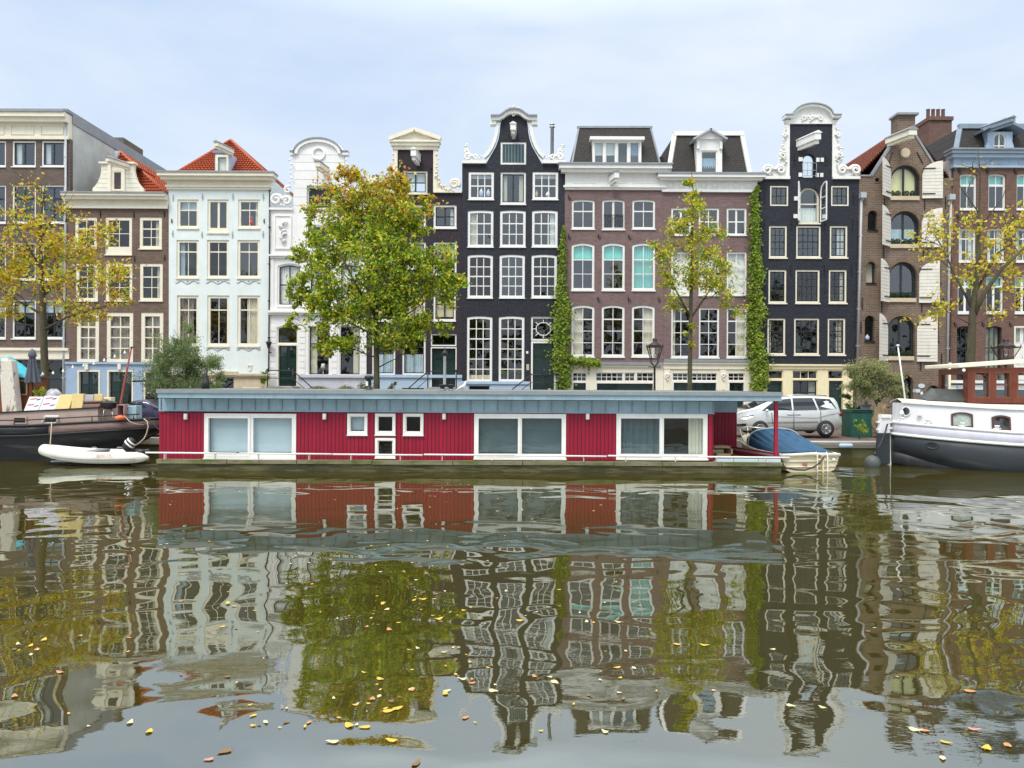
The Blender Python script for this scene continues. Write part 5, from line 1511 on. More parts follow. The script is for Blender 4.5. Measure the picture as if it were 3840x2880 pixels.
# clipped balls on the warehouse sills
proto = None
for row, (y, xs) in enumerate(((728, (3347, 3369, 3401, 3426)), (908, (3347, 3368, 3397, 3419)), (1109, (3343, 3365, 3389, 3415)), (1328, (3336, 3358, 3389, 3411)))):
    for i, x in enumerate(xs):
        p = W(x, y + 9, DF - .02); p.y = DF + .08; rr = .17
        if proto is None:
            root = thing('box_ball', '', 'topiary', p, 'clipped box balls on the warehouse sills')
            MB().lathe(p, [(.09, .0), (.12, .08), (.11, .08)], 8).build('pot', M['black'], root)
            lv = MB(); rnd = random.Random(9)
            for k in range(420):
                v = Vector((rnd.gauss(0, 1), rnd.gauss(0, 1), rnd.gauss(0, 1))).normalized()
                add_leaf(lv, p + Vector((0, 0, .2)) + v * rr * rnd.uniform(.8, 1.05), .055, rnd, pick(rnd, [(3, (.035, .085, .035)), (1, (.06, .12, .04))]), face=v, asp=.7)
            lv.build('foliage', M['leaf'], root, normals=False)
            proto = root
        else:
            root = proto.copy(); COL.objects.link(root); root.location = p
            for c in list(proto.children):
                q = c.copy(); COL.objects.link(q); q.parent = root
            root.rotation_euler[2] = i * 1.3 + row
        root['label'] = '%s clipped box ball on the %s arched sill of the warehouse' % (('leftmost', 'second', 'third', 'rightmost')[i], ('top', 'second', 'third', 'lowest')[row])

# trees along the bank behind the viewer, seen only as reflections in the panes
lv = MB(); rnd = random.Random(55)
for k in range(3600):
    x = rnd.uniform(-75, 75)
    top = 11.5 + 2.6 * sin(x * .55) + 1.8 * sin(x * 1.37 + 1) + 1.2 * sin(x * .21)
    z = 2.5 + (top - 2.5) * rnd.random() ** .6
    add_leaf(lv, Vector((x, -14 + rnd.gauss(0, 1.6), z)), 1.05, rnd, pick(rnd, [(3, (.05, .06, .015)), (2, (.09, .08, .02))]), asp=.8)
tag(lv.build('treeline', M['leaf'], None, normals=False), 'row of leafy trees along the near bank', 'trees', None, 'stuff')

# ------------------------------------------------------------------ boats
def kit(root, D):
    h = House.__new__(House); h.D = D; h.s = D / F; h.root = root; h.holes = []; h.wallmat = None; h.x0 = h.x1 = 0
    return h

# red plank cladding: narrow boards with dark joints
m, nt, out = nodes('red plank cladding')
t_ = N(nt, 'ShaderNodeTexCoord'); sx = N(nt, 'ShaderNodeSeparateXYZ'); nt.links.new(t_.outputs['Object'], sx.inputs[0])
def mth(op, a, b=None):
    q = N(nt, 'ShaderNodeMath', operation=op)
    for i, v in enumerate((a, b)):
        if v is None: continue
        if hasattr(v, 'is_output'): nt.links.new(v, q.inputs[i])
        else: q.inputs[i].default_value = v
    return q.outputs[0]
u = mth('DIVIDE', sx.outputs['X'], .125); fr = mth('FRACT', u); idn = mth('FLOOR', u)
g = mth('ABSOLUTE', mth('SUBTRACT', fr, .5)); groove = ramp(nt, g, [(.0, 1.), (.40, .95), (.455, .15), (.5, 0.)])
wn = N(nt, 'ShaderNodeTexWhiteNoise', noise_dimensions='1D'); nt.links.new(idn, wn.inputs['W'])
c = mixc(nt, wn.outputs['Value'], (.27, .003, .026), (.325, .006, .036))
n1 = noise(nt, objvec(nt, (6, 6, .5)), 2, 6, .65)
c = mixc(nt, ramp(nt, n1, [(.4, 0.), (.8, .45)]), c, (.15, .003, .016))
n2 = noise(nt, objvec(nt, (.8, 1, 3)), 1.3, 4)
c = mixc(nt, ramp(nt, n2, [(.55, 0.), (.85, .3)]), c, (.33, .03, .05))
c = mixc(nt, groove, (.06, .004, .010), c)
finish(nt, out, c, .5, 0, .35, groove, .8, .012)
M['redplank'] = m
M['redpost'] = paint('red post paint', (.32, .010, .035), .45, .12, streak=.1)
M['wetwood'] = marks('weathered deck beam', (.28, .25, .16), (.12, .15, .04), .52, 2.5, .9, (.5, 1, 2), soft=.1)
M['concrete'] = marks('wet algae hull', (.050, .048, .020), (.15, .135, .06), .52, 4.0, .7, (.3, 1, 2.6), soft=.08, bump=.5)
M['roofskin'] = marks('roof covering', (.26, .29, .27), (.20, .24, .18), .5, 1.2, .8, (.3, 1, 1), soft=.2)
M['plywood'] = wood('raw wood', (.50, .36, .22), (.36, .25, .14), .7, 0)

HB = 25.0
M['palecurtain'] = paint('pale green curtain', (.50, .56, .52), .9, .1)
M['sheer'] = paint('grey teal blind', (.10, .145, .165), .7, .1, streak=0)
ax, bx = W(597, 1600, HB).x, W(2928, 1600, HB).x
hb = thing('houseboat', 'long flat roofed red houseboat with pale blue zinc band and white windows', 'houseboat', ((ax + bx) / 2, 27.3, 0))
k = kit(hb, HB)
X = lambda px: W(px, 1600, HB).x
def zpx(py, D=HB, px=1760): return W(px, py, D).z
wall_top, deck = zpx(1549), zpx(1727)
wins = []
for i, (x0, x1, y0, y1, cu, m0) in enumerate(((767, 1111, 1551, 1719, ('blind', .97, 'bblind'), (931, 950)), (1778, 2122, 1552, 1720, ('blind', .97, 'sheer'), (1942, 1957)), (2311, 2652, 1552, 1721, [('l', .5, 'sheer'), ('r', .16, 'curtain')], (2473, 2489)))):
    w = k.win(x0, x1, y0, y1, 1, (1,), frame='white', fw=16, fb=18, bars=False, rec=-.035, sill=0, g='glassr' if i else 'glass', curtain=cu)
    yc = (y0 + y1) / 2; xm0, xm1, zb, zt = k.rect(m0[0], m0[1], y0 + 10, y1 - 10)
    MB().box(xm0, xm1, HB - .028, HB + .05, zb, zt).build('mullion', M['white'], w)
    a, b, c_, d_ = k.rect(x0 + 8, m0[0] + 9, y0 + 9, y1 - 8)
    MB().ring(loop(a, b, c_, d_), loop(a + .075, b - .075, c_ + .09, d_ - .07), HB - .06, HB - .03).build('sash', M['white'], w)
    a, b, c_, d_ = k.rect(x0 - 2, x1 + 2, y1 - 2, y1 + 4)
    MB().box(a, b, HB - .09, HB - .035, c_, d_).build('sill', M['white'], w)
for x0, x1, y0, y1, cu in ((1303, 1378, 1551, 1631, ('blind', .95, 'bblind')), (1407, 1483, 1551, 1631, None), (1407, 1483, 1642, 1717, None), (1512, 1588, 1551, 1632, None)):
    w = k.win(x0, x1, y0, y1, 1, (1,), frame='white', fw=9, fb=11, bars=False, rec=-.035, sill=3, curtain=cu, sash='white')
ctr = (W(1760, 1600, HB).z)
k.wall([(597, 1727), (2675, 1727), (2675, 1547), (597, 1547)], M['redplank'], 'wall', th=.12)
bd = MB(); bd.box(X(597), X(597) + .1, HB + .13, 29.4, deck, wall_top); bd.box(X(2675) - .1, X(2675), HB + .13, 29.4, deck, wall_top); bd.box(X(597) + .11, X(2675) - .11, 29.3, 29.4, deck, wall_top)
bd.box(X(2675) + .002, W(2763, 1600, 27.6).x, 27.6, 27.7, zpx(1676, 27.6), zpx(1540, 27.6))
bd.build('side_wall', M['redplank'], hb)
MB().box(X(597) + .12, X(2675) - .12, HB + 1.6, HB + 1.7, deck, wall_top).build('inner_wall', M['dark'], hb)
rt = zpx(1467, 24.5); rl, rr = W(590, 1480, 24.5).x, W(2932, 1480, 24.5).x
# zinc band with standing seams, in one sheet per bay
zb = MB(); za, zc = zpx(1547), rt - .25
zb.box(X(597), X(2676), HB - .045, HB - .002, za + .03, zc); zb.box(X(2676) - .045, X(2676), HB - .002, 29.4, za + .03, zc)
n = 41
zb.box(X(597), X(2677), HB - .07, HB - .004, za - .005, za + .028)
x2 = W(2763, 1600, 27.55).x; z1, z0 = rt - .25, zpx(1541, 27.55)
zb.box(X(2676) + .01, x2, 27.5, 27.58, z0, z1)
for i in range(n + 1):
    x = X(606) + (X(2672) - X(606)) * i / n; zb.box(x - .010, x + .010, HB - .085, HB - .0455, za + .045, zc - .03, 1)  # seams darker than the zinc, their shadows put into the colour
zb.build('zinc_band', [M['zinc'], M['bluegrey']], hb)
MB().box(rl + .02, rr - .02, 24.56, 24.62, rt - .285, rt - .264).build('eave_shadow_strip', M['black'], hb)  # black strip painting the shadow line below the fascia, not a real trim
rf = MB().box(rl, rr, 24.52, 29.9, rt - .265, rt - .012, 0)
rf.build('roof', M['zinc'], hb)
fm = MB(); fm.box(rl - .03, rr + .03, 24.47, 24.58, zpx(1479, 24.5), rt + .02); fm.box(rl - .03, rr + .03, 29.84, 29.94, rt - .1, rt + .02); fm.box(rl - .03, rl + .06, 24.58, 29.84, rt - .1, rt + .02); fm.box(rr - .06, rr + .03, 24.58, 29.84, rt - .1, rt + .02)
fm.build('roof_edge', M['lead'], hb)
MB().box(rl + .07, rr - .07, 24.59, 29.83, rt - .01, rt).build('roof_surface', M['roofskin'], hb)
bb = MB(); zz0, zz1 = zpx(1741), zpx(1726)
xs = [597, 860, 1120, 1400, 1700, 1960, 2300, 2480, 2700, 2928]
for i in range(len(xs) - 1): bb.box(X(xs[i]) + .012, X(xs[i + 1]) - .012, 24.78, 24.98, zz0 + (i % 3) * .006, zz1 - (i % 2) * .008)
for i in range(26): bb.lathe((X(620 + i * 90), 24.775, (zz0 + zz1) / 2), [(.02, -.01), (.018, .006)], 8, axis='y')
bb.build('deck_beam', M['wetwood'], hb)
MB().box(X(597) + .01, X(2925), 24.86, 29.6, -.8, zz0 + .005).build('hull', M['concrete'], hb)
MB().box(X(597), X(2925), 24.99, 29.6, zz0 + .01, zz1 - .004).build('deck', M['wetwood'], hb)
rb = MB(); zl, zr_ = zpx(1705, 24.62), zpx(1709, 24.62)
for a, b in ((567, 905), (912, 1255), (1258, 1590), (1595, 1930), (1935, 2270), (2275, 2610), (2614, 2946)):
    za_ = zl + (zr_ - zl) * (a - 567) / 2380 + .012 * ((a // 300) % 2); rb.tube([(X(a), 24.62, za_), (X(b), 24.62, za_ - .012)], .028, 7)
    for q in (.2, .75): x = X(a) + (X(b) - X(a)) * q; rb.box(x - .006, x + .006, 24.63, 24.8, zz1 + .02, za_)
rb.build('rub_rail', M['white'], hb)
for x in (695, 1216, 1665, 2204):
    c = W(x, 1562, HB - .09); MB().lathe((c.x, HB - .07, c.z - .095), [(.055, 0), (.062, .01), (.062, .18), (.05, .19)], 12).build('wall_lamp', M['white'], hb)
pz0, pz1 = zpx(1709, 24.9), rt - .27
MB().box(X(2906) - .055, X(2906) + .055, 24.85, 24.96, pz0 - .12, pz1).build('roof_post', M['redpost'], hb)
gs = MB()
for a, b in ((2680, 2745), (2747, 2838), (2840, 2922)): gs.box(X(a), X(b), 24.84, 24.87, zz1 + .005, zpx(1713))
gs.build('glass_strip', M['bblind'], hb)
st = MB(); zA, zB = zpx(1668, 26), zpx(1706, 26)
xa, xb_ = W(2676, 1690, 26).x, W(2735, 1690, 26).x
st.box(xa, xb_, 25.9, 26.5, zA - .06, zA); st.box(xa, xb_, 25.6, 25.95, zA - .30, zA - .23); st.box(xb_ - .05, xb_, 25.6, 26.5, zz1, zA - .061)
st.build('step', M['plywood'], hb)
gw = MB().bar(W(2738, 1680, 27.2), W(2946, 1712, 25.0), .35, .06); gw.bar(W(2738, 1672, 27.4), W(2740, 1700, 27.4), .1); gw.build('gangway', M['lead'], hb)
MB().bar(W(2742, 1688, 27.0), W(2920, 1716, 25.1), .05, .28).build('side_board', M['redpost'], hb)

# things on the houseboat roof
c = W(1383, 1470, 25.6)
rv = thing('stove_pipe', 'black capped stove pipe with a white label on the houseboat roof', 'chimney', (c.x, 25.6, rt))
MB().lathe((c.x, 25.6, rt), [(.16, 0), (.15, .02), (.085, .04), (.085, .34), (.10, .345), (.145, .37), (.15, .45), (.12, .49), (.03, .50)], 16).build('flue', M['black'], rv)
MB().box(c.x - .085, c.x - .01, 25.505, 25.52, rt + .15, rt + .3).build('label_plate', M['white'], rv)
c = W(1667, 1470, 27)
rm = thing('roof_mast', 'grey pole with a dark head standing on the houseboat roof', 'mast', (c.x, 27, rt))
MB().lathe((c.x, 27, rt), [(.06, 0), (.05, .1), (.05, 1.22), (.06, 1.23)], 10).build('pole', M['pipe'], rm)
MB().lathe((c.x, 27, rt + 1.2), [(.05, 0), (.11, .08), (.10, .16), (.04, .17), (.02, .3)], 10).build('head', M['black'], rm)
c = W(1659, 1470, 26.6); v = thing('roof_vent', 'dark bowl shaped roof vent left of the grey pole', 'vent', (c.x, 26.6, rt))
MB().lathe((c.x, 26.6, rt), [(.07, 0), (.07, .08), (.13, .16), (.15, .20), (.02, .22)], 12).build('cowl', M['black'], v)
MB().lathe((c.x, 26.6, rt - .001), [(.11, 0), (.10, .05), (.072, .055)], 12).build('base', M['lead'], v)
v2 = v.copy(); COL.objects.link(v2); v2.location = (W(1691, 1470, 26.6).x, 26.6, rt); v2['label'] = 'dark bowl shaped roof vent right of the grey pole'
for q in v.children: w2 = q.copy(); COL.objects.link(w2); w2.parent = v2
v['group'] = v2['group'] = 'bowl vents on the houseboat roof'
c = W(772, 1470, 28)
lp = thing('roof_flue', 'dark conical flue pipe rising behind the houseboat roof', 'flue', (c.x, 28, rt))
MB().lathe((c.x, 28, rt), [(.14, 0), (.13, .26), (.10, .30), (.10, .42), (.06, .5), (.05, .72)], 14).build('pipe', M['black'], lp)
# gull
c = W(1737, 1473, 25.3)
gl_ = thing('seagull', 'white gull standing on the houseboat roof edge', 'bird', (c.x, 25.3, rt))
gb = MB(); X0, Z0 = c.x, rt
gb.tube([(X0 - .20, 25.3, Z0 + .02), (X0 - .14, 25.3, Z0 + .075), (X0 - .05, 25.3, Z0 + .12), (X0 + .03, 25.3, Z0 + .17), (X0 + .06, 25.3, Z0 + .23), (X0 + .065, 25.3, Z0 + .27), (X0 + .075, 25.3, Z0 + .30), (X0 + .10, 25.3, Z0 + .315), (X0 + .13, 25.3, Z0 + .305)], [.008, .03, .066, .062, .036, .032, .036, .03, .008], 12)
gb.build('body', M['white'], gl_, sub=1)
wg = MB()
for s_ in (-1, 1): wg.tube([(X0 - .24, 25.3 + s_ * .02, Z0 + .03), (X0 - .12, 25.3 + s_ * .06, Z0 + .10), (X0, 25.3 + s_ * .062, Z0 + .16)], [.006, .03, .02], 8)
wg.build('wing', M['white2'], gl_)
MB().tube([(X0 + .13, 25.3, Z0 + .305), (X0 + .175, 25.3, Z0 + .295)], [.011, .003], 6).build('beak', M['orange'], gl_)
lg = MB()
for s_ in (-1, 1): lg.tube([(X0 - .02, 25.3 + s_ * .03, Z0 + .09), (X0 - .02, 25.3 + s_ * .03, Z0)], .008, 5)
lg.build('leg', M['orange'], gl_)

# hull skin from stations
def hull(stations, fn):
    """stations: list of (t, [(half width, z)...]) keel first -> gunwale; fn(t, w, z) -> world"""
    rows = []
    for t, pr in stations:
        rows.append([fn(t, -w, z) for w, z in reversed(pr)] + [fn(t, w, z) for w, z in pr])
    return rows
def lin(t, tab):
    for (a, va), (b, vb) in zip(tab, tab[1:]):
        if t <= b: return va + (vb - va) * max(0, (t - a) / (b - a))
    return tab[-1][1]

# ---- left barge
M['hullblack'] = marks('black worn hull', (.010, .011, .014), (.05, .045, .045), .62, 1.4, .45, (.3, 1, 3), soft=.05)
M['bulwark'] = marks('faded brown bulwark', (.22, .15, .135), (.13, .09, .085), .56, 1.5, .6, (.4, 1, 3), soft=.06)
M['taupe'] = paint('taupe cabin paint', (.40, .31, .27), .6, .08, streak=.14)
XT = W(600, 1600, 28.75).x
bg = thing('barge', 'old black hulled barge with taupe cabin and rusty brown bulwark', 'barge', (XT - 8, 28.75, 0))
def bf(t, w, z): return Vector((XT - t, 28.75 + w, z))
ts = [0, .15, .4, .8, 1.3, 2, 3, 3.4, 4.2, 6, 8, 11, 15]
wl = [(0, .06), (.15, .30), (.4, .52), (.8, .75), (1.3, .95), (2, 1.12), (3, 1.24), (4.2, 1.29), (20, 1.3)]
gz = [(0, 1.50), (2, 1.40), (4.5, 1.25), (15, 1.18)]; rz_ = [(0, 1.16), (2, 1.05), (4.5, .88), (15, .80)]; kz = [(0, .98), (.4, .75), (1.3, .25), (2.2, -.2), (3.4, -.7), (20, -.8)]
st = []; st2 = []
for t in ts:
    w = lin(t, wl); r = lin(t, rz_); kk = lin(t, kz); g_ = lin(t, gz)
    st.append((t, [(0.0, kk), (w * .45, kk + .06), (w * .80, kk + (r - kk) * .3), (w * .95, kk + (r - kk) * .65), (w, r)]))
    st2.append((t, [(w, r), (w * 1.0, (r + g_) / 2), (w * .985, g_)]))
MB().grid(hull(st, bf)).build('hull', M['hullblack'], bg)
bl = MB()
bl2 = MB()
for s_ in (-1, 1):
    bl.grid([[bf(t, s_ * w, z) for w, z in pr] for t, pr in st2 if t <= 3.4]); bl2.grid([[bf(t, s_ * w, z) for w, z in pr] for t, pr in st2 if t >= 3.4])
bl.build('bulwark', M['bulwark'], bg, normals=False, solid=.03); bl2.build('bulwark', M['hullblack'], bg, normals=False, solid=.03)
rl_ = MB()
for s_ in (-1, 1):
    rl_.tube([bf(t - .02, s_ * (lin(t, wl) + .02), lin(t, rz_)) for t in ts], .045, 6); rl_.tube([bf(t - .02, s_ * (lin(t, wl)), lin(t, gz)) for t in ts], .04, 6)
rl_.build('rubbing_strake', M['hullblack'], bg)
MB().grid([[bf(t, -lin(t, wl) * .97, lin(t, gz) - .16), bf(t, lin(t, wl) * .97, lin(t, gz) - .16)] for t in ts], smooth=False).build('deck', M['taupe'], bg)
ra = MB(); tt = [.5, 1.3, 2, 3, 4.2, 6, 8, 11, 15]
ra.tube([bf(t, -lin(t, wl) * .97, lin(t, gz) + .2) for t in tt], .022, 6)
for px in (53, 192, 335, 470): t = XT - W(px, 1600, 27.5).x; ra.tube([bf(t, -lin(t, wl) * .97, lin(t, gz)), bf(t, -lin(t, wl) * .97, lin(t, gz) + .2)], .02, 6)
ra.build('railing', M['black'], bg)
D1 = 27.9; c0, c1 = W(-260, 1545, D1), W(367, 1531, D1)
cb = MB(); zl, zr_ = W(0, 1551, D1).z - .12, W(367, 1531, D1).z
y0, y1 = D1, 29.55
vs = [(c0.x, y0, 1.02), (c1.x, y0, 1.15), (c1.x, y0, zr_), (c0.x, y0, zl), (c0.x, y1, 1.02), (c1.x, y1, 1.15), (c1.x, y1, zr_), (c0.x, y1, zl)]
cb.add(vs, [(0, 1, 2, 3), (1, 5, 6, 2), (4, 0, 3, 7), (3, 2, 6, 7), (5, 4, 7, 6)]); cb.build('cabin', M['taupe'], bg)
ctop = lambda x: zl + (zr_ - zl) * (x - c0.x) / (c1.x - c0.x)
MB().bar((c0.x, y0 - .01, zl + .02), (c1.x + .05, y0 - .01, zr_ + .02), .07, .05).build('cabin_trim', M['hullblack'], bg)
def porthole(root, x0, x1, y0_, y1_, D, fmat, gmat='glassd', out_=.03, tilt=0, name='porthole', slope=0, arch=0):
    a, b = W(x0, y1_, D), W(x1, y0_, D); o_ = loop(a.x, b.x, a.z, b.z, arch); i_ = loop(a.x + .05, b.x - .05, a.z + .05, b.z - .05, arch * .8)
    mb = MB().ring(o_, i_, D - out_, D + .01); w_ = mb.build(name, M[fmat], root)
    q = MB().add([(x, D - .012, z) for x, z in i_], [tuple(range(len(i_)))]); q.build('pane', M[gmat], w_, normals=False)
    b2 = MB().add([(x, D - .006, z) for x, z in i_], [tuple(range(len(i_)))]); b2.build('inside', M['dark'], w_, normals=False)
    return w_
porthole(bg, 50, 103, 1562, 1590, D1, 'taupe', out_=.05); porthole(bg, 160, 222, 1561, 1590, D1, 'taupe', out_=.05)
MB().bar(W(158, 1586, D1 - .05), W(172, 1560, D1 - .35), .05).bar(W(172, 1560, D1 - .35), W(218, 1560, D1 - .35), .05).bar(W(218, 1560, D1 - .35), W(212, 1586, D1 - .05), .05).bar(W(158, 1586, D1 - .05), W(212, 1586, D1 - .05), .05).build('hatch_frame', M['white'], bg)
# deckhouse
dh = MB(); a, b = W(-120, 1500, 28.75), W(124, 1500, 28.75); zt = zpx(1417, 28.75, 60)
dh.box(a.x, b.x, 28.75, 29.6, 1.7, zt); dh.box(a.x - .05, b.x + .06, 28.68, 29.66, zt, zt + .07)
for px in (40, 66, 104, 122): x = W(px, 1500, 28.75).x; dh.box(x - .03, x + .03, 28.72, 28.76, 1.75, zt - .01)
dh.build('deckhouse', wood('brown deckhouse wood', (.25, .085, .03), (.13, .045, .018), .45, 2), bg)
a, b = W(70, 1480, 28.75), W(104, 1424, 28.75)
porthole(bg, 70, 104, 1424, 1482, 28.72, 'plywood', 'glass', .03, name='window')
tp = MB(); rows = []
rnt = random.Random(2)
for i in range(13):
    t = i / 12; px = -70 + 178 * t
    e = W(px, 1405, 28.6); hgt = 1.0 * (sin(pi * min(1, .12 + .88 * (1 - abs(2 * t - .72) / 1.35)) / 2) if t < 1 else 0) * .75 * max(0, 1 - max(0, t - .42) / .6) ** .7
    rows.append([Vector((e.x, 28.6 + 1.1 * j / 6, zt + .06 + (hgt * (1 - abs(j - 3) / 3.2) ** .6 if 0 < j < 6 else -.06) + rnt.uniform(-.035, .035))) for j in range(7)])
tp.grid(rows); t_ = thing('tarpaulin', 'turquoise tarpaulin stretched over the brown deckhouse', 'tarpaulin', W(20, 1405, 29)); tp.build('sheet', paint('turquoise tarpaulin', (.03, .42, .52), .45, .15, streak=0, scale=6, bump=.6), t_, solid=.012)
# timber post
q = [W(0, 1370, 28.2), W(8, 1548, 28.2)]
tb = thing('timber_post', 'tall weathered whitish timber post with peeled patches on the barge', 'post', W(30, 1548, 28.25))
A = [W(-4, 1352, 28.15), W(42, 1352, 28.15)]; B = [W(8, 1550, 28.15), W(62, 1546, 28.15)]
pm = MB().add([A[0], A[1], B[1], B[0]] + [v + Vector((0, .35, 0)) for v in (A[0], A[1], B[1], B[0])], [(0, 3, 2, 1), (4, 5, 6, 7), (1, 2, 6, 5), (0, 4, 7, 3), (0, 1, 5, 4), (3, 7, 6, 2)])
pm.build('shaft', marks('peeled timber', (.66, .61, .54), (.17, .12, .09), .58, 1.3, .8, (2.2, 2, .7), soft=.03), tb, bevel=.02)
A2 = W(5, 1352, 28.2), W(29, 1342, 28.2); MB().box(A2[0].x, A2[1].x, 28.2, 28.45, A2[0].z, A2[1].z).build('tenon', M['cream'], tb)
# parasol, closed
c = W(124, 1435, 28.5); zt_, zb_ = zpx(1312, 28.5, 124), zpx(1435, 28.5, 124)
ps = thing('parasol', 'closed dark grey blue parasol standing on the barge', 'parasol', (c.x, 28.5, 1.8))
MB().tube([(c.x, 28.5, 1.75), (c.x - .04, 28.5, zt_ + .04)], .022, 8).build('pole', M['black'], ps)
rows = []
for i in range(9):
    t = i / 8; z = zt_ - (zt_ - zb_) * t; r = .05 + .17 * t ** 1.1
    rows.append([Vector((c.x - .04 + .04 * t + r * (1 + .32 * cos(8 * a_)) * cos(a_), 28.5 + r * (1 + .32 * cos(8 * a_)) * sin(a_), z + .03 * t * cos(5 * a_))) for a_ in [2 * pi * j / 48 for j in range(48)]])
MB().grid(rows, close=True).build('canopy', paint('parasol cloth', (.085, .095, .125), .9, .15, streak=.2), ps, normals=False)
MB().lathe((c.x - .03, 28.5, zt_ - .28), [(.10, 0), (.15, .05), (.10, .25), (.03, .3)], 10).build('collar', paint('parasol cloth 2', (.10, .11, .15), .9), ps)

# cargo on the cabin roof
def slabobj(name, label, cat, x0, x1, y0, y1, D, th, mt, lean=.25, group=None, mats=None, skew=0):
    a, b = W(x0, y1, D), W(x1, y0, D); base = ctop((a.x + b.x) / 2) + .015
    o = thing(name, label, cat, ((a.x + b.x) / 2, D, base), group)
    t = lean; z1 = b.z
    sk = skew * D / F
    vs = [(a.x, D, base), (b.x, D, base), (b.x + sk, D + t, z1), (a.x + sk, D + t, z1)]; vs += [(x, y + th, z) for x, y, z in vs]
    MB().add(vs, [(0, 1, 2, 3), (7, 6, 5, 4), (1, 5, 6, 2), (0, 3, 7, 4), (3, 2, 6, 7), (0, 4, 5, 1)]).build('board', mt, o, bevel=.012)
    return o, vs
WRAP = paint('white printed wrapping', (.66, .66, .74), .35, .1, streak=0, bump=.5, scale=7)
INS = wood('yellow insulation wool', (.72, .58, .28), (.62, .47, .20), .95, 2, bump=.8)
GI = 'insulation packs on the barge roof'
REDP = paint('red print', (.55, .12, .14), .5); BLKP = paint('black print', (.06, .06, .08), .5)
for i, (x0, x1, y0, y1, lb) in enumerate(((88, 142, 1488, 1546, 'white wrapped insulation pack with red print nearest the timber post'), (145, 204, 1485, 1543, 'white wrapped insulation pack with red and black print beside yellow boards'))):
    o, vs = slabobj('insulation_pack', lb, 'insulation', x0, x1, y0, y1, 28.0, .22, WRAP, .18, GI, skew=10)
    pr = MB(); pb = MB()
    v0, v1, v3 = Vector(vs[0]), Vector(vs[1]), Vector(vs[3])
    for (u0, w0, u1, w1, bb_) in ((.12, .38, .55, .46, pr), (.6, .30, .9, .36, pb), (.15, .78, .6, .86, pr), (.62, .74, .85, .82, pb)):
        P = [v0 + (v1 - v0) * u_ + (v3 - v0) * w_ + Vector((0, -.008, 0)) for u_, w_ in ((u0, w0), (u1, w0 + .06), (u1, w1 + .06), (u0, w1))]
        bb_.add(P, [(0, 1, 2, 3)])
    pr.build('red_print', REDP, o, normals=False); pb.build('black_print', BLKP, o, normals=False)
slabobj('insulation_board', 'yellow insulation board leaning beside the white packs', 'insulation', 205, 257, 1480, 1540, 28.0, .14, INS, .2, GI, skew=8)
slabobj('insulation_board', 'upright yellow insulation board near the brown box', 'insulation', 266, 309, 1477, 1538, 28.0, .14, INS, .08, GI)
slabobj('insulation_board', 'small yellow insulation board behind the brown box', 'insulation', 350, 382, 1478, 1512, 28.5, .12, INS, .05, GI)
slabobj('insulation_pack', 'small grey wrapped pack behind the brown box', 'insulation', 310, 348, 1480, 1512, 28.5, .2, paint('grey wrap', (.45, .45, .52), .4), .05, GI)
o, _ = slabobj('crate', 'pale yellow shallow crate behind the kettle barbecue', 'crate', 380, 416, 1490, 1512, 28.6, .3, M['ycream'], .0)
a = W(398, 1501, 28.6); MB().box(a.x - .07, a.x + .07, 28.585, 28.61, a.z, a.z + .03).build('hand_hole', M['black'], o)
o, vs = slabobj('wooden_box', 'low brown wooden box with mitred frame on the barge roof', 'box', 310, 372, 1507, 1532, 28.0, .5, M['wood'], .12)
MB().bar(Vector(vs[3]) + Vector((-.03, -.03, 0)), Vector(vs[2]) + Vector((.06, -.03, .02)), .1, .05).bar(Vector(vs[0]) + Vector((0, -.02, .06)), Vector(vs[1]) + Vector((0, -.02, .06)), .05, .07).build('rim', M['bulwark'], o)
c = W(200, 1485, 28.6); o = thing('plastic_bag', 'crumpled grey plastic bag heaped behind the insulation packs', 'bag', (c.x, 28.6, 1.9))
rb = MB(); rnt = random.Random(4)
rb.ball((c.x, 28.6, c.z), (.28, .25, .26), 16, 10)
for v in rb.v: v += Vector((rnt.uniform(-.04, .04), rnt.uniform(-.04, .04), rnt.uniform(-.04, .04)))
rb.build('bag', paint('grey plastic', (.40, .42, .44), .25, .3, streak=0, scale=9, bump=.8), o)
# barbecue
c = W(400, 1525, 27.9); o = thing('kettle_barbecue', 'black kettle barbecue on thin steel legs on the barge deck', 'barbecue', (c.x, 28.1, 1.2))
MB().lathe((c.x, 28.1, zpx(1536, 28, 400)), [(.05, 0), (.2, .05), (.28, .16), (.3, .24), (.31, .25), (.28, .26), (.1, .32), (.02, .33)], 18).build('bowl', M['black'], o)
zb_ = zpx(1534, 28, 400)
for dx, dy in ((-.24, -.1), (.2, -.12), (0, .22)):
    MB().tube([(c.x + dx * .6, 28.1 + dy * .6, zb_ + .05), (c.x + dx * 1.15, 28.1 + dy, 1.2)], .016, 6).build('leg', M['steel'], o)
# blue grey cabinet, trolley with red pole, orange cloth
a, b = W(467, 1562, 28.3), W(511, 1522, 28.3); o = thing('cabinet', 'small pale blue metal cabinet with a dark slot on the barge deck', 'cabinet', ((a.x + b.x) / 2, 28.4, a.z))
CB = paint('pale blue metal', (.30, .47, .53), .45, .1)
MB().box(a.x, b.x, 28.3, 28.75, a.z - .08, b.z).build('body', CB, o, bevel=.015); MB().ring(loop(a.x + .03, a.x + .26, a.z + .03, b.z - .03), loop(a.x + .05, a.x + .24, a.z + .05, b.z - .05), 28.285, 28.3).build('door', CB, o)
MB().box(a.x + .02, a.x + .13, 28.28, 28.302, b.z - .13, b.z - .09).build('slot', M['black'], o)
a, b = W(437, 1562, 28.05), W(466, 1517, 28.05); o = thing('tilted_bin', 'open rusty pink bin with red pole leaning in it', 'bin', ((a.x + b.x) / 2, 28.1, a.z))
PK = paint('rusty pink metal', (.38, .25, .25), .6, .15)
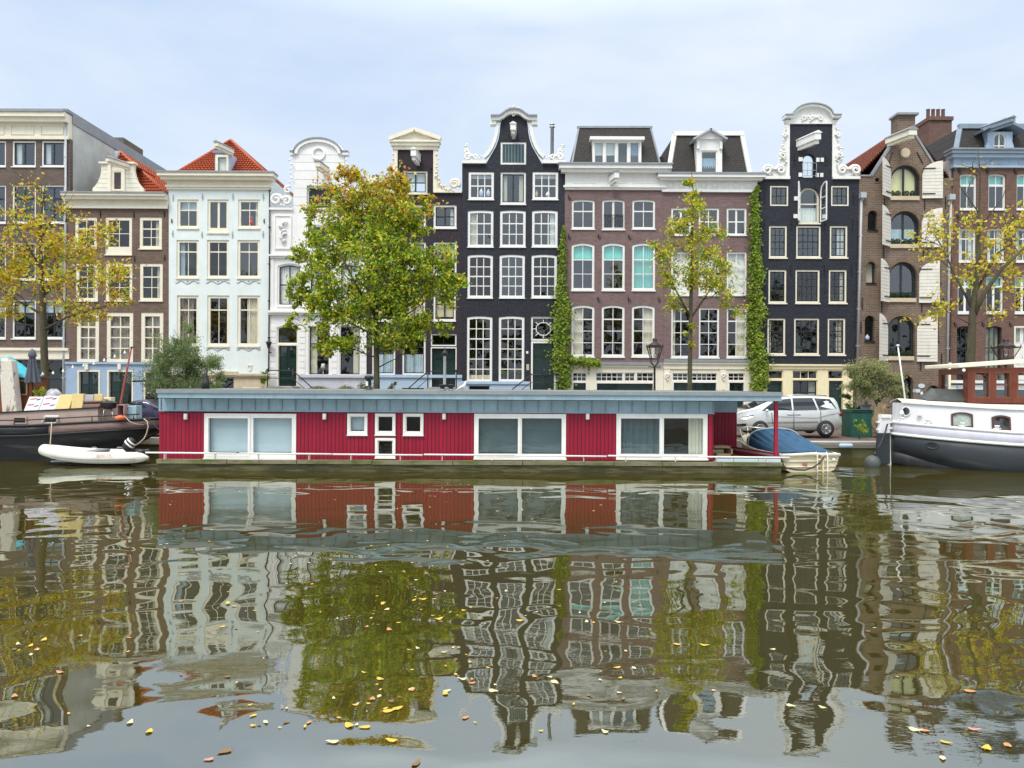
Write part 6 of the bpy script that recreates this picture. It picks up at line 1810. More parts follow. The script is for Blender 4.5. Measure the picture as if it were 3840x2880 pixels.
mb = MB(); lo = loop(a.x, b.x, a.z - .06, b.z); li = loop(a.x + .03, b.x - .03, a.z - .03, b.z - .03); mb.ring(lo, li, 28.05, 28.5); mb.prism(li, 28.46, 28.49); mb.build('tub', PK, o)
p0, p1 = W(452, 1517, 28.3), W(493, 1303, 28.3); o = thing('red_pole', 'long leaning red pole rising from the pink bin', 'pole', p0)
MB().tube([p0 - (p1 - p0) * .12, p0, p0.lerp(p1, .5) + Vector((-.01, 0, 0)), p1], [.055, .05, .038, .03], 8).build('shaft', paint('rusty red paint', (.30, .07, .055), .6, .25), o)
MB().box(p1.x - .02, p1.x + .05, 28.26, 28.34, p1.z - .02, p1.z + .03).build('tip', M['black'], o)
rb = MB(); c = W(452, 1566, 27.7); rnt = random.Random(3)
rb.ball(c, (.2, .16, .08), 14, 8)
for v in rb.v: v += Vector((rnt.uniform(-.03, .03), rnt.uniform(-.03, .03), rnt.uniform(-.02, .02)))
tag(rb.build('cloth', M['orange'], None, loc=c), 'crumpled bright orange cloth hung over the barge rail', 'cloth')
p0 = W(486, 1520, 29.0); tag(MB().tube([W(484, 1520, 29.2), W(488, 1440, 29.2), W(470, 1432, 29.2)], .05, 8).build('davit', M['black'], None, loc=p0), 'black bent iron davit beside the red pole', 'davit')
# ropes
def ropeobj(label, pts, r=.02, mt='rope', name='rope'):
    P = [W(*p) for p in pts]; o = MB().tube(P, r, 6).build(name, M[mt] if isinstance(mt, str) else mt, None, loc=P[0]); return tag(o, label, 'rope')
ropeobj('straight pale rope from the barge rail down to the white dinghy', [(194, 1583, 27.35), (191, 1630, 27.2), (187, 1682, 26.3)])
ropeobj('slack pale rope hanging in a loop from the barge bow', [(540, 1571, 27.6), (552, 1580, 27.4), (556, 1600, 27.35), (550, 1625, 27.3), (540, 1645, 27.2), (524, 1660, 27.0), (505, 1672, 26.7)], .022)
ropeobj('short rope lying along the brown bulwark of the barge', [(472, 1565, 27.5), (485, 1580, 27.42), (510, 1590, 27.45), (540, 1594, 27.6)], .016)
ropeobj('taut dark mooring line from the barge bow to the houseboat', [(556, 1572, 27.8), (570, 1586, 27.5), (590, 1606, 27.0), (600, 1612, 26.6)], .02, 'black')

# ---- white inflatable dinghy
M['pvc'] = marks('white inflatable tube', (.74, .73, .65), (.55, .52, .40), .66, 1.6, .45, (.5, 1, 2), soft=.1, bump=.05)
dg_ = thing('dinghy', 'white inflatable dinghy with black outboard beside the barge', 'dinghy', W(350, 1745, 26.6))
DX0, DX1 = W(165, 1710, 26).x, W(540, 1710, 26).x
def dgp(u, y): return None
near = [(560, 1719, 26.0, .02), (552, 1719, 26.0, .07), (540, 1719, 26.0, .14), (520, 1719, 26.0, .20), (480, 1720, 26.0, .215), (400, 1721, 26.0, .22), (320, 1720, 26.0, .22), (250, 1715, 26.03, .22), (205, 1708, 26.12, .22), (178, 1703, 26.3, .215), (163, 1700, 26.55, .21)]
far = [(168, 1700, 26.8, .21), (190, 1701, 27.0, .215), (240, 1704, 27.1, .22), (320, 1707, 27.12, .22), (420, 1708, 27.12, .22), (500, 1708, 27.12, .21), (530, 1708, 27.12, .14), (545, 1708, 27.12, .03)]
P = [W(*p[:3]) for p in near + far]
MB().tube([v + Vector((0, 0, .03 + .10 * max(0, .6 * (-14.6 - v.x)))) for v in P], [p[3] * .94 for p in near + far], 14).build('tube', M['pvc'], dg_, sub=1)
st_ = MB(); Pn = [W(p[0], p[1], p[2]) for p in near[3:]]
for dz in (-.045, .02): st_.tube([v + Vector((0, -.222, dz - .02)) for i, v in enumerate(Pn[:6])], .014, 5)
st_.build('stripe', paint('grey stripe', (.30, .33, .34), .5), dg_)
fl = MB(); a, b = W(190, 1720, 26.1), W(505, 1722, 26.1); fl.box(a.x, b.x, 26.1, 27.0, .12, .16); fl.build('floor', M['lead'], dg_)
a = W(508, 1712, 26.1); MB().box(a.x, a.x + .05, 26.1, 27.0, .1, .5).build('transom', M['bluegrey'], dg_)
MB().box(W(330, 0, 26.2).x, W(375, 0, 26.2).x, 26.05, 27.05, .46, .50).build('seat', M['lead'], dg_)
lettering('registration', '26-07 YA', .135, W(402, 1710, 26.0) + Vector((0, -.232, .05)), paint('red lettering', (.60, .12, .10), .5, streak=0), dg_)
for px in (360, 455): c = W(px, 1700, 26.0); MB().tube([c + Vector((-.1, -.1, .18)), c + Vector((-.06, -.13, .21)), c + Vector((.06, -.13, .21)), c + Vector((.1, -.1, .18))], .018, 6).build('grab_handle', M['lead'], dg_)
ot = MB(); c = W(484, 1668, 26.55)
ob = MB().lathe((0, 0, 0), [(.09, -.22), (.13, -.18), (.15, -.02), (.145, .14), (.11, .22), (.03, .25)], 12)
rot = Matrix.Rotation(radians(42), 3, 'Y')
for v in ob.v: v.x *= 1.25; v[:] = (rot @ v + c)[:]
mo = ob.build('outboard', M['black'], dg_)
sp = MB().lathe((0, 0, 0), [(.158, .0), (.160, .03), (.156, .06)], 12); sp.lathe((0, 0, 0), [(.150, .12), (.146, .15), (.138, .17)], 12)
for v in sp.v: v.x *= 1.27; v[:] = (rot @ v + c)[:]
sp.build('stripe', M['white'], mo)
lw_ = MB().tube([c, c + Vector((-.08, 0, -.2)), W(528, 1690, 26.55), W(548, 1700, 26.55)], [.09, .08, .06, .05], 8); lw_.ball(W(552, 1703, 26.55), (.16, .05, .07), 10, 6); lw_.lathe(W(560, 1703, 26.55), [(.03, -.05), (.13, 0), (.02, .04)], 10, axis='x')
lw_.build('lower_unit', M['black'], mo)

# ---- small boat with blue cover
sb_ = thing('motorboat', 'small cream clinker boat under a dark blue canvas cover', 'boat', W(3040, 1765, 26.5))
S0 = W(3040, 1745, 25.35); S1 = W(2802, 1650, 29.6)
ax_ = Vector((S1.x - S0.x, S1.y - S0.y, 0)); Lb = ax_.length; ax_.normalize(); pr_ = Vector((ax_.y, -ax_.x, 0))
def sf(t, w, z): return Vector((S0.x, S0.y, 0)) + ax_ * t + pr_ * w + Vector((0, 0, z))
M['creamhull'] = paint('cream boat hull', (.66, .58, .38), .35, .06, streak=.15)
tl = [0, .3, .8, 1.5, 2.2, 3, 3.7, 4.1, Lb - .05]
wb = [(0, 1.02), (.8, 1.10), (1.5, 1.12), (2.2, 1.08), (3, .90), (3.7, .55), (4.1, .30), (Lb, .03)]; gb_ = [(0, .56), (1.5, .60), (3, .72), (Lb, .92)]
hs = MB(); rows = []
for t in tl:
    w = lin(t, wb); g_ = lin(t, gb_); kk = -.15 if t < 3 else -.15 + .5 * (t - 3) / (Lb - 3)
    prf = [(0, kk), (w * .5, kk + .06), (w * .8, kk + (g_ - kk) * .28), (w * .84, kk + (g_ - kk) * .30), (w * .90, kk + (g_ - kk) * .52), (w * .94, kk + (g_ - kk) * .54), (w * .97, kk + (g_ - kk) * .78), (w * 1.0, kk + (g_ - kk) * .80), (w, g_)]
    rows.append([sf(t, -a_, z_) for a_, z_ in reversed(prf)] + [sf(t, a_, z_) for a_, z_ in prf])
hs.grid(rows, smooth=False); hs.add(rows[0], [tuple(range(len(rows[0])))]); hs.build('hull', M['creamhull'], sb_)
gn = MB()
for s_ in (-1, 1): gn.tube([sf(t, s_ * lin(t, wb), lin(t, gb_)) for t in tl], .05, 6)
gn.tube([sf(-.03, -1.04, .56), sf(-.05, 0, .60), sf(-.03, 1.04, .56)], .055, 6)
for z_, w_ in ((.36, .97), (.18, .90)): gn.tube([sf(-.02, -w_, z_), sf(-.03, 0, z_ + .0), sf(-.02, w_, z_)], .022, 5)
gn.build('gunwale', paint('white gunwale', (.72, .70, .60), .4), sb_)
dk = MB().grid([[sf(t, -lin(t, wb), lin(t, gb_) + .01), sf(t, -lin(t, wb) * .62, lin(t, gb_) + .03), sf(t, 0, lin(t, gb_) - .1 if t < 3 else lin(t, gb_) + .1), sf(t, lin(t, wb) * .62, lin(t, gb_) + .03), sf(t, lin(t, wb), lin(t, gb_) + .01)] for t in tl]); dk.build('deck', M['creamhull'], sb_)
# canvas: from the windscreen hoop down to the transom
cv = MB(); rows = []
hoop = [(.25, .62, .98, .10), (.9, .80, .97, .2), (1.5, 1.0, .97, .42), (2.1, 1.22, .94, .60), (2.5, 1.29, .90, .66), (2.95, 1.25, .84, .60), (3.3, 1.0, .62, .2)]
rnt = random.Random(6)
for t, top, wf, cr in hoop:
    w = lin(t, wb) * wf; g_ = lin(t, gb_) + .03; row = []
    for j in range(49):
        a_ = pi * j / 48; x = -cos(a_); s = sin(a_) ** .55
        fold = .085 * sin(j * 1.25 + t * 1.6) * (1 if 5 < j < 43 else 0) * min(1, (top - g_))
        row.append(sf(t + .04 * sin(j * .8), w * x * (1 - .06 * s), g_ + (top - g_) * s + fold))
    rows.append(row)
cv.grid(rows); cv.build('cover', paint('blue canvas', (.020, .085, .17), .85, .2, streak=.12, scale=4, bump=.4), sb_, solid=.012, sub=1)
pp = MB(); t, top = 2.32, 1.27
pp.tube([sf(t, -lin(t, wb) * .95 * cos(a_) if 0 else -lin(t, wb) * .96 * cos(a_), lin(t, gb_) + .05 + (top - lin(t, gb_)) * sin(a_) ** .5) for a_ in [pi * j / 16 for j in range(17)]], .018, 6); pp.build('piping', M['bblind'], sb_)
br_ = MB().tube([sf(3.2, -.75, .78), sf(3.6, -.68, 1.15), sf(4.0, -.45, 1.22), sf(4.35, 0, 1.25), sf(4.0, .45, 1.22), sf(3.6, .68, 1.15), sf(3.2, .75, .78)], .022, 7)
br_.tube([sf(4.3, 0, 1.24), sf(4.25, 0, .92)], .018, 6); br_.build('bow_rail', M['steel'], sb_)
ld = MB()
for w_ in (.18, .55): ld.tube([sf(-.03, w_, .66), sf(-.10, w_, .52), sf(-.10, w_, .02), sf(-.22, w_ + .02, -.3)], .022, 6)
for z_ in (.42, .05): ld.tube([sf(-.10, .18, z_), sf(-.10, .55, z_)], .02, 6)
ld.build('swim_ladder', M['cream'], sb_)
rud = MB().bar(sf(-.08, .36, .55), sf(-.08, .36, -.2), .05, .22); rud.build('rudder', M['creamhull'], sb_)
tl_ = MB().lathe(sf(-.05, .80, .40) , [(.05, -.02), (.05, .02)], 12, axis='y'); tl_.build('badge', M['white'], sb_)
nb_ = MB(); c = sf(-.05, -.18, .26); nb_.box(c.x - .13, c.x + .02, c.y - .02, c.y + .01, c.z - .035, c.z + .035); nb_.build('red_sticker', paint('sticker', (.45, .13, .10), .5), sb_)
ropeobj('dark heavy mooring rope drooping from the cream boat stern', [(3090, 1712, 25.2), (3075, 1735, 25.15), (3050, 1752, 25.1), (3020, 1763, 25.1), (2985, 1762, 25.1), (2950, 1755, 25.1), (2925, 1748, 25.0)], .024, 'black')

# ---- right barge
M['greyhull'] = marks('grey barge hull', (.034, .041, .050), (.026, .030, .037), .6, 1.2, .45, (.5, .5, 1.5), soft=.15)
M['botblack'] = paint('black antifouling', (.012, .014, .018), .5, .2)
M['cabwhite'] = paint('white barge paint', (.74, .75, .79), .45, .05, streak=.14)
rb_ = thing('white_barge', 'large white and grey barge with red brown wheelhouse and small curtained windows', 'barge', W(3700, 1760, 27.5))
O = W(3340, 1600, 27.85); ang = radians(-6)
dx_, dy_ = Vector((cos(ang), sin(ang), 0)), Vector((-sin(ang), cos(ang), 0))
def rf_(t, w, z): return Vector((O.x, 27.85, 0)) + dx_ * t + dy_ * w + Vector((0, 0, z))
tr_ = [0, .08, .25, .55, 1, 1.6, 2.4, 3.2, 4.2, 6, 9, 13]
wr = [(0, .06), (.08, .28), (.25, .55), (.55, .88), (1, 1.2), (1.6, 1.5), (2.4, 1.76), (3.2, 1.93), (4.2, 2.05), (20, 2.1)]
gr = [(0, 1.56), (1.5, 1.44), (3, 1.33), (6, 1.24), (20, 1.2)]; br2 = [(0, 1.13), (1.5, 1.02), (3, .92), (6, .82), (20, .8)]
low = [(0, .5), (.25, .45), (1, .2), (2, -.05), (3.5, -.3), (20, -.4)]
A = []; B = []; Cc = []
for t in tr_:
    w = lin(t, wr); bm_ = lin(t, br2); g_ = lin(t, gr); lo_ = lin(t, low)
    A.append((t, [(w, bm_), (w * 1.015, (bm_ + g_) / 2), (w * .99, g_)]))
    B.append((t, [(w * (.90 if t > 1 else .7), lo_), (w * .97, (lo_ + bm_) / 2), (w * 1.0, bm_)]))
    Cc.append((t, [(w * .12, lo_ - .5), (w * (.55 if t < 2.5 else .7), lo_ - .35), (w * (.90 if t > 1 else .7), lo_)]))
def sides(tab):
    mb = MB()
    for s_ in (-1, 1): mb.grid([[rf_(t, s_ * w, z) for w, z in pr] for t, pr in tab])
    return mb
sides(B).build('hull', M['greyhull'], rb_, normals=False, solid=.03); sides(Cc).build('hull_bottom', M['botblack'], rb_, normals=False, solid=.03)
sides(A).build('bulwark', paint('lilac white bulwark', (.56, .57, .66), .45, .06, streak=.15), rb_, normals=False, solid=.04)
rr2 = MB()
for s_ in (-1, 1):
    rr2.tube([rf_(t - .03, s_ * (lin(t, wr) + .015), lin(t, br2) + .01) for t in tr_], .05, 6); rr2.tube([rf_(t - .02, s_ * lin(t, wr), lin(t, gr)) for t in tr_], .055, 6)
rr2.build('rubbing_strake', M['white'], rb_)
MB().grid([[rf_(t, -lin(t, wr) * .98, lin(t, gr) - .05), rf_(t, lin(t, wr) * .98, lin(t, gr) - .05)] for t in tr_], smooth=False).build('deck', M['white'], rb_)
# stern post and rudder
MB().bar(rf_(-.05, 0, -.3), rf_(-.05, 0, 1.75), .10, .12).build('stern_post', M['white'], rb_)
rd = MB(); a, b = [W(x, y, 27.8) for x, y in ((3291, 1625), (3334, 1625), (3334, 1738), (3282, 1740))], [W(x, y, 27.8) for x, y in ((3298, 1560), (3334, 1560), (3334, 1624), (3292, 1624))]
for q, mt, nm in ((a, 'greyhull', 'rudder'), (b, 'cabwhite', 'rudder_head')):
    v_ = [p + Vector((0, -.09, 0)) for p in q] + [p + Vector((0, .09, 0)) for p in q]
    MB().add(v_, [(0, 3, 2, 1), (4, 5, 6, 7), (0, 1, 5, 4), (1, 2, 6, 5), (2, 3, 7, 6), (3, 0, 4, 7)]).build(nm, M[mt], rb_, bevel=.02)
a, b = W(3300, 1567, 27.8), W(3337, 1555, 27.8); MB().box(a.x, b.x, 27.65, 27.95, a.z, b.z).build('rudder_cap', M['white'], rb_, bevel=.015)
hg = MB()
for py in (1582, 1610): c = W(3293, py, 27.8); hg.box(c.x - .05, c.x + .06, 27.74, 27.86, c.z - .03, c.z + .03)
for py in (1583, 1605): c = W(3337, py, 27.75); hg.box(c.x - .06, c.x + .06, 27.68, 27.8, c.z - .03, c.z + .03)
hg.build('hinge', M['white'], rb_)
# cabin
cab = MB(); tc_ = [.22, .5, 1, 1.6, 2.4, 3.2, 4.2, 6, 9, 13]
cz = [(0, 2.26), (1.5, 2.17), (3, 2.08), (6, 2.02), (20, 2.0)]
near_ = [rf_(t, -lin(t, wr) * .90 + .0, lin(t, gr) - .06) for t in tc_]; nt2 = [rf_(t, -lin(t, wr) * .86, lin(t, cz)) for t in tc_]
far_ = [rf_(t, lin(t, wr) * .90, lin(t, gr) - .06) for t in tc_]; ft2 = [rf_(t, lin(t, wr) * .86, lin(t, cz)) for t in tc_]
mid_ = [rf_(t, 0, lin(t, cz) + .10) for t in tc_]
cab.grid([near_, nt2]); cab.grid([far_, ft2]); cab.add([near_[0], nt2[0], ft2[0], far_[0]], [(0, 1, 2, 3)])
cab.build('cabin', M['cabwhite'], rb_)
rfm = MB(); rfm.grid([[p + Vector((-.04, -.05, .0)) for p in nt2], [p + Vector((-.04, -.05, .05)) for p in nt2], [p + Vector((0, 0, .05)) for p in mid_], [p + Vector((-.04, .05, .05)) for p in ft2], [p + Vector((-.04, .05, 0)) for p in ft2]], smooth=False)
rfm.build('cabin_roof', paint('cream white roof', (.78, .76, .68), .5, .06, streak=0), rb_, solid=.02)
def on_side(t, z, off=.03):
    w = lin(t, wr); f_ = (z - lin(t, gr)) / (lin(t, cz) - lin(t, gr)); return rf_(t, -w * (.90 - .04 * f_) - off, z)
def side_t(px, z=1.7):
    best = min((abs((on_side(t / 100, z).x / on_side(t / 100, z).y * F + 1920) - px), t / 100) for t in range(20, 700)); return best[1]
for (x0, x1, cu) in ((3566, 3648, 1), (3718, 3790, 0)):
    t0, t1 = side_t(x0), side_t(x1); tm = (t0 + t1) / 2
    zc0, zc1 = lin(tm, gr) + .03, lin(tm, gr) + .55
    def arc_(o, d): return [on_side(t0 + d, zc0 + d, o), on_side(t1 - d, zc0 + d, o)] + [on_side(t1 - d + (t0 - t1 + 2 * d) * i / 8, zc1 - d - .07 * (2 * i / 8 - 1) ** 2, o) for i in range(9)]
    o1, i1 = arc_(.05, 0), arc_(.05, .055); mb = MB(); kk = len(o1)
    mb.add(o1 + i1, [(i, (i + 1) % kk, kk + (i + 1) % kk, kk + i) for i in range(kk)])
    w_ = mb.build('cabin_window', paint('dark brown frame', (.09, .035, .03), .4), rb_, normals=False, solid=.04)
    MB().add(arc_(.035, .04), [tuple(range(kk))]).build('pane', M['glass'], w_, normals=False)
    MB().add(arc_(.015, .03), [tuple(range(kk))]).build('curtain' if cu else 'inside', M['palecurtain'] if cu else M['dark'], w_, normals=False)
t = side_t(3398); zc_ = lin(t, gr) + .42
P = [on_side(t + .10 * cos(a_), zc_ + .155 * sin(a_), .035) for a_ in [2 * pi * i / 20 for i in range(20)]]
w_ = MB().add(P, [tuple(range(20))]).build('porthole', M['glassd'], rb_, normals=False)
MB().tube(P + [P[0]], .02, 6).build('rim', M['white'], w_)
MB().add([p + Vector((0, .02, 0)) for p in P], [tuple(range(20))]).build('inside', M['hatch'], w_, normals=False)
for px in (3363, 3447):
    t = side_t(px); c = on_side(t, lin(t, gr) + .36, .07); MB().lathe(c, [(.085, -.05), (.08, -.03), (.05, .06), (.02, .09)], 12).build('cowl_lamp', M['white'], rb_)
for px in (3345, 3477, 3604, 3730):
    t = max(.1, side_t(px)); c = rf_(t, -lin(t, wr) * .99, lin(t, gr)); MB().lathe(c, [(.07, 0), (.06, .04), (.06, .15), (.08, .17), (.08, .2)], 12).tube([c + Vector((-.13, 0, .09)), c + Vector((.13, 0, .09))], .022, 6).build('bollard', M['white'], rb_)
t = .95; c = rf_(t, -lin(t, wr) * 1.0, .80)
T = [2 * pi * i / 18 for i in range(18)]
hp = MB().tube([rf_(t + .15 * cos(a_), -lin(t + .15 * cos(a_), wr) * .985 - .02, .80 + .11 * sin(a_)) for a_ in T + [T[0]]], .03, 6); hp.build('hawse_ring', M['greyhull'], rb_)
MB().add([rf_(t + .13 * cos(a_), -lin(t + .13 * cos(a_), wr) * .985 - .022, .80 + .10 * sin(a_)) for a_ in T], [tuple(range(18))]).build('hawse_hole', M['botblack'], rb_, normals=False)
# wheelhouse
WD = 27.3; M['mahog'] = wood('red brown wheelhouse wood', (.18, .040, .020), (.11, .026, .014), .35, 2, coat=.3)
wk = kit(rb_, WD)
a, b = W(3632, 1512, WD), W(4060, 1395, WD)
for x0, x1 in ((3653, 3713), (3733, 3790), (3815, 3875), (3895, 3955)):
    wk.win(x0, x1, 1394, 1492, 1, (1, 1), frame='wood', fw=4, fb=4, sill=0, rec=.0, split=(.5, .5), bars=x0 > 3700, g='glass')
wk.wall([(3630, 1512), (4060, 1512), (4060, 1378), (3630, 1378)], M['mahog'], 'wheelhouse', th=.08)
kb = MB(); x0, x1 = wk.xz(3630, 1450)[0], wk.xz(4060, 1450)[0]; zb_, zt_ = 1.9, wk.xz(3640, 1382)[1]
kb.box(x0, x0 + .08, WD + .09, WD + .3, zb_, zt_); kb.box(x0, x0 + .08, WD + 1.7, WD + 1.9, zb_, zt_); kb.box(x0, x0 + .08, WD + .31, WD + 1.69, zb_, zb_ + .4); kb.box(x0, x0 + .08, WD + .31, WD + 1.69, zt_ - .2, zt_)
for x in (3630, 3722, 3800, 3885, 3975): q = wk.xz(x, 1450)[0]; kb.box(q + .09, q + .2, WD + 1.82, WD + 1.9, zb_, zt_)
kb.box(x0 + .09, x1, WD + 1.83, WD + 1.89, zb_, zb_ + .42); kb.box(x0 + .09, x1, WD + 1.83, WD + 1.89, zt_ - .2, zt_ - .01)
kb.build('wheelhouse_frame', M['mahog'], rb_)
p, q = W(3598, 1379, WD - .15), W(4100, 1344, WD - .15); wr_ = MB()
for dz, th in ((0, .12),):
    vs = [p, q, q + Vector((0, 2.3, 0)), p + Vector((0, 2.3, 0))]; vs += [v + Vector((0, 0, .13)) for v in vs]
    wr_.add(vs, [(0, 3, 2, 1), (4, 5, 6, 7), (0, 1, 5, 4), (1, 2, 6, 5), (2, 3, 7, 6), (3, 0, 4, 7)])
wr_.build('wheelhouse_roof', M['cream'], rb_, bevel=.02)
c = W(3614, 1388, WD - .1); MB().ball(c, .06, 10, 6).build('lamp', M['white'], rb_)
# covered skylight and flagpole
c0_, c1_ = W(3458, 1506, 27.7), W(3690, 1506, 27.7); sk_ = thing('covered_skylight', 'low hatch under a creased dark grey tarpaulin on the white barge', 'hatch', ((c0_.x + c1_.x) / 2, 27.9, 2.2))
base = c0_.z
cvm = MB(); rows = []; rnt = random.Random(12)
prof_ = [(3452, 1509, 0), (3462, 1500, .1), (3498, 1473, .4), (3560, 1474, .5), (3640, 1474, .5), (3680, 1493, .35), (3692, 1504, .05)]
for px, py, dd in prof_:
    tp_ = W(px, py, 27.9).z + .09; row = []
    for j in range(9):
        a_ = j / 8; y = 27.45 + 1.1 * a_; z = base + .05 + (tp_ - base) * min(1, 2.6 * min(a_, 1 - a_)) + .02 * rnt.uniform(-1, 1)
        row.append(Vector((W(px, py, 27.9).x, y, z)))
    rows.append(row)
cvm.grid(rows, smooth=False); cvm.build('tarpaulin', paint('grey tarpaulin', (.055, .065, .065), .5, .2, streak=0, scale=5, bump=.6), sk_, solid=.015)
MB().box(W(3462, 0, 27.5).x, W(3682, 0, 27.5).x, 27.5, 28.5, base - .12, base + .0).build('coaming', M['cream'], sk_)
p0, p1 = W(3396, 1512, 27.4), W(3367, 1298, 27.4); fp = thing('flagpole', 'thin white slanting flagpole with a small round truck', 'flagpole', p0)
MB().tube([p0 - (p1 - p0) * .28, p1], [.034, .024], 8).build('staff', M['white'], fp); MB().lathe(p1, [(.02, 0), (.06, .01), (.06, .04), (.02, .06)], 10).build('truck', M['white'], fp)
c = W(3272, 1727, 27.3); fd = thing('round_fender', 'large round grey fender afloat by the barge rudder', 'fender', (c.x, 27.3, 0))
MB().ball((c.x, 27.3, .12), .27, 18, 12).build('ball', paint('grey fender', (.075, .088, .09), .55, .15, streak=0), fd); MB().tube([(c.x + .05, 27.3, .34), (c.x + .12, 27.3, .5)], .05, 8).build('eye', M['black'], fd)
ropeobj('dark rope from the white barge stern to the round fender', [(3328, 1590, 27.6), (3318, 1625, 27.5), (3300, 1670, 27.4), (3283, 1701, 27.3)], .03, 'black')

# ------------------------------------------------------------------ cars
def car(name, label, D, prof, belt, glassx, wheels, bodymat, W_=1.78, facing=-1, lights=None, windows=(), handles=(), doors=(), roofx=None, rim_spokes=5):
    """side profile measured in the photo at distance D of the near flank; lofted across the width"""
    top, bot = prof
    xs = sorted(set([p[0] for p in top] + [p[0] for p in bot]))
    base = W((xs[0] + xs[-1]) / 2, 1500, D); root = thing(name, label, 'car', (base.x, D + W_ / 2, STZ))
    s_ = D / F
    xx = []
    for a, b in zip(xs, xs[1:]):
        n = max(1, int((b - a) / 14)); xx += [a + (b - a) * i / n for i in range(n)]
    xx.append(xs[-1])
    rows = []
    L = xs[-1] - xs[0]
    for x in xx:
        zt = W(x, lin(x, top), D).z; zb = W(x, lin(x, bot), D).z; zl = W(x, lin(x, belt), D).z; wx = W(x, 1500, D).x
        u = (x - xs[0]) / L; e = min(u, 1 - u) * L / 60
        hw = W_ / 2 * (1 if e > 1 else (1 - (1 - e) ** 2 * .32))
        zl = min(zl, zt - .03)
        th = max(0, zt - zl); hr = hw * (1 - .26 * min(1, th / .65))
        zm = (zb + zl) / 2
        pr = [(hw * .80, zb), (hw * .95, zb + .07), (hw, zm), (hw * .985, zl - .07), (hw * .955, zl), (hw * .955 + (hr - hw * .955) * .55, zl + th * .60), (hr, zl + th * .9), (hr * .8, zt), (0, zt + .015 * min(1, th * 3))]
        row = [(-w_, z_) for w_, z_ in pr] + [(w_, z_) for w_, z_ in reversed(pr[:-1])]
        rows.append([Vector((wx, D + W_ / 2 + w_, z_)) for w_, z_ in row])
    bd = MB().grid(rows); bd.add(rows[0], [tuple(range(len(rows[0])))]); bd.add(rows[-1], [tuple(range(len(rows[0])))])
    bd.build('body', bodymat, root)
    def flank(x, y, o=.012):
        zt = W(x, lin(x, top), D).z; zl = min(W(x, lin(x, belt), D).z, zt - .03); th = zt - zl; z = W(x, y, D).z
        u = (x - xs[0]) / L; e = min(u, 1 - u) * L / 60; hw = W_ / 2 * (1 if e > 1 else (1 - (1 - e) ** 2 * .32)); hr = hw * (1 - .26 * min(1, th / .65))
        f_ = (z - zl) / max(.01, th)
        if f_ <= 0: w_ = hw * (.985 if f_ > -.3 else 1)
        elif f_ < .6: w_ = hw * .955 + (hr - hw * .955) * .55 * f_ / .6
        else: w_ = hw * .955 + (hr - hw * .955) * (.55 + .45 * (f_ - .6) / .3)
        return Vector((W(x, y, D).x, D + W_ / 2 - w_ - o, z))
    for nm, pts, mt in windows:
        P = []
        for (x0, y0), (x1, y1) in zip(pts, pts[1:] + pts[:1]): P += [(x0 + (x1 - x0) * i / 3, y0 + (y1 - y0) * i / 3) for i in range(3)]
        Q = [flank(x, y) for x, y in P]; tr = tessellate_polygon([[Vector((q.x, q.z, 0)) for q in Q]])
        MB().add(Q, [tuple(t) for t in tr]).build(nm, M[mt], root, solid=.006 if mt != 'carglass' else 0)
    for x, y, r in wheels:
        c = W(x, y, D); R_ = r * s_
        ar = MB(); n = 20; A = []; B = []
        ar.lathe((c.x, D + .02, c.z), [(R_ * 1.17, -.045), (R_ * 1.19, .0), (R_ * 1.1, .02)], 24, axis='y'); ar.build('wheel_arch', M['rubber'], root)
        w_ = MB().lathe((c.x, D + .02, c.z), [(R_ * .66, -.075), (R_ * .72, -.10), (R_ * .93, -.10), (R_, -.06), (R_, .1), (R_ * .6, .12)], 28, axis='y').build('wheel', M['rubber'], root)
        rm = MB().lathe((c.x, D + .02, c.z), [(R_ * .68, -.085), (R_ * .70, -.11), (R_ * .64, -.11), (R_ * .62, -.06), (R_ * .1, -.055)], 28, axis='y')
        for k in range(rim_spokes):
            for dd in (-.16, .16):
                a_ = 2 * pi * k / rim_spokes + .3
                p = Vector((c.x + .12 * R_ * cos(a_ + dd * 3), D - .075, c.z + .12 * R_ * sin(a_ + dd * 3))); q = Vector((c.x + .66 * R_ * cos(a_ + dd), D - .085, c.z + .66 * R_ * sin(a_ + dd))); rm.bar(p, q, .03, .05)
        rm.lathe((c.x, D - .04, c.z), [(R_ * .2, -.05), (R_ * .16, -.065), (R_ * .05, -.07)], 12, axis='y')
        rm.build('rim', M['steel'], w_)
        fw = w_.copy(); COL.objects.link(fw); fw.location.y += W_ - .04
    return root, flank
SILV = paint('silver car paint', (.68, .72, .71), .28, .03, streak=0, metal=.35, coat=.6, bump=0)
top = [(2760, 1572), (2764, 1560), (2776, 1545), (2800, 1538), (2830, 1530), (2868, 1513), (2904, 1498), (2935, 1490), (2980, 1486), (3035, 1485), (3090, 1487), (3138, 1492), (3147, 1505), (3160, 1545), (3167, 1570), (3169, 1585)]
bot = [(2760, 1598), (2766, 1611), (2800, 1617), (2900, 1619), (3050, 1618), (3140, 1615), (3160, 1610), (3169, 1600)]
belt = [(2760, 1565), (2790, 1550), (2860, 1543), (2960, 1538), (3100, 1534), (3150, 1536), (3169, 1560)]
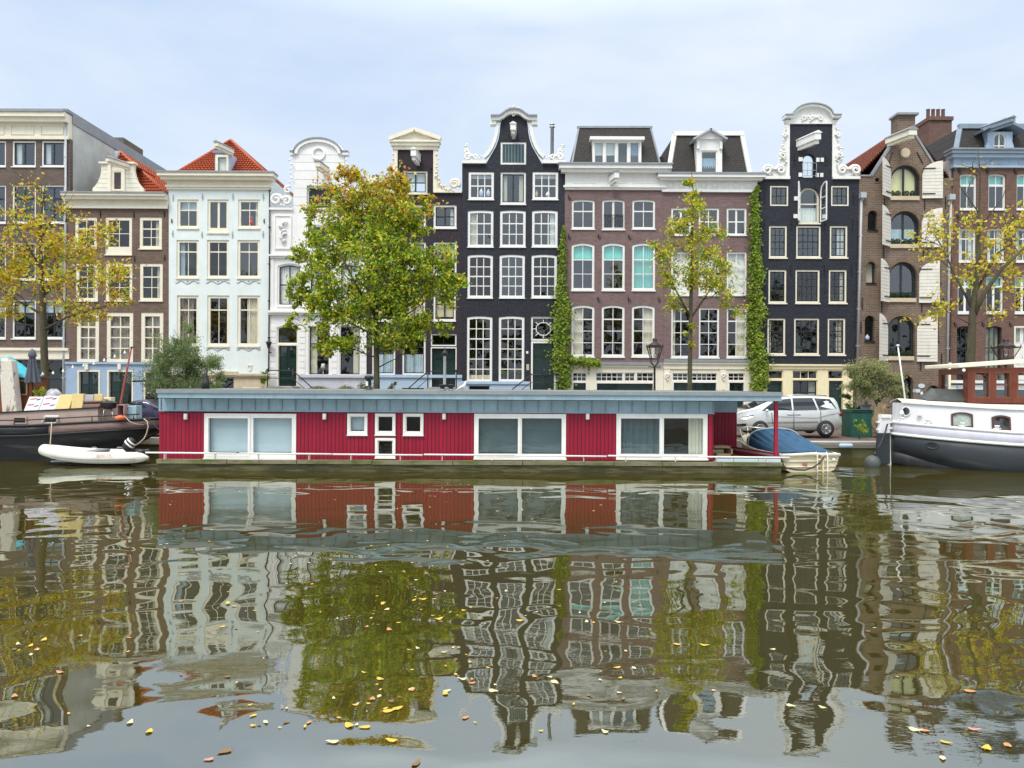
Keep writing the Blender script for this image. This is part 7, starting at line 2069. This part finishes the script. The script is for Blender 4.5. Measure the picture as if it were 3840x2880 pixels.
mv, fl_ = car('silver_minivan', 'silver people carrier parked on the quay behind the covered boat', 32.4, (top, bot), belt, None, [(2851, 1608, 26), (3096, 1608, 27)], SILV, windows=[
    ('side_window', [(2858, 1541), (2906, 1504), (2908, 1539)], 'carglass'), ('side_window', [(2912, 1538), (2914, 1501), (2971, 1494), (2971, 1538)], 'carglass'), ('side_window', [(2978, 1538), (2977, 1493), (3052, 1492), (3066, 1536)], 'carglass'), ('side_window', [(3073, 1536), (3059, 1493), (3118, 1497), (3142, 1534)], 'carglass'),
    ('headlight', [(2775, 1572), (2790, 1561), (2825, 1556), (2828, 1562), (2800, 1572)], 'steel'), ('tail_light', [(3150, 1552), (3164, 1548), (3166, 1560), (3158, 1562)], 'redpost'),
    ('door_handle', [(2953, 1552), (2974, 1552), (2974, 1557), (2953, 1557)], 'steel'), ('door_handle', [(2980, 1551), (3002, 1551), (3002, 1556), (2980, 1556)], 'steel'),
    ('door_gap', [(2976, 1536), (2978, 1536), (2978, 1612), (2976, 1612)], 'black'), ('door_gap', [(3077, 1533), (3079, 1533), (3079, 1580), (3077, 1580)], 'black'), ('door_gap', [(2893, 1548), (2895, 1548), (2898, 1590), (2896, 1590)], 'black'),
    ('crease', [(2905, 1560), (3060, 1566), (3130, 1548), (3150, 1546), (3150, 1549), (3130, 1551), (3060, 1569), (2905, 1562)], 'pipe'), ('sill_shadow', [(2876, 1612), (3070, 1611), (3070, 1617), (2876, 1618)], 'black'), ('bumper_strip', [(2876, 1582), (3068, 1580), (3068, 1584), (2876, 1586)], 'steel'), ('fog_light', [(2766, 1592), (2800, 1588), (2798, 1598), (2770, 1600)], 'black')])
# windscreen laid on the front slope
Y0 = 32.4 + .89
wsn = MB(); a, b = [(2802, 1536), (2898, 1499)], None
A0, A1 = W(2806, 1534.5, 32.4), W(2897, 1499.5, 32.4)
nrm = Vector((-(A1.z - A0.z), 0, A1.x - A0.x)).normalized() * .02
wsn.add([A0 + nrm + Vector((0, .17, 0)), A1 + nrm + Vector((0, .28, 0)), A1 + nrm + Vector((0, 1.5, 0)), A0 + nrm + Vector((0, 1.61, 0))], [(0, 1, 2, 3)]); wsn.build('windscreen', M['carglass'], mv)
c = W(2874, 1540, 32.35); MB().ball(c + Vector((0, -.08, 0)), (.07, .1, .07), 10, 7).build('wing_mirror', SILV, mv)
rk = MB().tube([W(2925, 1486, 32.75), W(2990, 1480, 32.75), W(3100, 1484, 32.75)], .02, 6); rk.build('roof_rail', M['steel'], mv)

NAVY = paint('dark blue car paint', (.045, .042, .085), .25, .06, streak=0, metal=.3, coat=.6, bump=0)
top = [(430, 1545), (440, 1528), (462, 1515), (490, 1503), (515, 1500), (545, 1502), (566, 1517), (592, 1533), (606, 1545), (612, 1565)]
bot = [(430, 1595), (440, 1606), (520, 1610), (600, 1606), (612, 1592)]
belt = [(430, 1540), (500, 1534), (560, 1533), (600, 1540), (612, 1560)]
bc, _ = car('blue_hatchback', 'dark blue car parked on the quay behind the barge bow', 31.2, (top, bot), belt, None, [(470, 1600, 24), (580, 1600, 24)], NAVY, W_=1.65, windows=[
    ('side_window', [(505, 1531), (512, 1507), (530, 1506), (548, 1530)], 'carglass'), ('side_window', [(452, 1530), (485, 1510), (505, 1506), (498, 1531)], 'carglass'), ('tail_light', [(588, 1548), (604, 1541), (608, 1554), (590, 1556)], 'redpost')])

# ------------------------------------------------------------------ street things
def lantern(label, px, py, D, hw, hh, zpost=True):
    """px,py = middle of the lamp glass bottom"""
    c = W(px, py, D); root = thing('street_lamp', label, 'street lamp', (c.x, D, STZ), 'iron lanterns on the quay')
    IR = M['lampiron']
    MB().lathe((c.x, D, STZ), [(.14, 0), (.13, .5), (.09, .6), (.065, .65), (.055, 1.6), (.065, 1.62), (.05, 1.7), (.04, c.z - STZ - .38), (.06, c.z - STZ - .36), (.035, c.z - STZ - .3)], 12).build('post', IR, root)
    z0, z1 = c.z, c.z + hh
    fr = MB(); b0, b1 = hw * .52, hw
    cs0 = [Vector((c.x + sx * b0, D + sy * b0, z0)) for sx, sy in ((-1, -1), (1, -1), (1, 1), (-1, 1))]; cs1 = [Vector((c.x + sx * b1, D + sy * b1, z1)) for sx, sy in ((-1, -1), (1, -1), (1, 1), (-1, 1))]
    for i in range(4):
        fr.bar(cs0[i], cs1[i], .03); fr.bar(cs0[i], cs0[(i + 1) % 4], .035); fr.bar(cs1[i], cs1[(i + 1) % 4], .05)
        t_ = Vector((c.x, D, z0 - .32)); fr.tube([t_, (t_ + cs0[i]) / 2 + (cs0[i] - Vector((c.x, D, z0))) * .5, cs0[i]], .018, 6)
        fr.tube([cs1[i], cs1[i] + Vector((0, 0, .12))], [.03, .008], 6)
    for sx, sy in ((0, -1), (0, 1), (1, 0), (-1, 0)): fr.tube([Vector((c.x + sx * b1, D + sy * b1, z1)), Vector((c.x + sx * b1, D + sy * b1, z1 + .1))], [.03, .008], 6)
    fr.tube([(c.x - .26, D, z0 - .34), (c.x + .26, D, z0 - .34)], .018, 6)
    fr.build('lantern_frame', IR, root)
    MB().lathe((c.x, D, z1 + .02), [(hw * .95, 0), (hw * .8, .08), (hw * .5, .15), (hw * .3, .2), (hw * .34, .26), (hw * .34, .32), (.02, .36)], 12).build('lantern_cap', IR, root)
    gm_ = MB()
    for i in range(4): gm_.add([cs0[i], cs0[(i + 1) % 4], cs1[(i + 1) % 4], cs1[i]], [(0, 1, 2, 3)])
    gm_.build('lamp_glass', M['lampglass'], root, normals=False)
    MB().ball((c.x, D, z0 + .14), .06, 10, 7).build('bulb', M['white'], root)
    return root
M['lampiron'] = paint('brown black lamp iron', (.035, .022, .022), .5, .2, streak=0)
M['lampglass'] = glass('lantern glass', 1.5, (.9, .9, .88), 0)
lantern('iron lantern on its post before the mauve house', 2455, 1346, 33.0, .29, .52)
lantern('iron lantern rising behind the red brown wheelhouse roof', 3772, 1343, 32.4, .38, .45)
# planter, crate, boulder
a, b = W(3190, 1617, 33.2), W(3273, 1540, 33.2); o = thing('planter_box', 'dark green square planter box on the quay', 'planter', ((a.x + b.x) / 2, 33.6, STZ))
GP = paint('green planter paint', (.010, .085, .065), .45, .12)
MB().box(a.x, b.x, 33.2, 34.15, STZ, b.z).build('box', GP, o, bevel=.02); MB().ring(loop(a.x - .04, b.x + .04, b.z - .06, b.z + .03), loop(a.x + .05, b.x - .05, b.z - .055, b.z + .025), 33.16, 34.2).build('rim', GP, o)
MB().box(a.x + .03, b.x - .03, 33.23, 34.12, b.z - .02, b.z + .012).build('soil', M['earth'], o)
a, b = W(3235, 1540, 34.6), W(3265, 1517, 34.6); o = thing('grey_crate', 'pale grey lidded crate behind the green planter', 'crate', ((a.x + b.x) / 2, 34.7, STZ))
MB().box(a.x, b.x, 34.6, 34.95, STZ, b.z - .08).build('body', M['pipe'], o, bevel=.015); MB().box(a.x - .02, b.x + .02, 34.57, 34.98, b.z - .075, b.z).build('lid', M['lead'], o, bevel=.01)
c = W(3314, 1560, 33.0); o = thing('boulder', 'pointed brown boulder left of the white barge stern', 'boulder', (c.x, 33.3, STZ))
rk = MB(); rnt = random.Random(5); rk.ball((0, 0, 0), 1, 18, 13, smooth=False)
for v in rk.v:
    k_ = 1 + .18 * sin(v.x * 5 + 1) * cos(v.z * 4 + v.y * 3) + rnt.uniform(-.07, .07); z = v.z
    v[:] = (c.x + v.x * .34 * k_ * (1.35 - .85 * max(0, z)) + .05 * z, 33.3 + v.y * .3 * k_, STZ + .72 + z * .78 * k_)
rk.build('rock', marks('boulder stone', (.26, .18, .115), (.17, .155, .07), .55, 3, .9, soft=.15, bump=1), o)
c = W(3172, 1671, 30.15); o = thing('cylinder_fender', 'pale blue cylinder fender hanging on the quay wall', 'fender', c)
MB().lathe(c, [(.02, -.27), (.07, -.25), (.085, -.2), (.085, .2), (.07, .25), (.02, .27)], 14, axis='x').build('float', M['skyblue'], o)
lp_ = MB()
for dx in (-.24, .24): lp_.tube([c + Vector((dx, 0, .02)), c + Vector((dx, .03, .2))], .012, 5)
lp_.build('lashing', M['rope'], o)
for i in range(1):
    a = W(2950, 1657, 30.2); b = W(3320, 1659, 30.2)
    tag(MB().tube([a, a.lerp(b, .5) + Vector((0, 0, -.01)), b], .035, 8).build('quay_pipe', M['pipe'], None, loc=a), 'pale pipe running along the top of the quay wall', 'pipe')
# bicycle: lies against the railing above the blue car
def bicycle(label, px, D, py, mt):
    c = W(px, py, D); root = thing('bicycle', label, 'bicycle', (c.x, D, STZ))
    z = STZ + .35; x0, x1 = c.x - .52, c.x + .52
    for x in (x0, x1):
        P = [(x + .33 * cos(a_), D, z + .33 * sin(a_)) for a_ in [2 * pi * i / 24 for i in range(25)]]
        w_ = MB().tube(P, .018, 6).build('wheel', M['rubber'], root); sp = MB()
        for i in range(12): sp.tube([(x, D, z), P[i * 2]], .003, 3)
        sp.build('spokes', M['steel'], w_)
    fr = MB(); S_ = Vector((c.x - .18, D, z + .52)); Hd = Vector((x1 - .16, D, z + .58)); Bk = Vector((c.x - .08, D, z - .05))
    for p, q in ((S_, Bk), (Bk, Hd - Vector((0, 0, .08))), (S_, Hd), (Vector((x0, D, z)), Bk), (Vector((x0, D, z)), S_), (Hd, Vector((x1, D, z)))): fr.tube([p, q], .018, 7)
    fr.build('frame', mt, root)
    MB().tube([S_ + Vector((-.12, 0, .14)), S_ + Vector((.0, 0, .16)), S_ + Vector((.14, 0, .15))], [.07, .06, .02], 8).tube([S_, S_ + Vector((-.03, 0, .14))], .014, 6).build('saddle', M['black'], root)
    MB().tube([Hd + Vector((-.12, -.28, .2)), Hd + Vector((.02, -.24, .2)), Hd + Vector((.03, 0, .16)), Hd + Vector((.02, .24, .2)), Hd + Vector((-.12, .28, .2))], .014, 6).tube([Hd, Hd + Vector((.03, 0, .16))], .014, 6).build('handlebar', M['black'], root)
    return root
bicycle('black bicycle parked behind the dark blue car', 528, 33.6, 1540, M['black'])
# dark iron handrail before the brown and mint houses
A = [W(x, y, 41.5) for x, y in ((497, 1430), (548, 1428), (610, 1421), (690, 1420))]
rl2 = thing('iron_railing', 'black iron stair railing before the bushy shrub', 'railing', (A[1].x, 41.5, STZ))
MB().tube(A, .05, 6).build('handrail', M['black'], rl2)
for px, py in ((548, 1428), (585, 1424), (680, 1420)):
    p = W(px, py, 41.5); MB().tube([p, (p.x, 41.5, STZ)], .04, 6).build('baluster', M['black'], rl2)
MB().tube([W(545, 1490, 41.5), W(640, 1430, 41.5), W(690, 1416, 41.5)], .045, 6).build('brace', M['black'], rl2)
# string of bulbs over the barge
P = [(40, 1440), (160, 1404), (199, 1400), (237, 1393), (273, 1378), (314, 1372), (352, 1365), (391, 1352), (430, 1338), (468, 1323), (492, 1305)]
W3 = [W(x, y - 4, 28.6) for x, y in P]
sl_ = thing('string_lights', 'string of small white bulbs hung from the red pole', 'string lights', W3[-1])
MB().tube(W3, .006, 4).build('cable', M['black'], sl_)
for x, y in P[1:-1]:
    c = W(x, y, 28.6); MB().ball(c, .045, 10, 7).tube([c + Vector((0, 0, .03)), c + Vector((0, 0, .085))], .018, 6).build('bulb', M['white'], sl_)

# ------------------------------------------------------------------ people
def skinned(name, verts, edges, radii, mats, parent, root_i=0, matfn=None, sub=2):
    me = bpy.data.meshes.new(name); me.from_pydata([tuple(v) for v in verts], edges, [])
    o = bpy.data.objects.new(name, me); COL.objects.link(o)
    md = o.modifiers.new('sk', 'SKIN'); md.use_smooth_shade = True
    for i, r in enumerate(radii): me.skin_vertices[0].data[i].radius = r if isinstance(r, tuple) else (r, r)
    for i in range(len(verts)): me.skin_vertices[0].data[i].use_root = i == root_i
    q = o.modifiers.new('sb', 'SUBSURF'); q.levels = q.render_levels = sub
    dg = bpy.context.evaluated_depsgraph_get()
    m2 = bpy.data.meshes.new_from_object(o.evaluated_get(dg)); bpy.data.objects.remove(o); m2.name = name
    n = bpy.data.objects.new(name, m2); COL.objects.link(n); n.parent = parent
    m2.materials.clear()
    for m_ in mats: m2.materials.append(m_)
    if matfn:
        for p in m2.polygons: p.material_index = matfn(p.center)
    return n
def person(label, px, D, zf, height, yaw, lean, top_, legs, hair, py=1500, bag=None):
    c = W(px, py, D); root = thing('person', label, 'person', (c.x, D, zf)); k_ = height / 1.75
    root.rotation_euler = (0, 0, yaw)
    def L(x, y, z):
        x, y, z = x * k_, y * k_, z * k_
        if z > .95 * k_: a_ = lean * min(1, (z - .95 * k_) / (.3 * k_)); dz = z - .95 * k_; y, z = y - dz * sin(a_), .95 * k_ + dz * cos(a_)
        return Vector((x, y, z))
    V = [L(0, 0, .95), L(0, 0, 1.12), L(0, .01, 1.30), L(0, .01, 1.43), L(0, 0, 1.50), L(0, -.01, 1.57), L(0, -.02, 1.64), L(0, -.015, 1.70)]
    Rr_ = [(.16, .11), (.145, .10), (.18, .11), (.14, .085), (.055, .055), (.07, .08), (.08, .095), (.05, .06)]
    E = [(i, i + 1) for i in range(7)]
    for s in (-1, 1):
        b = len(V); V += [L(s * .09, 0, .88), L(s * .10, -.02, .50), L(s * .10, .02, .09), L(s * .11, -.12, .04)]; Rr_ += [(.09, .095), (.06, .065), (.04, .045), (.045, .03)]; E += [(0, b), (b, b + 1), (b + 1, b + 2), (b + 2, b + 3)]
        b = len(V); V += [L(s * .19, .01, 1.41), L(s * .25, .02, 1.14), L(s * .23, -.14, .95), L(s * .21, -.20, .90)]; Rr_ += [(.06, .06), (.048, .048), (.035, .035), (.03, .022)]; E += [(3, b), (b, b + 1), (b + 1, b + 2), (b + 2, b + 3)]
        for f_ in range(5):
            q = len(V); dx = (-.025 + .0125 * f_) * 1.2; ln = (.05, .075, .085, .078, .06)[f_]
            V += [L(s * .21 + dx, -.215, .875), L(s * .21 + dx * 1.3, -.235 - ln * .3, .875 - ln)]; Rr_ += [.009, .007]; E += [(b + 3, q), (q, q + 1)]
    zs = 1.515 * k_; lv_ = root
    neck = L(0, 0, 1.50); hd = L(0, -.015, 1.64)
    def mf(p):
        if (p - hd).length < .17 * k_ and (p - hd).dot(hd - neck) > -.0155 * k_: return 0
        if p.z < .07 * k_: return 3
        if p.z < .90 * k_ and abs(p.x) < .2 * k_: return 2
        if abs(p.x) > .17 * k_ and p.z < .95 * k_: return 0
        return 1
    skinned('body', V, E, Rr_, [M['skin'], top_, legs, M['black']], root, 0, mf)
    up = (hd - neck).normalized(); fw = Vector((0, -1, 0)); fw = (fw - up * fw.dot(up)).normalized()
    off = Vector((c.x, D, zf))
    fc = MB()
    for s in (-1, 1): fc.ball(off + hd + fw * .092 * k_ + Vector((s * .032 * k_, 0, 0)) + up * .005, .011, 8, 6)
    fc.build('eye', M['black'], root)
    MB().tube([off + hd + fw * .09 * k_ + up * .005, off + hd + fw * .118 * k_ - up * .03, off + hd + fw * .095 * k_ - up * .04], [.008, .016, .012], 6).build('nose', M['skin'], root)
    MB().tube([off + hd + fw * .092 * k_ - up * .062 - Vector((.025, 0, 0)), off + hd + fw * .098 * k_ - up * .064, off + hd + fw * .092 * k_ - up * .062 + Vector((.025, 0, 0))], .006, 5).build('mouth', paint('lips', (.42, .14, .12), .5), root)
    for s in (-1, 1): MB().ball(off + hd + Vector((s * .083 * k_, .01, 0)), (.012, .022, .032), 8, 6).build('ear', M['skin'], root)
    hr = MB(); cc = off + hd - fw * .018 * k_ + up * .03 * k_
    hr.ball(cc, (.093 * k_, .108 * k_, .095 * k_), 14, 9)
    for v in hr.v:
        d_ = (v - off - hd); a_ = d_.dot(fw); b_ = d_.dot(up)
        if a_ > .02 * k_ and b_ < .05 * k_: v -= fw * (a_ - .02 * k_) * .9
    hr.build('hair', hair, root)
    return root
FAIR = paint('fair hair', (.38, .24, .13), .6); BRWN = paint('brown hair', (.10, .06, .035), .6); GREY = paint('grey hair', (.40, .36, .33), .6)
NAV = paint('navy jacket', (.035, .04, .075), .8, .2); DEN = paint('dark trousers', (.04, .05, .08), .85); PNK = paint('pale pink shirt', (.62, .42, .42), .8); REDJ = paint('dark red jacket', (.28, .04, .07), .8)
person('person with bare neck whose head shows above the houseboat roof', 2066, 42.8, STZ + .126, 1.86, radians(-60), radians(8), PNK, DEN, FAIR)
person('person in a navy jacket stooping behind the green planter', 3216, 35.2, STZ, 1.72, radians(30), radians(38), NAV, DEN, GREY)
person('person in a red jacket and pale shirt behind the white barge cabin', 3428, 36.0, STZ, 1.68, radians(20), radians(12), REDJ, DEN, FAIR)

# ------------------------------------------------------------------ small things standing in the windows
def vase(label, px, py, hgt, r, mt, dy=.17, cat='vase', name='vase', prof=None):
    c = W(px, py, DF + dy); o = thing(name, label, cat, c)
    prof = prof or [(.5, 0), (.95, .15), (1, .55), (.5, .8), (.32, .9), (.45, 1)]
    MB().lathe(c, [(a_ * r, b_ * hgt) for a_, b_ in prof], 12).build('body', mt, o)
    return o
PB = paint('pale blue glaze', (.45, .55, .70), .2, .05, streak=0); WG = paint('white glaze', (.75, .73, .68), .25, .05, streak=0); RG = paint('red figure paint', (.5, .05, .05), .5)
vase('tall pale blue vase, left of a pair in the top left bell gable window', 1805, 737, .52, .13, PB)
vase('tall pale blue vase, right of a pair in the top left bell gable window', 1831, 737, .44, .13, PB)
vase('cream candle jar inside the top right window of the bell gable house', 2012, 737, .36, .09, M['sand'])
vase('broad white jar inside the top right window of the bell gable house', 2054, 737, .28, .14, WG)
vase('small red figurine inside the upper right window of the mint house', 943, 845, .55, .11, RG, name='figurine', cat='figurine', prof=[(.8, 0), (1, .25), (.7, .5), (.45, .62), (.6, .75), (.5, .95), (.1, 1)])
vase('white lamp with cone shade inside a ground floor window of the white house', 1212, 1402, .62, .16, WG, dy=.4, name='table_lamp', cat='lamp', prof=[(.5, 0), (.15, .1), (.15, .55), (1, .56), (.7, 1)])
vase('blue and white jar in the lowest small arched window of the warehouse', 3252, 1276, .34, .14, PB, dy=.12)
def potplant(label, px, py, D, n, rx, ry, pal=None):
    return plant('pot_plant', label, px, py, D, [(px, py - ry, rx, ry)], n, .10, pal or [(2, (.07, .14, .03)), (1, GRN)], zbase=W(px, py, D).z)
potplant('leafy plant inside the second upper window of the bell gable house', 1838, 918, DF + .2, 160, 12, 18)
potplant('bushy fern at the left pane of the tall middle window of the bell gable house', 1888, 1420, DF + .2, 220, 14, 18)
potplant('dark plant at the right pane of the tall middle window of the bell gable house', 1945, 1420, DF + .2, 200, 12, 22)
potplant('small plant inside the lower right window of the black winged gable house', 3128, 1128, DF + .2, 120, 14, 10)

# ------------------------------------------------------------------ leaves afloat
LM = {'yellow': paint('yellow leaf', (.62, .42, .05), .6, .25, streak=0, scale=30, bump=.3), 'orange': paint('orange leaf', (.50, .24, .10), .6, .25, streak=0, scale=30, bump=.3), 'pale': paint('pale leaf', (.62, .55, .32), .6, .2, streak=0, scale=30, bump=.3), 'brown': paint('brown leaf', (.20, .12, .05), .6, .3, streak=0, scale=30, bump=.3), 'pink': paint('pinkish brown leaf', (.48, .24, .19), .6, .2, streak=0, scale=30, bump=.3)}
protos = {}
rl_n = random.Random(17)
for cn, mt in LM.items():
    mb = MB(); n = 12; P = []
    for i in range(n):
        a_ = 2 * pi * i / n; r = 1 + .12 * cos(3 * a_) + rl_n.uniform(-.07, .07)
        P.append(Vector((.5 * r * cos(a_) + (.12 if i == 0 else 0), .36 * r * sin(a_), .04 * cos(2 * a_) + .03 * abs(sin(a_)))))
    ctr_ = Vector((0, 0, 0)); mb.add([ctr_] + P, [(0, 1 + i, 1 + (i + 1) % n) for i in range(n)], smooth=True)
    mb.tube([(-.48, 0, .02), (-.66, .03, .03)], .015, 4)
    protos[cn] = mb
made = {}
def leafobj(px, py, size, cn, yaw, label, group):
    z = .008
    D = (CAMZ - z) / ((py - 1440 - (px - 1920) * SR) / F)
    p = W(px, py, D); p.z = z
    if cn not in made:
        o = protos[cn].build('floating_leaf', LM[cn], None, loc=(0, 0, 0), normals=False); made[cn] = o
    else:
        o = made[cn].copy(); COL.objects.link(o)
    o.location = p; o.scale = (size, size * rl_n.uniform(.65, 1.15), size * rl_n.uniform(.4, 3.2)); o.rotation_euler = (rl_n.uniform(-.06, .06), rl_n.uniform(-.06, .06), yaw)
    return tag(o, label, 'leaf', group)
big = [(855, 2262, 'yellow'), (1170, 2190, 'orange'), (1435, 2265, 'yellow'), (1450, 2285, 'pale'), (1552, 2250, 'yellow'), (1585, 2246, 'yellow'), (1645, 2320, 'yellow'), (1675, 2590, 'pale'), (1670, 2600, 'yellow'), (1735, 2545, 'pale'), (1545, 2585, 'orange'), (1425, 2545, 'yellow'), (1310, 2720, 'yellow'), (1370, 2725, 'yellow'), (1470, 2775, 'yellow'), (560, 2742, 'yellow'), (488, 2708, 'pale'), (845, 2815, 'brown'), (785, 2846, 'pink'), (225, 2520, 'orange'), (55, 2610, 'orange'), (300, 2384, 'orange'), (165, 2398, 'yellow'), (115, 2420, 'yellow'), (68, 2415, 'pale'), (2540, 2415, 'yellow'), (2315, 2502, 'yellow'), (2640, 2418, 'yellow'), (2320, 2332, 'pale'), (2200, 2330, 'pale'), (1950, 2326, 'yellow'), (3085, 2652, 'pale'), (2965, 2645, 'pale'), (3430, 2735, 'pale'), (3467, 2738, 'orange'), (3545, 2782, 'yellow'), (3535, 2842, 'pale'), (3635, 2590, 'orange'), (3650, 2733, 'pink'), (3780, 2795, 'orange'), (3700, 2805, 'yellow'), (2080, 2556, 'pale'), (1250, 2780, 'pale'), (1560, 2862, 'brown'), (1745, 2690, 'orange'), (2005, 2535, 'orange'), (1770, 2560, 'orange'), (1850, 2590, 'pale'), (1460, 2360, 'orange'), (1490, 2655, 'yellow'), (1455, 2665, 'yellow')]
words = {'brown': 'wet brown leaf', 'yellow': 'single large yellow leaf', 'orange': 'curled orange leaf', 'pale': 'broad pale cream leaf', 'pink': 'pinkish brown leaf'}
for px, py, cn in big:
    leafobj(px, py, rl_n.uniform(.065, .10), cn, rl_n.uniform(0, 6.28), words[cn] + ' floating on open water near the viewer', 'large fallen leaves afloat')
small = {'brown': 'small wet brown fallen leaf drifting on the canal', 'yellow': 'small yellow fallen leaf drifting on the canal', 'orange': 'small orange fallen leaf drifting on the canal', 'pale': 'small pale fallen leaf drifting on the canal', 'pink': 'small pinkish fallen leaf drifting on the canal'}
cnt = 0
drifts = [(rl_n.gauss(1550, 700), rl_n.uniform(1850, 2750), rl_n.uniform(40, 170)) for k in range(26)]
while cnt < 248:
    if rl_n.random() < .6:
        q = rl_n.choice(drifts); px = rl_n.gauss(q[0], q[2]); py = rl_n.gauss(q[1], q[2] * .32)
    else:
        py = 1795 + 950 * rl_n.random() ** 1.0; px = rl_n.uniform(20, 3820) if rl_n.random() < .6 else rl_n.gauss(1500, 560)
    if not 5 < px < 3835 or not 1795 < py < 2850: continue
    if px > 2500 and rl_n.random() < .4: continue
    cn = rl_n.choice(('yellow', 'pale', 'pale', 'orange', 'yellow', 'brown', 'brown', 'yellow'))
    leafobj(px, py, rl_n.uniform(.026, .062) * (1.0 if py > 1950 else 1.3), cn, rl_n.uniform(0, 6.28), small[cn], 'small fallen leaves afloat'); cnt += 1
